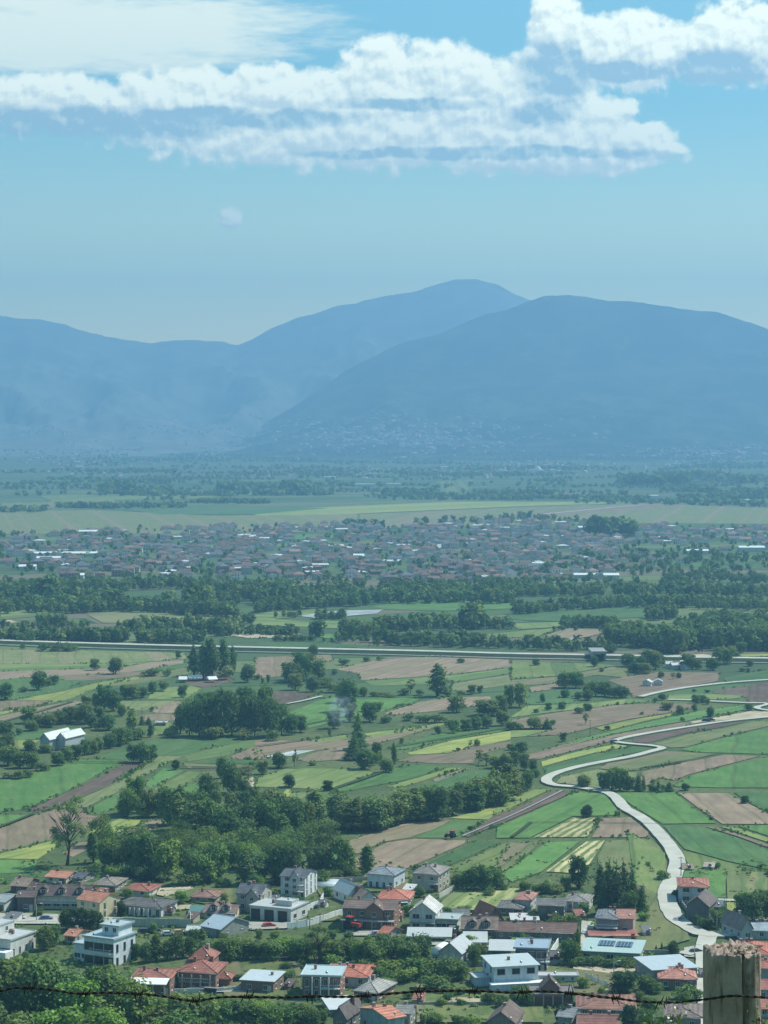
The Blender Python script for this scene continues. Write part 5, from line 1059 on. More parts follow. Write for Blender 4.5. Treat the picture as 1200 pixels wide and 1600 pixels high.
house('pale blue flat-roofed modern villa with big dark windows', 128, 206, 1511, 42, 'flat', 0, (.42, .50, .52), (.66, .72, .74), rot=-28, D=11, name='villa', rmat='sheet', fn=blue_modern, wins=('big', 3), side=('tall', 3), chim=1, over=.4, frame=(.08, .08, .09))
def awning(root, W, D, H):
    MB().add([(-W / 2, -D / 2 - 5, H - .4), (W / 2, -D / 2 - 5, H - .4), (W / 2, -D / 2 - .2, H + .2), (-W / 2, -D / 2 - .2, H + .2), (-W / 2, -D / 2 - 5, H - .2), (W / 2, -D / 2 - 5, H - .2), (W / 2, -D / 2 - .2, H + .4), (-W / 2, -D / 2 - .2, H + .4)],
             [(3, 2, 1, 0), (4, 5, 6, 7), (0, 1, 5, 4), (1, 2, 6, 5), (3, 0, 4, 7)]).build('awning', M['white'], root); pillars(root, 4, W - .6, -D / 2 - 4.6, H - .5)
house('brick house with a red roof behind a long white awning roof', 205, 272, 1556, 26, 'hip', 15, RED, wall='brick', rot=-6, D=11, fn=awning, wins=('std', 3), chim=2)
def redtop(root, W, D, H):
    block(root, W * .6, D * .7, H + 1.6, 'hip', 2.6, RED, 'brick', WHT, ox=-W * .12, oy=D * .55, chim=2, door=False, wname='rear_wall', rname='rear_roof')
    block(root, W * .35, D * .4, H * .45, 'hip', 1.4, RED, 'brick', WHT, ox=W * .6, oy=D * .05, chim=0, door=False, wname='porch_wall', rname='porch_roof'); pillars(root, 4, W * .8, -D / 2 - 1.2, H * .92); balcony(root, -W / 2 + .5, W / 2 - 1, -D / 2, 1.3, H * .5, GYW)
house('brick house with stepped red hipped roofs and two chimneys', 278, 349, 1547, 26, 'hip', 20, RED, wall='brick', rot=-10, D=12, fn=redtop, wins=('std', 4), chim=2)
# -------- centre back --------
house('old cottage with a mottled reddish roof by the striped plot', 299, 346, 1411, 8, 'hip', 9, (.27, .15, .115), BEI, rot=-10, D=10, name='cottage')
house('little green-roofed shed beside the mottled cottage', 296, 322, 1433, 6, 'mono', 9, (.10, .20, .17), GYW, D=9, name='shed', wins=None, chim=0, rmat='sheet')
def crm_dorm(root, W, D, H): dormers(root, 2, W * .8, D, H, 2.4, CRM, (.20, .14, .12))
house('brown-roofed cottage with a cream dormer right of the green shed', 318, 374, 1436, 9, 'gable', 13, (.20, .14, .12), CRM, rot=-8, D=10, name='cottage', fn=crm_dorm, chim=2)
def solar_roof(root, W, D, H):
    MB().box(-W * .42, W * .42, -.0, .06, 0, .06).build('ridge_beam', M['steel'], root, (0, 0, H + 3.4))
house('grey barn whose big roof is covered with pale striped solar sheets', 312, 386, 1466, 14, 'gable', 19, (.42, .50, .55), GYW, rot=-38, D=13, name='barn', cat='barn', rmat='sheet', wins=None, side=('small', 2), chim=0, over=.4)
house('low white flat garage roof left of the solar barn', 292, 348, 1462, 6, 'flat', 0, (.50, .52, .50), WHT, D=7, name='garage', cat='garage', rmat='sheet', wins=('wide', 3), chim=0)
def grey_h(root, W, D, H): block(root, W * .5, D * .5, H * .92, 'gable', 2.4, SLA, 'plaster', BEI, ox=W * .2, oy=-D * .4, ridge='y', chim=0, wname='bay_wall', rname='bay_roof', wins=('std', 1)); balcony(root, W * .1, W * .5, -D * .65, 1.2, H * .55)
house('tall beige house with a dark slate roof and white side balcony', 369, 422, 1425, 28, 'gable', 16, SLA, BEI, rot=-16, D=11, fn=grey_h, side=('tall', 2), chim=2)
def cubes(root, W, D, H):
    for i in range(3):
        MB().box(-W * .11, W * .11, 0, .2, 0, H * .86).build('dark_panel', M['dark'], root, (-W * .36 + i * W * .33, -D / 2 - .21, 0))
    block(root, W * .4, D * .4, 1.2, 'flat', 0, (.50, .52, .50), 'plaster', WHT, ox=W * .2, oz=H + .3, over=.1, wins=None, chim=0, door=False, rmat='sheet', wname='upper_wall', rname='upper_roof', base=0)
house('low white cubic house with black panels across its front', 389, 479, 1442, 20, 'flat', 0, (.50, .52, .50), WHT, rot=-24, D=12, name='villa', fn=cubes, rmat='sheet', wins=None, side=('wide', 2), chim=3, over=.3, seed=9)
def white3(root, W, D, H):
    block(root, W * .4, D * .5, H * .95, 'gable', 2.6, SLA, 'plaster', (.6, .62, .62), ox=W * .12, oy=-D * .35, ridge='y', chim=0, wname='bay_wall', rname='bay_roof', wins=('std', 1), floors=3)
    for k in (.34, .67): balcony(root, W * .0, W * .5, -D * .6 - .01, 1.2, H * k)
house('tall white three-storey house with slate roof and white balconies', 438, 494, 1402, 31, 'gable', 13, SLA, (.66, .68, .68), rot=-18, D=12, fn=white3, floors=3, side=('tall', 3), chim=1)
house('white gabled house right of the lawn with the white pool', 520, 568, 1412, 15, 'gable', 13, (.50, .53, .53), (.68, .72, .72), rot=28, D=11, ridge='y', rmat='sheet', wins=('std', 2), chim=1)
house('smaller white gabled house with a brown right roof slope', 540, 590, 1417, 12, 'gable', 12, (.30, .22, .18), WHT, rot=24, D=11, ridge='y', wins=('std', 1), chim=2)
house('pale blue two-storey house with a slate hipped roof', 574, 633, 1390, 22, 'hip', 12, (.22, .25, .27), BLU, rot=-20, D=11, wins=('tall', 4), side=('std', 2), chim=1)
def beige(root, W, D, H): balcony(root, W * .15, W * .5, -D / 2, 1.4, H * .5)
house('large beige house with a brown-grey hipped roof and two chimneys', 645, 704, 1394, 27, 'hip', 15, (.26, .235, .21), BEI, rot=-18, D=13, chim=2, fn=beige)
house('dark-walled house with an orange hipped roof in front of the blue house', 590, 647, 1416, 10, 'hip', 16, (.48, .18, .12), (.20, .17, .16), rot=-8, D=12, chim=2)
def bigbrick(root, W, D, H):
    block(root, W * .34, D * .4, H, 'gable', 2.0, (.17, .12, .10), 'brick', WHT, ox=W * .12, oy=-D * .38, ridge='y', chim=0, wname='bay_wall', rname='bay_roof', door=False, wins=('std', 1)); pillars(root, 6, W, -D / 2 - 2.4, H * .45)
    MB().box(-W / 2 - .2, W / 2 + .2, -D / 2 - 2.7, -D / 2 - .01, H * .45 + .002, H * .45 + .25).build('terrace_slab', M['concrete'], root)
    for i in range(5): MB().box(-W * .07, W * .07, -.03, .1, 0, H * .4).build('opening', M['dark'], root, (-W * .38 + i * W * .19, -D / 2 - .02, 0))
house('big unfinished brick house with brown roof and open ground-floor bays', 536, 627, 1453, 32, 'gable', 10, (.17, .12, .10), wall='brick', rot=-10, D=13, fn=bigbrick, side=('std', 2), chim=2, door=False)
def garagebox(root, W, D, H):
    block(root, W * .8, D * .8, H * .62, 'flat', 0, (.42, .47, .45), 'plaster', CRM, ox=W * .92, oy=-D * .05, over=.4, wins=('big', 2), chim=0, door=False, rmat='sheet', wname='garage_wall', rname='garage_roof')
    balcony(root, -W / 2, W / 2, -D / 2, 1.4, H * .48, GYW)
house('white gabled house with two attic windows and a boxy garage', 640, 692, 1456, 30, 'gable', 15, (.55, .53, .50), WHT, rot=-12, D=11, ridge='y', fn=garagebox, chim=1, wins=('wide', 2))
def carp(root, W, D, H): pillars(root, 7, W - .6, -D / 2 + .3, H - .05, mat='white')
def carport(label, xl, xr, yb, hpx, D, col=(.52, .54, .52), mat='sheet', rise=1.2, cat='carport'):
    s = scale_at(yb); W = (xr - xl) / s; P = G((xl + xr) / 2, yb); H = hpx / s; rt = empty('carport', (P.x, P.y + D / 2, 0), R(prng.uniform(-6, 2)), label, cat)
    roof_mesh('mono', W, D, H, rise, .2).build('roof', M[mat], rt, color=col); pillars(rt, max(2, int(W / 3.5)), W - .5, -D / 2 + .3, H, 'post', .15, 'steel'); 
    for i in range(2): x = (i - .5) * (W - .5); MB().box(x - .08, x + .08, D / 2 - .4, D / 2 - .2, -1, H + rise * .9).build('post', M['steel'], rt)
carport('long white awning on posts below the white gabled house', 637, 706, 1473, 9, 7); carport('white sheet canopy behind the grey gabled house', 725, 762, 1480, 7, 9); carport('white flat canopy left of the dark modern house', 766, 806, 1494, 8, 9)
house('little red-roofed cottage half hidden by trees in the centre', 596, 622, 1470, 10, 'gable', 12, (.46, .17, .12), BEI, rot=-34, D=8, name='cottage', chim=0)
house('low dark barn with a grey roof behind the garage box', 690, 732, 1440, 9, 'gable', 9, (.15, .155, .15), (.13, .13, .12), D=9, name='barn', cat='barn', chim=0, wins=None)
def oldd(root, W, D, H): dormers(root, 2, W * .8, D, H, 2.4, (.22, .19, .17), (.20, .155, .125))
house('old brown mansard house with two dormers and an arched window', 722, 780, 1468, 16, 'gable', 20, (.20, .155, .125), (.17, .145, .13), rot=-4, D=11, fn=oldd, chim=2)
house('steep red-gabled house rising behind the old mansard house', 740, 786, 1448, 10, 'gable', 20, (.36, .14, .09), (.2, .15, .12), rot=24, D=10, ridge='y', chim=0, wins=None)
house('very long low brown-roofed farm building', 776, 906, 1472, 14, 'gable', 16, (.17, .105, .085), (.24, .215, .185), rot=-7, D=12, name='farm_building', wins=('small', 8), chim=2)
house('two-storey house with a dusky pink hipped roof', 804, 842, 1427, 20, 'hip', 10, PNK, (.50, .50, .48), rot=-14, D=11, chim=2)
house('dark house with a grey hipped roof left of the pink-roofed one', 777, 826, 1431, 11, 'hip', 10, (.17, .165, .155), (.20, .20, .19), rot=-12, D=10)
house('tall windowless grey barn with a plain dark roof', 840, 886, 1437, 22, 'gable', 11, (.15, .15, .14), (.19, .185, .165), rot=-5, D=11, name='barn', cat='barn', wins=None, chim=1)
house('house with a grey hipped roof and white columns right of the grey barn', 883, 931, 1425, 15, 'hip', 12, (.25, .24, .22), (.55, .55, .52), rot=-14, D=11, fn=lambda r_, W, D, H: pillars(r_, 4, W * .9, -D / 2 - 1.2, H, mat='white'), chim=1)
house('low shed with a pale sheet roof behind the long farm building', 800, 841, 1443, 5, 'mono', 7, (.60, .58, .56), GYW, D=8, name='shed', wins=None, chim=1, rmat='sheet')
# -------- centre front --------
def gable_bal(root, W, D, H):
    block(root, W * .45, D * .6, H * .62, 'flat', 0, (.50, .52, .50), 'plaster', (.45, .45, .43), ox=-W * .68, oy=0, over=.2, wins=('wide', 1), chim=0, door=False, rmat='sheet', wname='annex_wall', rname='annex_roof')
    b = MB(); n = 8
    b.tube([(-W * .68, -D * .3 + i * D * .6 / 7, H * .62 + .5) for i in range(8)], [2.0] * 8, 12); b.build('barrel_roof', M['white'], root)
house('grey gabled house with white roof edge and a white barrel-roofed annex', 686, 741, 1513, 24, 'gable', 15, (.46, .48, .48), (.42, .41, .38), rot=-20, D=11, ridge='y', fn=gable_bal, chim=1, rmat='sheet', wins=('std', 2))
def darkmod(root, W, D, H): balcony(root, -W / 2, W / 2 + 1, -D / 2, 1.8, H * .5, (.5, .54, .56)); pillars(root, 4, W, -D / 2 - 1.6, H * .95, mat='dark')
house('dark flat-roofed modern house with glass balconies', 806, 862, 1519, 36, 'flat', 0, (.33, .40, .46), (.13, .13, .14), rot=-8, D=11, name='villa', rmat='sheet', fn=darkmod, wins=('big', 3), chim=2, over=.7, seed=4)
def whiteflat(root, W, D, H):
    MB().box(-W / 2 - 1.2, W / 2 + 2.2, -D / 2 - 3.0, -D / 2 - .003, -1, H * .28).build('terrace', M['plaster'], root, color=(.66, .72, .76)); MB().box(-W / 2 - 1.4, W / 2 + 2.4, -D / 2 - 3.2, -D / 2 - .003, H * .28 + .002, H * .28 + .2).build('terrace_slab', M['white'], root)
    block(root, W * .35, D * .5, H * .35, 'flat', 0, (.50, .52, .50), 'plaster', BLU, ox=-W * .66, oy=.4, over=.3, wins=None, chim=0, door=False, rmat='sheet', wname='annex_wall', rname='annex_roof')
house('clean white-blue house with a shallow white roof and two dark windows', 757, 842, 1545, 34, 'mono', 9, (.50, .56, .56), (.56, .63, .68), rot=12, D=12, rmat='sheet', fn=whiteflat, wins=([None, 'wide'], 3), left=(['small', 'std'], 2), chim=1, over=.5, floors=2, frame=(.1, .1, .1))
house('white garden wall building with small square windows', 843, 902, 1536, 10, 'flat', 0, (.5, .5, .48), (.62, .66, .68), D=4, name='outbuilding', wins=('small', 4), chim=0, door=False, rmat='sheet')
def garages(root, W, D, H):
    block(root, W * .45, D * .5, 1.2, 'gable', 2.4, (.17, .12, .10), 'brick', WHT, ox=-W * .05, oz=H + .3, ridge='y', wins=None, chim=0, door=False, wname='upper_wall', rname='upper_roof', base=0)
    for i in range(4): MB().box(-W * .10, W * .10, -.08, -.005, 0, H * .8).build('garage_door', M['paint'], root, (-W * .36 + i * W * .24, -D / 2, 0), color=(.14, .06, .05))
    pillars(root, 5, W, -D / 2 - .35, H, t=.35)
house('brick garage block with four dark red doors and a small gable on top', 832, 896, 1573, 18, 'flat', 0, (.22, .17, .15), wall='brick', D=9, name='garage_block', cat='garage', wins=None, fn=garages, chim=0, door=False, rmat='sheet')
house('brick house with a bright white sheet roof behind the wire', 376, 441, 1553, 19, 'mono', 14, (.52, .58, .58), wall='brick', rot=-14, D=10, rmat='sheet', wins=('std', 2), chim=1)
def twofl(root, W, D, H): pillars(root, 3, W * .5, -D / 2 - 1.3, H, mat='white'); balcony(root, 0, W / 2, -D / 2, 1.4, H * .5)
house('two-storey brick house with a flat white-edged roof', 472, 538, 1561, 35, 'flat', 0, (.46, .56, .56), wall='brick', rot=-6, D=11, rmat='sheet', fn=twofl, wins=('tall', 4), chim=1, over=.5)
house('white-walled house with a wide red hipped roof behind the flat brick one', 506, 586, 1543, 16, 'hip', 14, (.42, .15, .10), (.52, .56, .56), rot=-8, D=14, chim=3)
house('dark brick house with a pale grey hipped roof', 553, 618, 1566, 14, 'hip', 19, (.34, .33, .30), wall='brick', rot=-24, D=12, chim=1)
house('low hall with a bright white roof right behind the barbed wire', 502, 556, 1588, 10, 'mono', 14, (.60, .63, .62), GYW, rot=12, D=12, name='hall', rmat='sheet', chim=0, wins=None)
house('dark gabled house cut by the lower picture edge', 520, 566, 1612, 22, 'gable', 16, (.13, .11, .10), (.20, .20, .19), rot=-20, D=12, ridge='y', chim=2)
house('house with a salmon roof and teal gable at the lower picture edge', 562, 632, 1622, 30, 'gable', 17, (.50, .21, .14), (.30, .42, .43), rot=34, D=13, ridge='x', chim=2)
house('small grey-roofed annex at the lower edge right of the salmon roof', 618, 650, 1606, 22, 'gable', 10, (.24, .23, .22), GYW, rot=-10, D=9, ridge='x', chim=1)
house('gable of a brown-roofed house at the bottom centre edge', 762, 822, 1616, 18, 'gable', 16, (.16, .12, .10), (.25, .22, .2), rot=-14, D=12, ridge='y', chim=1, wins=None)
# -------- right --------
house('beige house with a red hipped roof beside the winding road', 1061, 1113, 1412, 26, 'hip', 13, (.36, .15, .11), (.44, .48, .50), rot=-6, D=13, chim=1, fn=lambda r_, W, D, H: balcony(r_, 0, W / 2, -D / 2, 1.6, H * .5), wins=('wide', 2))
house('old dark gabled house hidden in shrubs below the red hipped roof', 1074, 1128, 1442, 26, 'gable', 14, (.15, .12, .11), (.15, .15, .15), rot=-20, D=12, ridge='y', chim=0, wins=('small', 1))
house('grey shed with a dark roof between road house and gravel lane', 1110, 1134, 1434, 16, 'mono', 6, (.15, .15, .15), (.20, .20, .19), rot=-8, D=9, name='shed', wins=None, chim=0, rmat='sheet')
def modern_r(root, W, D, H):
    block(root, W * .75, D * .9, H * 1.0, 'gable', 1.6, PNK, 'plaster', (.42, .33, .28), ox=W * .82, oy=.6, chim=0, wname='side_wall', rname='side_roof', door=False, wins=('std', 1)); balcony(root, -W / 2, W / 2, -D / 2, 1.5, H * .5, (.6, .62, .62))
house('dark grey modern house with white balcony and a pink-roofed wing', 932, 976, 1462, 26, 'hip', 12, (.19, .20, .21), (.22, .24, .26), rot=-10, D=12, fn=modern_r, chim=2, wins=('wide', 2))
house('low red-roofed outbuilding in front of the dark modern house', 922, 996, 1470, 7, 'mono', 8, (.33, .13, .10), WHT, rot=-2, D=7, name='outbuilding', wins=None, chim=0, rmat='tile')
def solarh(root, W, D, H):
    s = 3.6 / D; rm = max(.35, 14 / scale_at(1506) - D * .235); a = math.atan2(rm, D)
    for i in range(2):
        MB().box(-W * .14, W * .14, -D * .20, D * .20, 0, .1).build('solar_panel', M['solar'], root, (-W * .12 + i * W * .31, D * .1 - i * .4, H + rm * .62 + .32)).rotation_euler = (a, 0, 0)
house('wide workshop with pale green sheet roof and solar panels', 910, 1016, 1506, 16, 'mono', 14, (.42, .54, .49), (.30, .30, .27), rot=-12, D=15, name='workshop', cat='workshop', rmat='sheet', fn=solarh, wins=('wide', 5), chim=0)
house('long hall with a plain bluish white roof left of the post', 1001, 1092, 1538, 22, 'mono', 12, (.48, .54, .56), (.28, .28, .26), rot=14, D=14, name='hall', cat='hall', rmat='sheet', wins=('small', 4), chim=0)
house('brick cottage with a salmon hipped roof in front of the long hall', 1031, 1092, 1547, 17, 'hip', 18, (.44, .20, .15), wall='brick', rot=-4, D=12, name='cottage', chim=3)
house('small house with a grey-brown hipped roof below the shrubs at right', 1040, 1106, 1610, 20, 'hip', 17, (.20, .15, .135), (.22, .24, .25), rot=-8, D=13, chim=1)
house('pale gabled house at the right edge above the red roofs', 1136, 1176, 1470, 20, 'gable', 16, (.24, .20, .19), (.40, .43, .45), rot=22, D=12, ridge='y', chim=1)
house('slate-roofed house at the right picture edge', 1164, 1216, 1468, 14, 'gable', 11, (.30, .36, .40), (.4, .42, .42), rot=0, D=11, chim=3)
house('house with two red hipped roofs just right of the post top', 1146, 1214, 1508, 16, 'hip', 20, (.44, .15, .10), (.36, .36, .33), rot=-8, D=14, chim=3)
house('red-roofed house beside the post at the right edge', 1176, 1226, 1532, 18, 'hip', 12, (.36, .13, .10), (.34, .36, .34), rot=-6, D=12, chim=1)
house('lower red-roofed house beside the post at the right edge', 1180, 1230, 1564, 18, 'gable', 10, (.34, .13, .10), (.32, .40, .42), rot=0, D=11, chim=1)
house('lowest red-roofed house beside the post at the right edge', 1182, 1232, 1590, 14, 'gable', 10, (.36, .14, .11), (.34, .42, .44), rot=0, D=11, chim=1)
house('low house under a broad messy red-brown tile roof', 903, 1000, 1590, 12, 'hip', 22, (.26, .135, .10), (.25, .22, .2), rot=-5, D=15, chim=2)
house('dark red tiled roof with white verges at the lower edge', 906, 972, 1626, 20, 'gable', 20, (.22, .10, .08), WHT, rot=-4, D=13, chim=2)
house('grey roof corner between the tile roofs at the lower edge', 872, 912, 1612, 22, 'gable', 12, (.22, .23, .24), GYW, rot=-18, D=10, chim=1)
house('small dark hut on the flower plot by the road', 1068, 1082, 1362, 5, 'gable', 3, (.35, .28, .2), BEI, D=4, name='hut', cat='hut', wins=None, chim=0)
house('small cream hut at the corner of the green plot', 1104, 1118, 1360, 6, 'gable', 3, (.6, .5, .38), CRM, rot=-20, D=4, name='hut', cat='hut', wins=None, chim=0)
# -------- out in the fields --------
def twin(root, W, D, H):
    block(root, W * .95, D * .85, H * .98, 'gable', 2.2, (.62, .65, .60), 'plaster', (.45, .48, .48), ox=W * 1.0, oy=D * .25, ridge='y', chim=0, wname='side_wall', rname='side_roof', rmat='sheet', door=False, wins=('small', 2), over=.6)
    MB().box(-W * .2, W * .05, -.1, -.005, 0, H * .6).build('barn_door', M['paint'], root, (0, -D / 2, 0), color=(.08, .09, .1))
house('big grey-walled farm barn with two bright white gable roofs', 62, 104, 1174, 20, 'gable', 8, (.64, .67, .62), (.40, .44, .46), rot=-24, D=20, name='barn', cat='barn', ridge='y', rmat='sheet', fn=twin, wins=None, side=None, chim=0, over=.8)
house('low white-roofed field shed beside the big wood', 243, 259, 1134, 4, 'flat', 0, (.50, .52, .50), GYW, D=6, name='shed', cat='shed', wins=None, chim=0, rmat='sheet')
for i, (xx, ww) in enumerate([(286, 13), (305, 22), (331, 15)]):
    P = G(xx, 1066 - (2 if i == 1 else 0)); s = FP / P.y; W = ww / s; rt = empty('field_tent', (P.x, P.y, 0), .2 * i, ['small white farm tent, left of three by the dark grove', 'widest of the three white farm tents', 'right of the three white farm tents by the dark grove'][i], 'tent', 'white farm tents')
    b = MB(); b.add([(-W / 2, -3, 2), (W / 2, -3, 2), (W / 2, 0, 3.6), (-W / 2, 0, 3.6), (W / 2, 3, 2), (-W / 2, 3, 2)], [(0, 1, 2, 3), (3, 2, 4, 5), (5, 4, 1, 0), (1, 4, 2), (0, 3, 5)]); b.build('canopy', M['white'], rt)
    for q in ((-1, -1), (1, -1), (1, 1), (-1, 1)): MB().box(q[0] * (W / 2 - .2) - .08, q[0] * (W / 2 - .2) + .08, q[1] * 2.8 - .08, q[1] * 2.8 + .08, -.2, 2).build('post', M['steel'], rt)
for i, (xx, yy, ww) in enumerate([(1045, 1043, 9), (1055, 1045, 14), (1073, 1046, 16), (1064, 1042, 8), (1012, 1072, 12), (1028, 1071, 8)]):
    P = G(xx, yy); s = FP / P.y; W = ww / s; rt = empty('farm_shed', (P.x, P.y, 0), .3 * i, '%s small white farm shed beside the grove at the motorway end' % ORD[i], 'shed', 'small white sheds by the motorway grove')
    block(rt, W, 5, 2.6, 'gable', 1.2, WHT, 'plaster', (.6, .6, .58), rmat='sheet', wins=('small', 1), chim=0)
# motorway overpass
P = G(937, 1033); rt = empty('overpass', (P.x, P.y, 0), .0, 'dark concrete overpass standing over the motorway', 'bridge')
MB().box(-5, 5, -2, 30, 5.0, 5.9).build('deck', M['asphalt'], rt)
for q in (-1, 1): MB().box(q * 3.6 - .6, q * 3.6 + .6, 0, 28, -1, 4.98).build('pier', M['concrete'], rt)
b = MB(); b.box(-5, 5, -2.1, -1.95, 5.91, 6.6); b.build('parapet', M['concrete'], rt)
# -------- garden walls and fences --------
def wall_run(name, pts, h, mat, label, col=WHT, t=.25, posts=0, cat='wall'):
    P = [G(x, y) for x, y in pts]; rt = empty(name, P[0], 0, label, cat)
    n = 0
    for a, c in zip(P[:-1], P[1:]):
        L = (c - a).length; d = (c - a); ang = math.atan2(d.y, d.x); k = max(1, int(L / 3.2)); seg = L / k
        b = MB()
        for i in range(k):
            if posts == 2:
                for j in range(5): u = i * seg + .3 + j * (seg - .4) / 5; b.box(u, u + .25, -.05, .05, .25, h - .1)
                b.box(i * seg, (i + 1) * seg, -.08, .08, -.5, .25)
            else: b.box(i * seg + .0, (i + 1) * seg - .002, -t / 2, t / 2, -.5, h + (0.12 * (i % 2)))
        o = b.build('panel', M[mat], rt, a - P[0], ang, color=col)
        if posts:
            for i in range(k + 1): MB().box(i * seg - .15, i * seg + .15, -.16, .16, -.5, h + .25).build('post', M[mat], rt, a - P[0], ang, color=col)
wall_run('garden_wall', [(450, 1452), (480, 1447), (505, 1440), (534, 1430)], 2.0, 'plaster', 'stepped white garden wall with posts in front of the lawn', (.72, .76, .74), posts=1)
wall_run('garden_wall', [(478, 1424), (500, 1415), (505, 1404)], 1.8, 'plaster', 'white garden wall running up beside the cubic house', (.70, .73, .72), posts=1)
wall_run('garden_wall', [(494, 1379), (600, 1377)], 1.6, 'concrete', 'long grey wall behind the lawn with the pool')
wall_run('garden_wall', [(686, 1404), (700, 1396), (716, 1387)], 1.6, 'plaster', 'pale slanting wall right of the big beige house', (.5, .5, .46))
wall_run('garden_wall', [(176, 1447), (298, 1449), (297, 1437)], 2.6, 'plaster', 'low cream wall closing the planted beds', (.45, .46, .38))
wall_run('garden_wall', [(700, 1508), (758, 1510)], 1.5, 'concrete', 'grey wall behind the white-blue house')
wall_run('garden_fence', [(916, 1530), (935, 1538), (958, 1548)], 1.7, 'plaster', 'pale slatted concrete fence beside the round dark tree', (.62, .68, .70), posts=2, cat='fence')
wall_run('garden_wall', [(272, 1552), (350, 1550), (378, 1547)], 1.2, 'plaster', 'low pale wall in front of the stepped red roofs', (.6, .62, .6))
wall_run('garden_wall', [(1060, 1395), (1066, 1415), (1082, 1437), (1110, 1452)], 1.4, 'concrete', 'grey roadside wall curving below the red hipped roof', posts=1)
wall_run('garden_wall', [(1000, 1490), (1062, 1492)], 1.2, 'concrete', 'low wall behind the bluish white roof')
wall_run('garden_wall', [(654, 1572), (810, 1572)], 1.1, 'concrete', 'low wall along the bright grass strip')
wall_run('garden_wall', [(860, 1497), (872, 1478)], 2.2, 'plaster', 'tall white slanting wall right of the dark modern house', (.7, .72, .7))
# -------- cars and machines --------
def car(x, y, rz, col, label, van=False):
    P = G(x, y); rt = empty('van' if van else 'parked_car', (P.x, P.y, max(P.z, 0) + .8), rz, label, 'van' if van else 'car')
    L = 2.1 if not van else 2.6; h = 1.45 if not van else 2.1
    prof = [(-L, .35), (-L, .85), (-L + .25, .95), (-L + .7, h - .05), (-L + 1.0, h), (L * .25, h), (L * .55, .98), (L - .15, .82), (L, .7), (L, .35)]
    if van: prof = [(-L, .35), (-L, h - .1), (-L + .2, h), (L * .45, h), (L * .72, 1.2), (L, 1.0), (L, .35)]
    b = MB(); n = len(prof); w = .85
    def wd(z): return w if z < 1.0 else w - (z - 1.0) * .35
    b.add([(p[0], -wd(p[1]), p[1]) for p in prof] + [(p[0], wd(p[1]), p[1]) for p in prof], [tuple(range(n)), tuple(range(2 * n - 1, n - 1, -1))] + [(i, i + n, (i + 1) % n + n, (i + 1) % n) for i in range(n)])
    b.build('body', M['paint'], rt, (0, 0, -.75), color=col)
    g = MB(); zz = (1.0, h - .12); g.box(-L + .95, L * .3, -wd(1.2) - .02, -wd(1.2) + .03, *zz); g.box(-L + .95, L * .3, wd(1.2) - .03, wd(1.2) + .02, *zz); g.build('side_window', M['glass'], rt, (0, 0, -.75))
    g = MB(); g.add([(L * .27, -.62, h - .07), (L * .27, .62, h - .07), (L * .54, .7, 1.02), (L * .54, -.7, 1.02)], [(0, 1, 2, 3)]); g.build('windscreen', M['glass'], rt, (.03, 0, -.73))
    for sx in (-1, 1):
        for sy in (-1, 1):
            MB().tube([(0, -.1, 0), (0, .1, 0)], .33, 12).build('wheel', M['rubber'], rt, (sx * L * .62, sy * .82, -.43))
    for sy in (-1, 1): MB().box(0, .03, -.13, .13, 0, .12).build('headlight', M['white'], rt, (L, sy * .6, -.1))
car(225, 1458, .2, (.04, .045, .06), 'dark car parked left of a pair behind the white carport'); car(240, 1456, .1, (.03, .035, .06), 'dark blue car parked right of another dark car'); car(1103, 1127.5, .15, (.03, .035, .05), 'dark car, left of two on the far white road'); car(1111, 1126.5, .15, (.05, .05, .06), 'dark car, right of two on the far white road'); car(961, 1160.5, .4, (.03, .04, .06), 'dark car at the sharp bend of the white road')
car(770, 1478, .1, (.5, .5, .48), 'pale car in the yard behind the canopy'); car(632, 1420, .2, (.7, .7, .7), 'white car parked behind the white gabled house', True); car(205, 1546, 1.2, (.7, .7, .7), 'white van behind the wire beside the awning house', True); car(262, 1462, .2, (.55, .56, .56), 'silver car on the paved strip by the planted beds'); car(280, 1460, .2, (.6, .3, .2), 'reddish car on the paved strip by the planted beds'); car(1088, 1490, .4, (.05, .05, .06), 'black car at the lane junction by the post')
def tractor(x, y, rz, col, label, k=1.0):
    P = G(x, y); rt = empty('tractor', (P.x, P.y, .75), rz, label, 'tractor'); rt.scale = (k, k, k)
    MB().box(.2, 2.2, -.45, .45, .6, 1.35).box(-1.0, .2, -.6, .6, .6, 1.1).build('body', M['paint'], rt, color=col); MB().box(-1.1, .3, -.75, .75, 2.35, 2.5).build('cab_roof', M['paint'], rt, color=col)
    g = MB(); g.box(-1.0, .2, -.68, .68, 1.1, 2.35); g.build('cab', M['glass'], rt)
    for sx, rr in ((-.6, .8), (1.7, .5)):
        for sy in (-1, 1): MB().tube([(0, -.2, 0), (0, .2, 0)], rr, 14).build('wheel', M['rubber'], rt, (sx, sy * .8, rr))
    MB().tube([(1.2, .3, 1.3), (1.2, .3, 2.2)], .05, 6).build('exhaust', M['dark'], rt)
tractor(705, 1312, 2.6, (.35, .08, .05), 'red tractor ploughing at the end of the dark strip', 1.1); tractor(549, 1455, -.6, (.40, .05, .03), 'red tractor parked before the unfinished brick house', 1.5); tractor(1093, 1020, 0, (.2, .05, .03), 'tiny dark tractor near the end of the motorway')
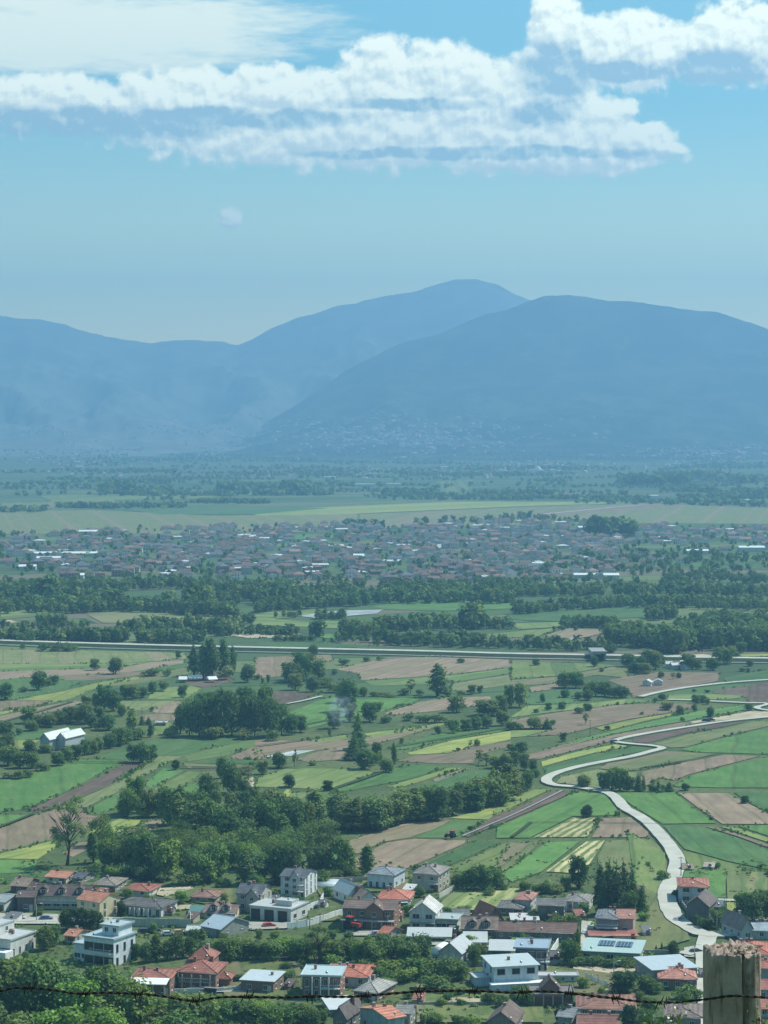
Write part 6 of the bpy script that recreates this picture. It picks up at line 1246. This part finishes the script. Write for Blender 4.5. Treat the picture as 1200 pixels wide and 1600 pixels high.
# round pool, bales, poles
P = G(516, 1384); rt = empty('pool', P, 0, 'round white garden pool on the lawn behind the white wall', 'pool'); b = MB(); b.tube([(0, 0, 0), (0, 0, 1.2)], [5.2, 5.4], 28); b.build('rim', M['white'], rt); MB().tube([(0, 0, 1.2), (0, 0, 1.24)], [4.6, 4.6], 28).build('cover', M['paint'], rt, color=(.55, .65, .68))
def pole(x, y, hpx, label, lamp=False, wood=False):
    P = G(x, y); s = FP / P.y; h = hpx / s; rt = empty('street_lamp' if lamp else 'utility_pole', (P.x, P.y, max(P.z, 0)), prng.uniform(-.4, .4), label, 'lamp' if lamp else 'pole')
    MB().tube([(0, 0, -.5), (0, 0, h)], [.16, .09], 8).build('pole', M['bark' if wood else 'concrete'], rt)
    if lamp: MB().tube([(0, 0, h - .1), (.5, 0, h + .2), (1.4, 0, h + .3)], .05, 6).build('arm', M['steel'], rt); MB().box(1.2, 2.0, -.15, .15, h + .22, h + .36).build('lamp_head', M['white'], rt)
    else: MB().box(-.9, .9, -.06, .06, h - .5, h - .38).build('crossarm', M['bark'], rt); [MB().tube([(q, 0, h - .38), (q, 0, h - .15)], .05, 6).build('insulator', M['white'], rt) for q in (-.75, 0.02, .75)]
pole(922, 1152, 28, 'wooden utility pole alone in the brown field', wood=True); pole(57, 1440, 28, 'street lamp on the pale yard at the far left', True); pole(243, 1432, 26, 'utility pole in front of the white-columned hall'); pole(810, 1470, 34, 'pole before the long farm building, the left one'); pole(838, 1468, 30, 'pole before the long farm building, the right one')
pole(500, 1450, 24, 'thin pole standing at the stepped white wall', wood=True); pole(484, 1452, 18, 'short pole at the left end of the stepped white wall', wood=True); pole(469, 1405, 22, 'pole before the tall white three-storey house'); pole(1120, 1455, 28, 'utility pole beside the shrubs at the road bend'); pole(1085, 1500, 24, 'street lamp at the lane junction left of the post', True); pole(959, 1525, 22, 'street lamp beside the round dark tree', True); pole(790, 1508, 16, 'street lamp behind the white-blue house', True); pole(1132, 1430, 30, 'utility pole at the gravel lane by the yellow strip'); pole(1064, 1372, 34, 'utility pole beside the red hipped roof at the road', wood=True); pole(222, 1125, 20, 'pole in the hedge behind the barn', wood=True); pole(606, 1455, 26, 'pole right of the unfinished brick house')
# -------- small things in the yards --------
yr = random.Random(61)
def yard_shed(x, y, w, h, col, rc, label):
    P = G(x, y); s = FP / P.y; rt = empty('shed', (P.x, P.y, max(P.z, 0)), yr.uniform(-.4, .2), label, 'shed'); W, H = w / s, h / s
    block(rt, W, 4.5, H, yr.choice(['gable', 'mono']), 1.1, rc, 'plaster', col, over=.25, wins=('small', 1), chim=0, rmat=yr.choice(['tile', 'sheet']), door=True)
for x, y, w, h, c, rc, lb in [(265, 1428, 14, 6, GYW, BRN, 'small brown-roofed shed right of the white-columned hall'), (430, 1412, 14, 8, BEI, GRY, 'small grey-roofed shed behind the cubic white house'), (505, 1418, 12, 6, WHT, GRY, 'garden shed on the lawn inside the stepped wall'), (566, 1428, 18, 8, BEI, BRN, 'brown-roofed shed behind the unfinished brick house'),
     (622, 1438, 14, 9, WHT, RED, 'red-roofed shed between brick house and white gabled house'), (708, 1462, 14, 7, GYW, GRY, 'small grey shed right of the garage box'), (640, 1398, 16, 9, WHT, WHT, 'white shed left of the large beige house'), (862, 1437, 14, 8, BRN, BRN, 'dark brown shed below the tall grey barn'), (905, 1436, 14, 7, GYW, RED, 'red-roofed shed right of the house with white columns'),
     (1010, 1462, 12, 7, WHT, GRY, 'white shed right of the pink-roofed wing'), (868, 1500, 16, 8, BRN, GRY, 'dark shed right of the modern glass-balcony house'), (158, 1402, 14, 7, BEI, RED, 'red-roofed shed beside the yellow-gabled house'), (300, 1440, 16, 7, BEI, BRN, 'brown-roofed shed behind the cream garden wall'), (352, 1452, 14, 8, GYW, GRY, 'grey lean-to right beside the solar-roofed barn'),
     (395, 1402, 14, 7, CRM, RED, 'red-roofed shed between the two tall slate-roofed houses'), (745, 1490, 14, 7, GYW, BRN, 'small brown shed behind the white-blue house'), (1000, 1398, 10, 6, BRN, BRN, 'tiny hut beside the dark conifers'), (20, 1440, 20, 7, WHT, GRY, 'low white shed in front of the pale yard at the far left'), (655, 1568, 16, 8, BEI, RED, 'red-roofed shed behind the barbed wire near the bottom centre'), (452, 1546, 12, 7, BRN, BRN, 'brown shed between the two brick houses at the bottom'),
     (598, 1556, 12, 8, WHT, GRY, 'white shed behind the dark brick house'), (760, 1430, 14, 7, BRN, GRY, 'grey hut behind the mansard house'), (948, 1486, 12, 6, WHT, RED, 'red-roofed hut left of the solar workshop'), (1098, 1528, 10, 8, GYW, GRY, 'small grey hut left of the post')]:
    yard_shed(x, y, w, h, c, rc, lb)
def woodpile(x, y, label):
    P = G(x, y); rt = empty('woodpile', (P.x, P.y, max(P.z, 0)), yr.uniform(-.5, .5), label, 'woodpile'); b = MB()
    for j in range(4):
        for i in range(9 - (j % 2)): b.tube([(-1.8 + .4 * i + .2 * (j % 2), -.5, .2 + .36 * j), (-1.8 + .4 * i + .2 * (j % 2), .5, .2 + .36 * j)], .19, 6)
    b.build('logs', M['bark'], rt); MB().box(-2, 2, -.6, .6, 1.52, 1.58).build('cover', M['steel'], rt)
for x, y, l in [(412, 1430, 'woodpile beside the tall beige house'), (600, 1470, 'woodpile beside the unfinished brick house yard'), (705, 1478, 'woodpile beside the long white awning'), (330, 1552, 'woodpile behind the low pale wall'), (950, 1470, 'woodpile before the low red-roofed outbuilding')]: woodpile(x, y, l)
car(590, 1462, .1, (.45, .45, .46), 'silver car in the yard of the unfinished brick house'); car(420, 1449, .3, (.5, .08, .06), 'red car on the paved yard of the cubic white house'); car(30, 1437, 0, (.5, .5, .5), 'grey car on the pale yard at the far left'); car(72, 1438, .1, (.1, .16, .3), 'blue car on the pale yard left of the dark trees'); car(785, 1477, .2, (.06, .06, .07), 'black car in the yard right of the pale car'); car(915, 1460, 1.4, (.6, .6, .6), 'white car on the gravel drive left of the dark modern house'); car(1060, 1440, .9, (.4, .4, .42), 'silver car on the white road below the red hipped roof'); car(1150, 1463, .1, (.55, .55, .54), 'white car where the road leaves right behind the post')
fence_posts = [(250, 1412), (300, 1402), (370, 1396)]
wall_run('garden_fence', [(700, 1432), (740, 1428), (772, 1426)], 1.2, 'bark', 'dark wooden fence at the lower edge of the striped plot', cat='fence')
wall_run('garden_fence', [(850, 1508), (890, 1506), (905, 1508)], 1.2, 'concrete', 'grey fence behind the garden with small square windows', cat='fence')
wall_run('garden_wall', [(350, 1575), (300, 1572), (276, 1568)], 1.2, 'concrete', 'low grey wall below the stepped red roofs', cat='wall')
wall_run('garden_fence', [(640, 1548), (700, 1552), (752, 1556)], 1.1, 'bark', 'brown fence along the scrub above the kitchen gardens', cat='fence')
def wires(a, c, label):
    P, Q = G(*a[:2]), G(*c[:2]); P.z = max(P.z, 0) + a[2]; Q.z = max(Q.z, 0) + c[2]; rt = empty('overhead_wire', P, 0, label, 'wire')
    d = Q - P; n = Vector((-d.y, d.x, 0)).normalized()
    for q in (-.7, .7): MB().tube([d * (i / 10) + n * q + Vector((0, 0, -4 * .9 * (i / 10) * (1 - i / 10))) for i in range(11)], .025, 4).build('strand', M['dark'], rt)
wires((810, 1470, 6.2), (838, 1468, 5.6), 'overhead wire between the two poles at the long farm building'); wires((838, 1468, 5.6), (959, 1525, 3.6), 'overhead wire from the farm building pole to the lamp by the round tree')
wires((243, 1432, 5), (469, 1405, 4.3), 'overhead wire from the columned hall to the tall white house'); wires((606, 1455, 5), (810, 1470, 6.2), 'overhead wire from the brick house to the long farm building'); wires((1120, 1455, 5.2), (1132, 1430, 5.8), 'overhead wire between the two poles at the road bend'); wires((1132, 1430, 5.8), (1064, 1372, 7), 'overhead wire climbing to the pole by the red hipped roof')
# -------- village trees --------
clump('left of the yellow-gabled house', 'dark trees by the yellow gable', [(104, 1452, 28, 34), (122, 1456, 34, 40), (140, 1456, 34, 36), (154, 1450, 22, 26), (190, 1431, 18, 24)], 'black')
clump('behind the bluish villa', 'trees round the bluish villa', [(72, 1484, 32, 40, 'round', 'mid'), (84, 1478, 24, 34), (212, 1500, 20, 28), (228, 1504, 24, 34), (244, 1502, 30, 44, 'tall', 'mid'), (262, 1500, 24, 34), (276, 1498, 30, 44), (296, 1496, 22, 34), (302, 1480, 24, 30), (316, 1478, 22, 28, 'tall', 'mid'), (325, 1500, 40, 34, 'round', 'mid'), (350, 1505, 44, 42, 'round', 'mid'), (368, 1500, 36, 34), (386, 1498, 40, 32, 'round', 'mid')], 'dark')
clump('in the green hollow behind the brick houses', 'trees of the green hollow', [(404, 1500, 40, 30), (425, 1502, 44, 34), (440, 1494, 40, 30, 'round', 'spring'), (462, 1500, 34, 34), (478, 1496, 30, 30), (498, 1507, 54, 62, 'open', 'mid'), (500, 1500, 34, 40), (525, 1502, 40, 36), (545, 1498, 40, 34, 'round', 'mid'), (565, 1506, 44, 38, 'round', 'mid'), (585, 1510, 44, 40, 'round', 'mid'), (600, 1500, 44, 44, 'round', 'dark'), (620, 1498, 40, 38, 'round', 'mid'), (640, 1505, 44, 36), (655, 1500, 36, 44, 'round', 'dark'), (665, 1484, 26, 26, 'round', 'black'), (650, 1525, 44, 34, 'bush', 'mid'), (675, 1530, 44, 34, 'bush', 'mid'), (700, 1532, 44, 40, 'round', 'mid'), (720, 1530, 34, 30)], None)
clump('in the scrub before the brick houses', 'scrub of the green hollow', [(610, 1522, 50, 26, 'bush', 'spring'), (572, 1512, 40, 22, 'bush', 'mid'), (520, 1508, 40, 20, 'bush', 'spring'), (455, 1488, 50, 24, 'bush', 'spring'), (636, 1534, 40, 24, 'bush', 'spring'), (596, 1532, 40, 24, 'bush', 'mid'), (450, 1535, 24, 20, 'bush', 'dark'), (446, 1515, 22, 14, 'bush', 'dark'), (372, 1535, 18, 16, 'bush'), (740, 1508, 30, 34, 'round', 'mid'), (752, 1500, 22, 26)])
clump('in the dark clump beside the striped plot', 'dark clump by the striped plot', [(728, 1390, 28, 32), (742, 1392, 34, 40), (760, 1392, 34, 40), (776, 1391, 26, 34), (715, 1388, 22, 26, 'round', 'mid'), (786, 1392, 16, 14, 'bush')], 'dark')
clump('behind the right half of the village', 'shrubs behind the right houses', [(820, 1393, 24, 18), (838, 1396, 20, 16, 'bush'), (852, 1396, 26, 18), (870, 1396, 26, 16, 'bush'), (724, 1432, 26, 18, 'round', 'mid'), (815, 1474, 18, 16, 'round', 'black'), (845, 1474, 18, 14, 'round', 'black'), (870, 1447, 30, 18, 'bush'), (895, 1445, 24, 18, 'bush', 'mid'), (904, 1388, 36, 52, 'round', 'black'), (884, 1392, 22, 22)])
clump('in the tall dark conifer group', 'tall dark conifers', [(938, 1410, 32, 66, 'cone', 'black'), (950, 1408, 30, 72, 'cone', 'dark'), (962, 1428, 42, 88, 'cone', 'black'), (975, 1425, 44, 84, 'cone', 'black'), (945, 1428, 34, 56, 'cone', 'black'), (990, 1424, 36, 70, 'cone', 'dark'), (1002, 1426, 24, 48, 'cone', 'dark'), (982, 1435, 34, 44, 'round', 'dark')], None)
clump('on the right-hand plots', 'trees on the right plots', [(1160, 1436, 32, 44, 'round', 'dark'), (1176, 1442, 44, 52, 'round', 'dark'), (1196, 1438, 40, 50, 'round', 'dark'), (1104, 1452, 30, 22, 'bush', 'dark'), (1122, 1450, 26, 30, 'round', 'mid'), (1090, 1448, 24, 22, 'bush', 'black'), (1130, 1440, 16, 26), (1080, 1432, 16, 20, 'bush', 'dark'), (1055, 1402, 12, 14, 'bush', 'black'), (1120, 1358, 16, 12, 'bush', 'dark'), (1036, 1375, 0.1 + 26, 18, 'bush', 'dark')])
clump('between the workshop and the long hall', 'trees by the workshop', [(1053, 1493, 24, 24, 'round', 'black'), (1034, 1486, 8, 16, 'cone', 'black'), (1025, 1487, 7, 12, 'cone', 'dark'), (1042, 1488, 10, 12, 'bush'), (905, 1510, 30, 18, 'bush', 'dark'), (930, 1510, 40, 20, 'bush', 'dark'), (960, 1512, 40, 18, 'bush', 'dark'), (985, 1512, 34, 16, 'bush', 'dark'), (974, 1553, 46, 38, 'round', 'black'), (1010, 1550, 34, 28, 'round', 'mid'), (1026, 1552, 24, 20, 'bush', 'mid'), (1070, 1562, 44, 26, 'bush', 'mid'), (1088, 1562, 20, 22, 'bush', 'mid'), (1015, 1580, 30, 24), (900, 1505, 24, 32, 'round', 'mid'), (885, 1506, 30, 40, 'round', 'dark'), (902, 1480, 16, 30, 'tall', 'mid')])
clump('among the kitchen gardens at the bottom', 'garden shrubs at the bottom', [(690, 1573, 20, 16, 'bush'), (720, 1572, 16, 14, 'bush'), (740, 1575, 14, 10, 'bush'), (765, 1570, 26, 22, 'round', 'dark'), (785, 1576, 28, 24, 'bush', 'dark'), (805, 1570, 26, 22, 'round', 'dark'), (825, 1572, 26, 26, 'round', 'dark'), (700, 1565, 20, 16, 'bush', 'dark'), (680, 1598, 24, 18, 'bush'), (715, 1602, 26, 20, 'bush', 'mid'), (735, 1608, 30, 24, 'bush', 'spring'), (660, 1602, 14, 18), (845, 1550, 30, 14, 'bush', 'dark'), (815, 1552, 30, 14, 'bush', 'dark'), (880, 1602, 30, 34, 'round', 'black'), (985, 1616, 36, 50, 'round', 'black'), (1010, 1622, 40, 50, 'round', 'dark'), (680, 1550, 50, 30, 'bush', 'mid'), (715, 1556, 26, 16, 'bush', 'mid')])
gt = [(x, y) for x, y in [(60, 1432), (200, 1404), (232, 1410), (150, 1398), (282, 1412), (350, 1412), (430, 1404), (512, 1400), (548, 1420), (560, 1442), (640, 1430), (655, 1402), (700, 1440), (735, 1476), (765, 1400), (832, 1436), (868, 1444), (912, 1430), (1006, 1440), (240, 1458), (190, 1462), (405, 1470), (430, 1466), (520, 1466), (545, 1470), (575, 1476), (395, 1545), (455, 1560), (605, 1545), (640, 1560), (870, 1540), (912, 1545), (940, 1560), (1000, 1570), (700, 1494), (790, 1500), (890, 1490), (1145, 1445), (160, 1470), (40, 1505), (350, 1470), (300, 1470), (465, 1412), (820, 1480)]]
USED = set()
for i, (x, y) in enumerate(gt):
    near_ = min(GARDEN, key=lambda g: (g[0] - x) ** 2 + (g[1] - y) ** 2)
    side_ = 'left of' if x < near_[0] - 8 else 'right of' if x > near_[0] + 8 else 'just beside'
    k_ = yr.choice(['round', 'bush', 'round']); tn_ = yr.choice(['dark', 'mid', 'spring', 'light'])
    for adj in ({'dark': 'dark', 'mid': 'green', 'spring': 'bright green', 'light': 'pale green'}[tn_], 'small rounded', 'second small'):
        wd_ = ('%s %s %s the %s' % (adj, 'garden tree' if k_ == 'round' else 'bush', side_, near_[2])).split()[:13]
        while wd_[-1] in ('with', 'and', 'the', 'of', 'in', 'front', 'two', 'a', 'white', 'big', 'open', 'at', 'right', 'its', 'as', 'on', 'one', 'black', 'shallow', 'sandy'): wd_.pop()
        lb_ = ' '.join(wd_)
        if lb_ not in USED: break
    USED.add(lb_)
    tree(x, y, yr.uniform(14, 24), yr.uniform(12, 24), k_, tn_, lb_, 'small trees in the village gardens')
# wood on the near slope, lower left
r = random.Random(40)
def slope_row(where, group, pts, n, hm, seed, tones=('mid', 'dark', 'spring', 'mid')):
    r = random.Random(seed)
    for i in range(n):
        t = (i + r.uniform(.2, .8)) / n; x = pts[0][0] + (pts[1][0] - pts[0][0]) * t; y = pts[0][1] + (pts[1][1] - pts[0][1]) * t + r.uniform(-5, 5)
        z = float(near_hill(x, y)); h = r.uniform(*hm); s = FP / y; kind = r.choice(['round', 'round', 'round', 'bush'])
        nth = 'leftmost' if i == 0 else 'rightmost' if i == n - 1 else ORD[min(i, 19)] + ' from the left'
        tree(0, 0, h * .95 * s, h * s * (.75 if kind == 'bush' else 1), kind, r.choice(tones), ('%s tree %s' % (nth, where)), group, at=Vector((x, y, z)))
slope_row('on the crest of the near wooded slope', 'crest of the near wood', [(-104, 556), (-62, 560)], 9, (11, 14), 1)
slope_row('in the second row of the near wooded slope', 'second row of the near wood', [(-106, 540), (-44, 548)], 12, (11, 15), 2)
slope_row('in the third row of the near wooded slope', 'third row of the near wood', [(-100, 522), (-34, 530)], 12, (10, 14), 3)
slope_row('in the lowest row of the near wooded slope', 'lowest row of the near wood', [(-98, 500), (-22, 512)], 13, (11, 15), 4)
clump('behind the wire in front of the white sheet roof', 'trees along the lower edge', [(300, 1608, 44, 50), (325, 1606, 40, 44), (350, 1612, 44, 50), (378, 1610, 44, 46, 'round', 'dark'), (400, 1606, 44, 42, 'round', 'spring'), (425, 1612, 44, 44), (450, 1606, 40, 38, 'round', 'dark'), (470, 1600, 40, 34), (490, 1610, 30, 36, 'round', 'dark'), (280, 1606, 44, 44, 'round', 'spring'), (320, 1578, 40, 20, 'bush', 'spring'), (360, 1576, 40, 16, 'bush'), (415, 1578, 34, 16, 'bush', 'spring'), (250, 1585, 30, 26), (505, 1600, 20, 24)], 'mid')
print('TREES', NT)
# ================= CLOSE BY: OLD POST, BARBED WIRE, SHRUBS =================
def ray_at(px, py, dist):
    u = (px - 600) / FP; v = -(py - 800) / FP; d = Vector((u, cp + v * sp_, -sp_ + v * cp)); return Vector((0, 0, HC)) + d * (dist / d.y)
def mat_post():
    m, b, p = principled('weathered_wood', 0.95, 0.15); tc = b.node('ShaderNodeTexCoord').outputs['Object']
    st = b.vmath('MULTIPLY', tc, (1, 1, .22)); n = b.noise(st, 34, 8, .65, dist=.6); n2 = b.noise(tc, 13, 6, .65); n3 = b.noise(st, 14, 5, .6)
    c = b.mix(b.smooth(n2, .3, .7), (0.30, 0.235, 0.195), (0.48, 0.385, 0.32)); c = b.mix(b.smooth(n, .50, .68), c, (0.12, 0.10, 0.08)); c = b.mix(b.smooth(n3, .56, .70), c, (0.06, 0.058, 0.05)); c = b.mix(b.smooth(b.noise(tc, 60, 4, .6), .64, .74), c, (.36, .33, .26))
    b.l.new(c, p.inputs['Base Color']); bp = b.node('ShaderNodeBump', ins={'Height': b.math('ADD', n, b.math('MULTIPLY', n2, .5)), 'Strength': 1.0, 'Distance': .012}); b.l.new(bp.outputs[0], p.inputs['Normal']); return m
PD = 5.0
top = ray_at(1149, 1490, PD); WT = 81 / FP * PD
post = empty('fence_post', (top.x + .002, PD + WT / 2, 152.7), R(8), 'weathered grey wooden fence post with a splintered top and dark cracks', 'post')
def post_mesh():
    h = top.z - 152.7; nz = 110; nc = 72; b = MB(); vs = []
    for j in range(nz + 1):
        z = h * j / nz
        for i in range(nc):
            a = 2 * math.pi * i / nc; ca, sa = math.cos(a), math.sin(a); k = 1 / max(abs(ca), abs(sa)); k = min(k, 1.24); r0 = WT / 2 * .985 * k * (1 - .02 * (1 - z / h))
            x, y = ca * r0, sa * r0
            crack = math.exp(-((x - (.012 + .004 * math.sin(z * 9))) / .0032) ** 2) * .012 + math.exp(-((x - .038 - .006 * math.sin(z * 7)) / .002) ** 2) * .006 * (z > h - .12)
            n_ = mn.fractal(Vector((x * 22, y * 22, z * 5)), .8, 2, 4) * .0028; f = 1 + (n_ - (crack if y < 0 else 0)) / r0
            zz = z
            if j == nz: zz = z + mn.noise(Vector((x * 50, y * 50, 3))) * .016 - .006
            vs.append((x * f, y * f, zz))
    fs = [(j * nc + i, j * nc + (i + 1) % nc, (j + 1) * nc + (i + 1) % nc, (j + 1) * nc + i) for j in range(nz) for i in range(nc)]
    # broken top surface
    base = len(vs); rings = 7
    for q in range(1, rings + 1):
        f = 1 - q / (rings + .5)
        for i in range(nc):
            x, y, z = vs[nz * nc + i]; vs.append((x * f, y * f, h - .006 + mn.fractal(Vector((x * f * 60, y * f * 60, 5)), .7, 2, 4) * .018 + .003 * (q > 1)))
    pr = nz * nc
    for q in range(rings):
        cu = base + q * nc
        fs += [(pr + i, pr + (i + 1) % nc, cu + (i + 1) % nc, cu + i) for i in range(nc)]; pr = cu
    fs.append(tuple(pr + i for i in range(nc)))
    b.add(vs, fs, 0, True); return b
MP = mat_post(); post_mesh().build('post_body', MP, post)
rr = random.Random(4); hz_ = top.z - 152.7
m, b_, p_ = principled('pale_splinter', .9, .1); tc = b_.node('ShaderNodeTexCoord').outputs['Object']; b_.l.new(b_.mix(b_.smooth(b_.noise(tc, 90, 4, .6), .4, .6), (.14, .10, .07), (.42, .36, .26)), p_.inputs['Base Color'])
for i in range(30):
    x = rr.uniform(-.05, .05); y = rr.uniform(-.052, .01); L = rr.uniform(.008, .030); a = rr.uniform(-.5, .5)
    b = MB(); dx = math.cos(a) * L; dy = math.sin(a) * L * .4; t = rr.uniform(.0012, .0035); z0 = hz_ + rr.uniform(-.007, .004)
    b.add([(x, y, z0), (x + dx, y + dy, z0 + rr.uniform(-.003, .003)), (x + dx * .6, y + dy + .006, z0 + t), (x + dx * .1, y + .007, z0 + t), (x + dx * .5, y + dy - .001, z0 - t * 1.4)], [(0, 1, 2, 3), (0, 4, 1), (4, 2, 1), (0, 3, 4), (3, 2, 4)])
    b.build('splinter', m, post)
# barbed wire
M['rust'] = simple('rusty_wire', (0.035, 0.027, 0.022), .8, .3, var=.2, scale=120)
def strand_pts(path, dist):
    P = [ray_at(x, y, dist) for x, y in path]; out = []
    for i in range(len(P) - 1):
        p0, p1, p2, p3 = P[max(i - 1, 0)], P[i], P[i + 1], P[min(i + 2, len(P) - 1)]; n = max(3, int((p2 - p1).length / .004))
        for k in range(n):
            t = k / n; out.append(.5 * ((2 * p1) + (p2 - p0) * t + (2 * p0 - 5 * p1 + 4 * p2 - p3) * t * t + (3 * p1 - p0 - 3 * p2 + p3) * t ** 3))
    return out + [P[-1]]
def barbed(path, dist, barbs, label, rad=.0017, sway=.0016):
    C = strand_pts(path, dist); rt = empty('barbed_wire', C[0], 0, label, 'wire'); o = C[0]
    for ph in (0, math.pi):
        s = 0; pts = []
        for i, c in enumerate(C):
            s += (c - C[i - 1]).length if i else 0; a = s / .034 * 2 * math.pi + ph + .8 * mn.noise(Vector((s * 9, 0, 0)))
            pts.append(c - o + Vector((0, math.cos(a), math.sin(a))) * sway + Vector((0, 0, mn.noise(Vector((s * 7, 3, 1))) * .0022)))
        MB().tube(pts, rad, 6).build('strand', M['rust'], rt)
    rr = random.Random(8)
    for bx in barbs:
        i = min(range(len(C)), key=lambda k: abs(600 + FP * C[k].x / C[k].y - bx)); c = C[i] - o; g = MB()
        g.tube([Vector((-.009 + .018 * q / 20, .0042 * math.cos(q * 1.15), .0042 * math.sin(q * 1.15))) for q in range(21)], .0013, 5)
        for k in range(4):
            a = rr.uniform(-.5, .5) + (math.pi / 2 if k % 2 else -math.pi / 2); L = rr.uniform(.013, .021); x0 = -.009 + .006 * k
            g.tube([Vector((x0, 0, 0)), Vector((x0 + math.cos(a) * L * .5, rr.uniform(-.004, .004), math.sin(a) * L * .5)), Vector((x0 + math.cos(a) * L, rr.uniform(-.008, .008), math.sin(a) * L))], [.0015, .0013, .0004], 5)
        g.build('barb', M['rust'], rt, c)
barbed([(-40, 1549), (0, 1548), (20, 1544), (42, 1543), (80, 1546), (122, 1552), (165, 1551), (210, 1553), (250, 1556), (302, 1564), (340, 1559), (385, 1557), (440, 1558), (485, 1557), (540, 1558), (600, 1553), (655, 1549), (740, 1548), (800, 1551), (850, 1549), (893, 1552), (930, 1556), (965, 1560), (1000, 1565), (1050, 1567), (1104, 1561), (1143, 1556), (1187, 1558), (1240, 1562)], 4.985, [42, 130, 212, 302, 385, 485, 572, 655, 740, 820, 893, 965, 1040], 'dark rusty barbed wire strung across the bottom of the view to the post')
# near shrubs with pale buds, on the bank below the camera
def near_shrub(px, py, dist, w, h, label, n=260, size=.012):
    rng = np.random.default_rng(int(px)); T = ray_at(px, py, dist); gz = float(near_hill(T.x, T.y)); H = T.z - gz
    rt = empty('shrub', (T.x, T.y, gz), 0, label, 'shrub'); b = MB(); L = []
    for i in range(22):
        a = rng.uniform(0, 6.28); rr_ = w * rng.uniform(.1, .5); e = Vector((rr_ * math.cos(a), rr_ * math.sin(a), H - h * rng.uniform(0, .8))); mpt = Vector((e.x * .4, e.y * .4, H * .6)); b.tube([(0, 0, -.1), mpt, e], [.007, .004, .0015], 5)
        for k in range(n // 22): f = rng.uniform(.55, 1.05); q = mpt.lerp(e, f); L.append([q.x + rng.normal(0, .014), q.y + rng.normal(0, .014), q.z + rng.normal(0, .014)])
    b.build('stem', M['bark'], rt); L = np.array(L); N = rng.normal(0, 1, L.shape) + np.array([0, -.4, .8])
    link('leaves', quad_mesh('leaves', quads(L, N, np.full(len(L), size), rng, .5, .45), M['leaf']), rt, color=(.12, .18, .06))
    Bq = L[::9] + np.array([0, -.008, .010]); link('buds', quad_mesh('buds', quads(Bq, N[::9], np.full(len(Bq), size * .7), rng, .6, .8), M['white']), rt)
near_shrub(1052, 1586, 4.4, .075, .06, 'leafy shrub tip with pale yellow-white buds left of the post', 700, .0050); near_shrub(1198, 1588, 4.4, .05, .06, 'leafy shrub tip with pale buds at the right of the post', 400, .0050)
near_shrub(1012, 1600, 4.6, .04, .03, 'low leafy sprig at the bottom edge left of the larger shrub', 260, .005)
# a few birds far off in the air
def bird(px, py, dist, s, label):
    rt = empty('bird', ray_at(px, py, dist), prng.uniform(0, 3), label, 'bird'); b = MB(); b.tube([(-.16 * s, 0, 0), (-.08 * s, 0, .0), (.05 * s, 0, 0), (.13 * s, 0, .01), (.18 * s, 0, 0)], [.01 * s, .045 * s, .05 * s, .03 * s, .006 * s], 8); b.build('body', M['dark'], rt)
    for q in (-1, 1): MB().add([(.06 * s, q * .04 * s, .01), (-.05 * s, q * .04 * s, .01), (-.1 * s, q * .2 * s, .09 * s), (.0, q * .38 * s, .05 * s), (.07 * s, q * .2 * s, .1 * s)], [(0, 1, 2, 4), (4, 2, 3)]).build('wing', M['dark'], rt)
bird(273, 737, 240, .55, 'small black bird flying over the far plain at the left'); bird(795, 762, 240, .5, 'small black bird flying low over the far plain'); bird(793, 492, 260, .4, 'tiny black bird before the right mountain'); bird(18, 1249, 200, .5, 'black bird over the green field at the left edge')
# smoke of a small fire in the fields
def smoke():
    P = G(545, 1140); b = MB(); V = []
    b.tube([(-4, 0, 9.5 + 10.5 * math.sin(-1.5 + 3.0 * q / 12)) for q in range(13)], [9 * math.cos(-1.5 + 3.0 * q / 12) for q in range(13)], 18)
    m = bpy.data.materials.new('smoke_air'); m.use_nodes = True; nt = m.node_tree; nt.nodes.clear(); n = NB(nt); tc = n.node('ShaderNodeTexCoord').outputs['Object']
    d = n.math('MULTIPLY', n.math('MULTIPLY', n.smooth(n.noise(tc, .22, 5, .65), .42, .75), n.smooth(n.math('SUBTRACT', 1.0, n.node('ShaderNodeVectorMath', operation='LENGTH', ins={0: n.vmath('MULTIPLY', n.vmath('SUBTRACT', tc, (-4, 0, 9.5)), (1 / 9, 1 / 8, 1 / 10.5))}).outputs['Value']), 0.0, .6)), .16)
    v = n.node('ShaderNodeVolumePrincipled', ins={'Color': (.72, .82, .95, 1), 'Density': d}); n.l.new(v.outputs[0], n.node('ShaderNodeOutputMaterial').inputs['Volume'])
    tag(b.build('smoke', m, None, P), 'thin bluish smoke rising beside the dark trees in the fields', kind='stuff')
smoke()
# ================= AIR =================
def make_haze():
    b = MB(); b.box(-7500, 7500, -60, 20300, -9, 1420)
    m = bpy.data.materials.new('valley_haze'); m.use_nodes = True; nt = m.node_tree; nt.nodes.clear(); n = NB(nt)
    v = n.node('ShaderNodeVolumePrincipled', ins={'Color': (*HAZE_COL, 1), 'Density': HAZE_D, 'Anisotropy': 0.25})
    n.l.new(v.outputs[0], n.node('ShaderNodeOutputMaterial').inputs['Volume'])
    tag(b.build('haze', m), 'thin blue summer haze filling the whole valley', kind='stuff')
HAZE_COL = (0.245, 0.505, 0.80); HAZE_D = 1.38e-4
make_haze()
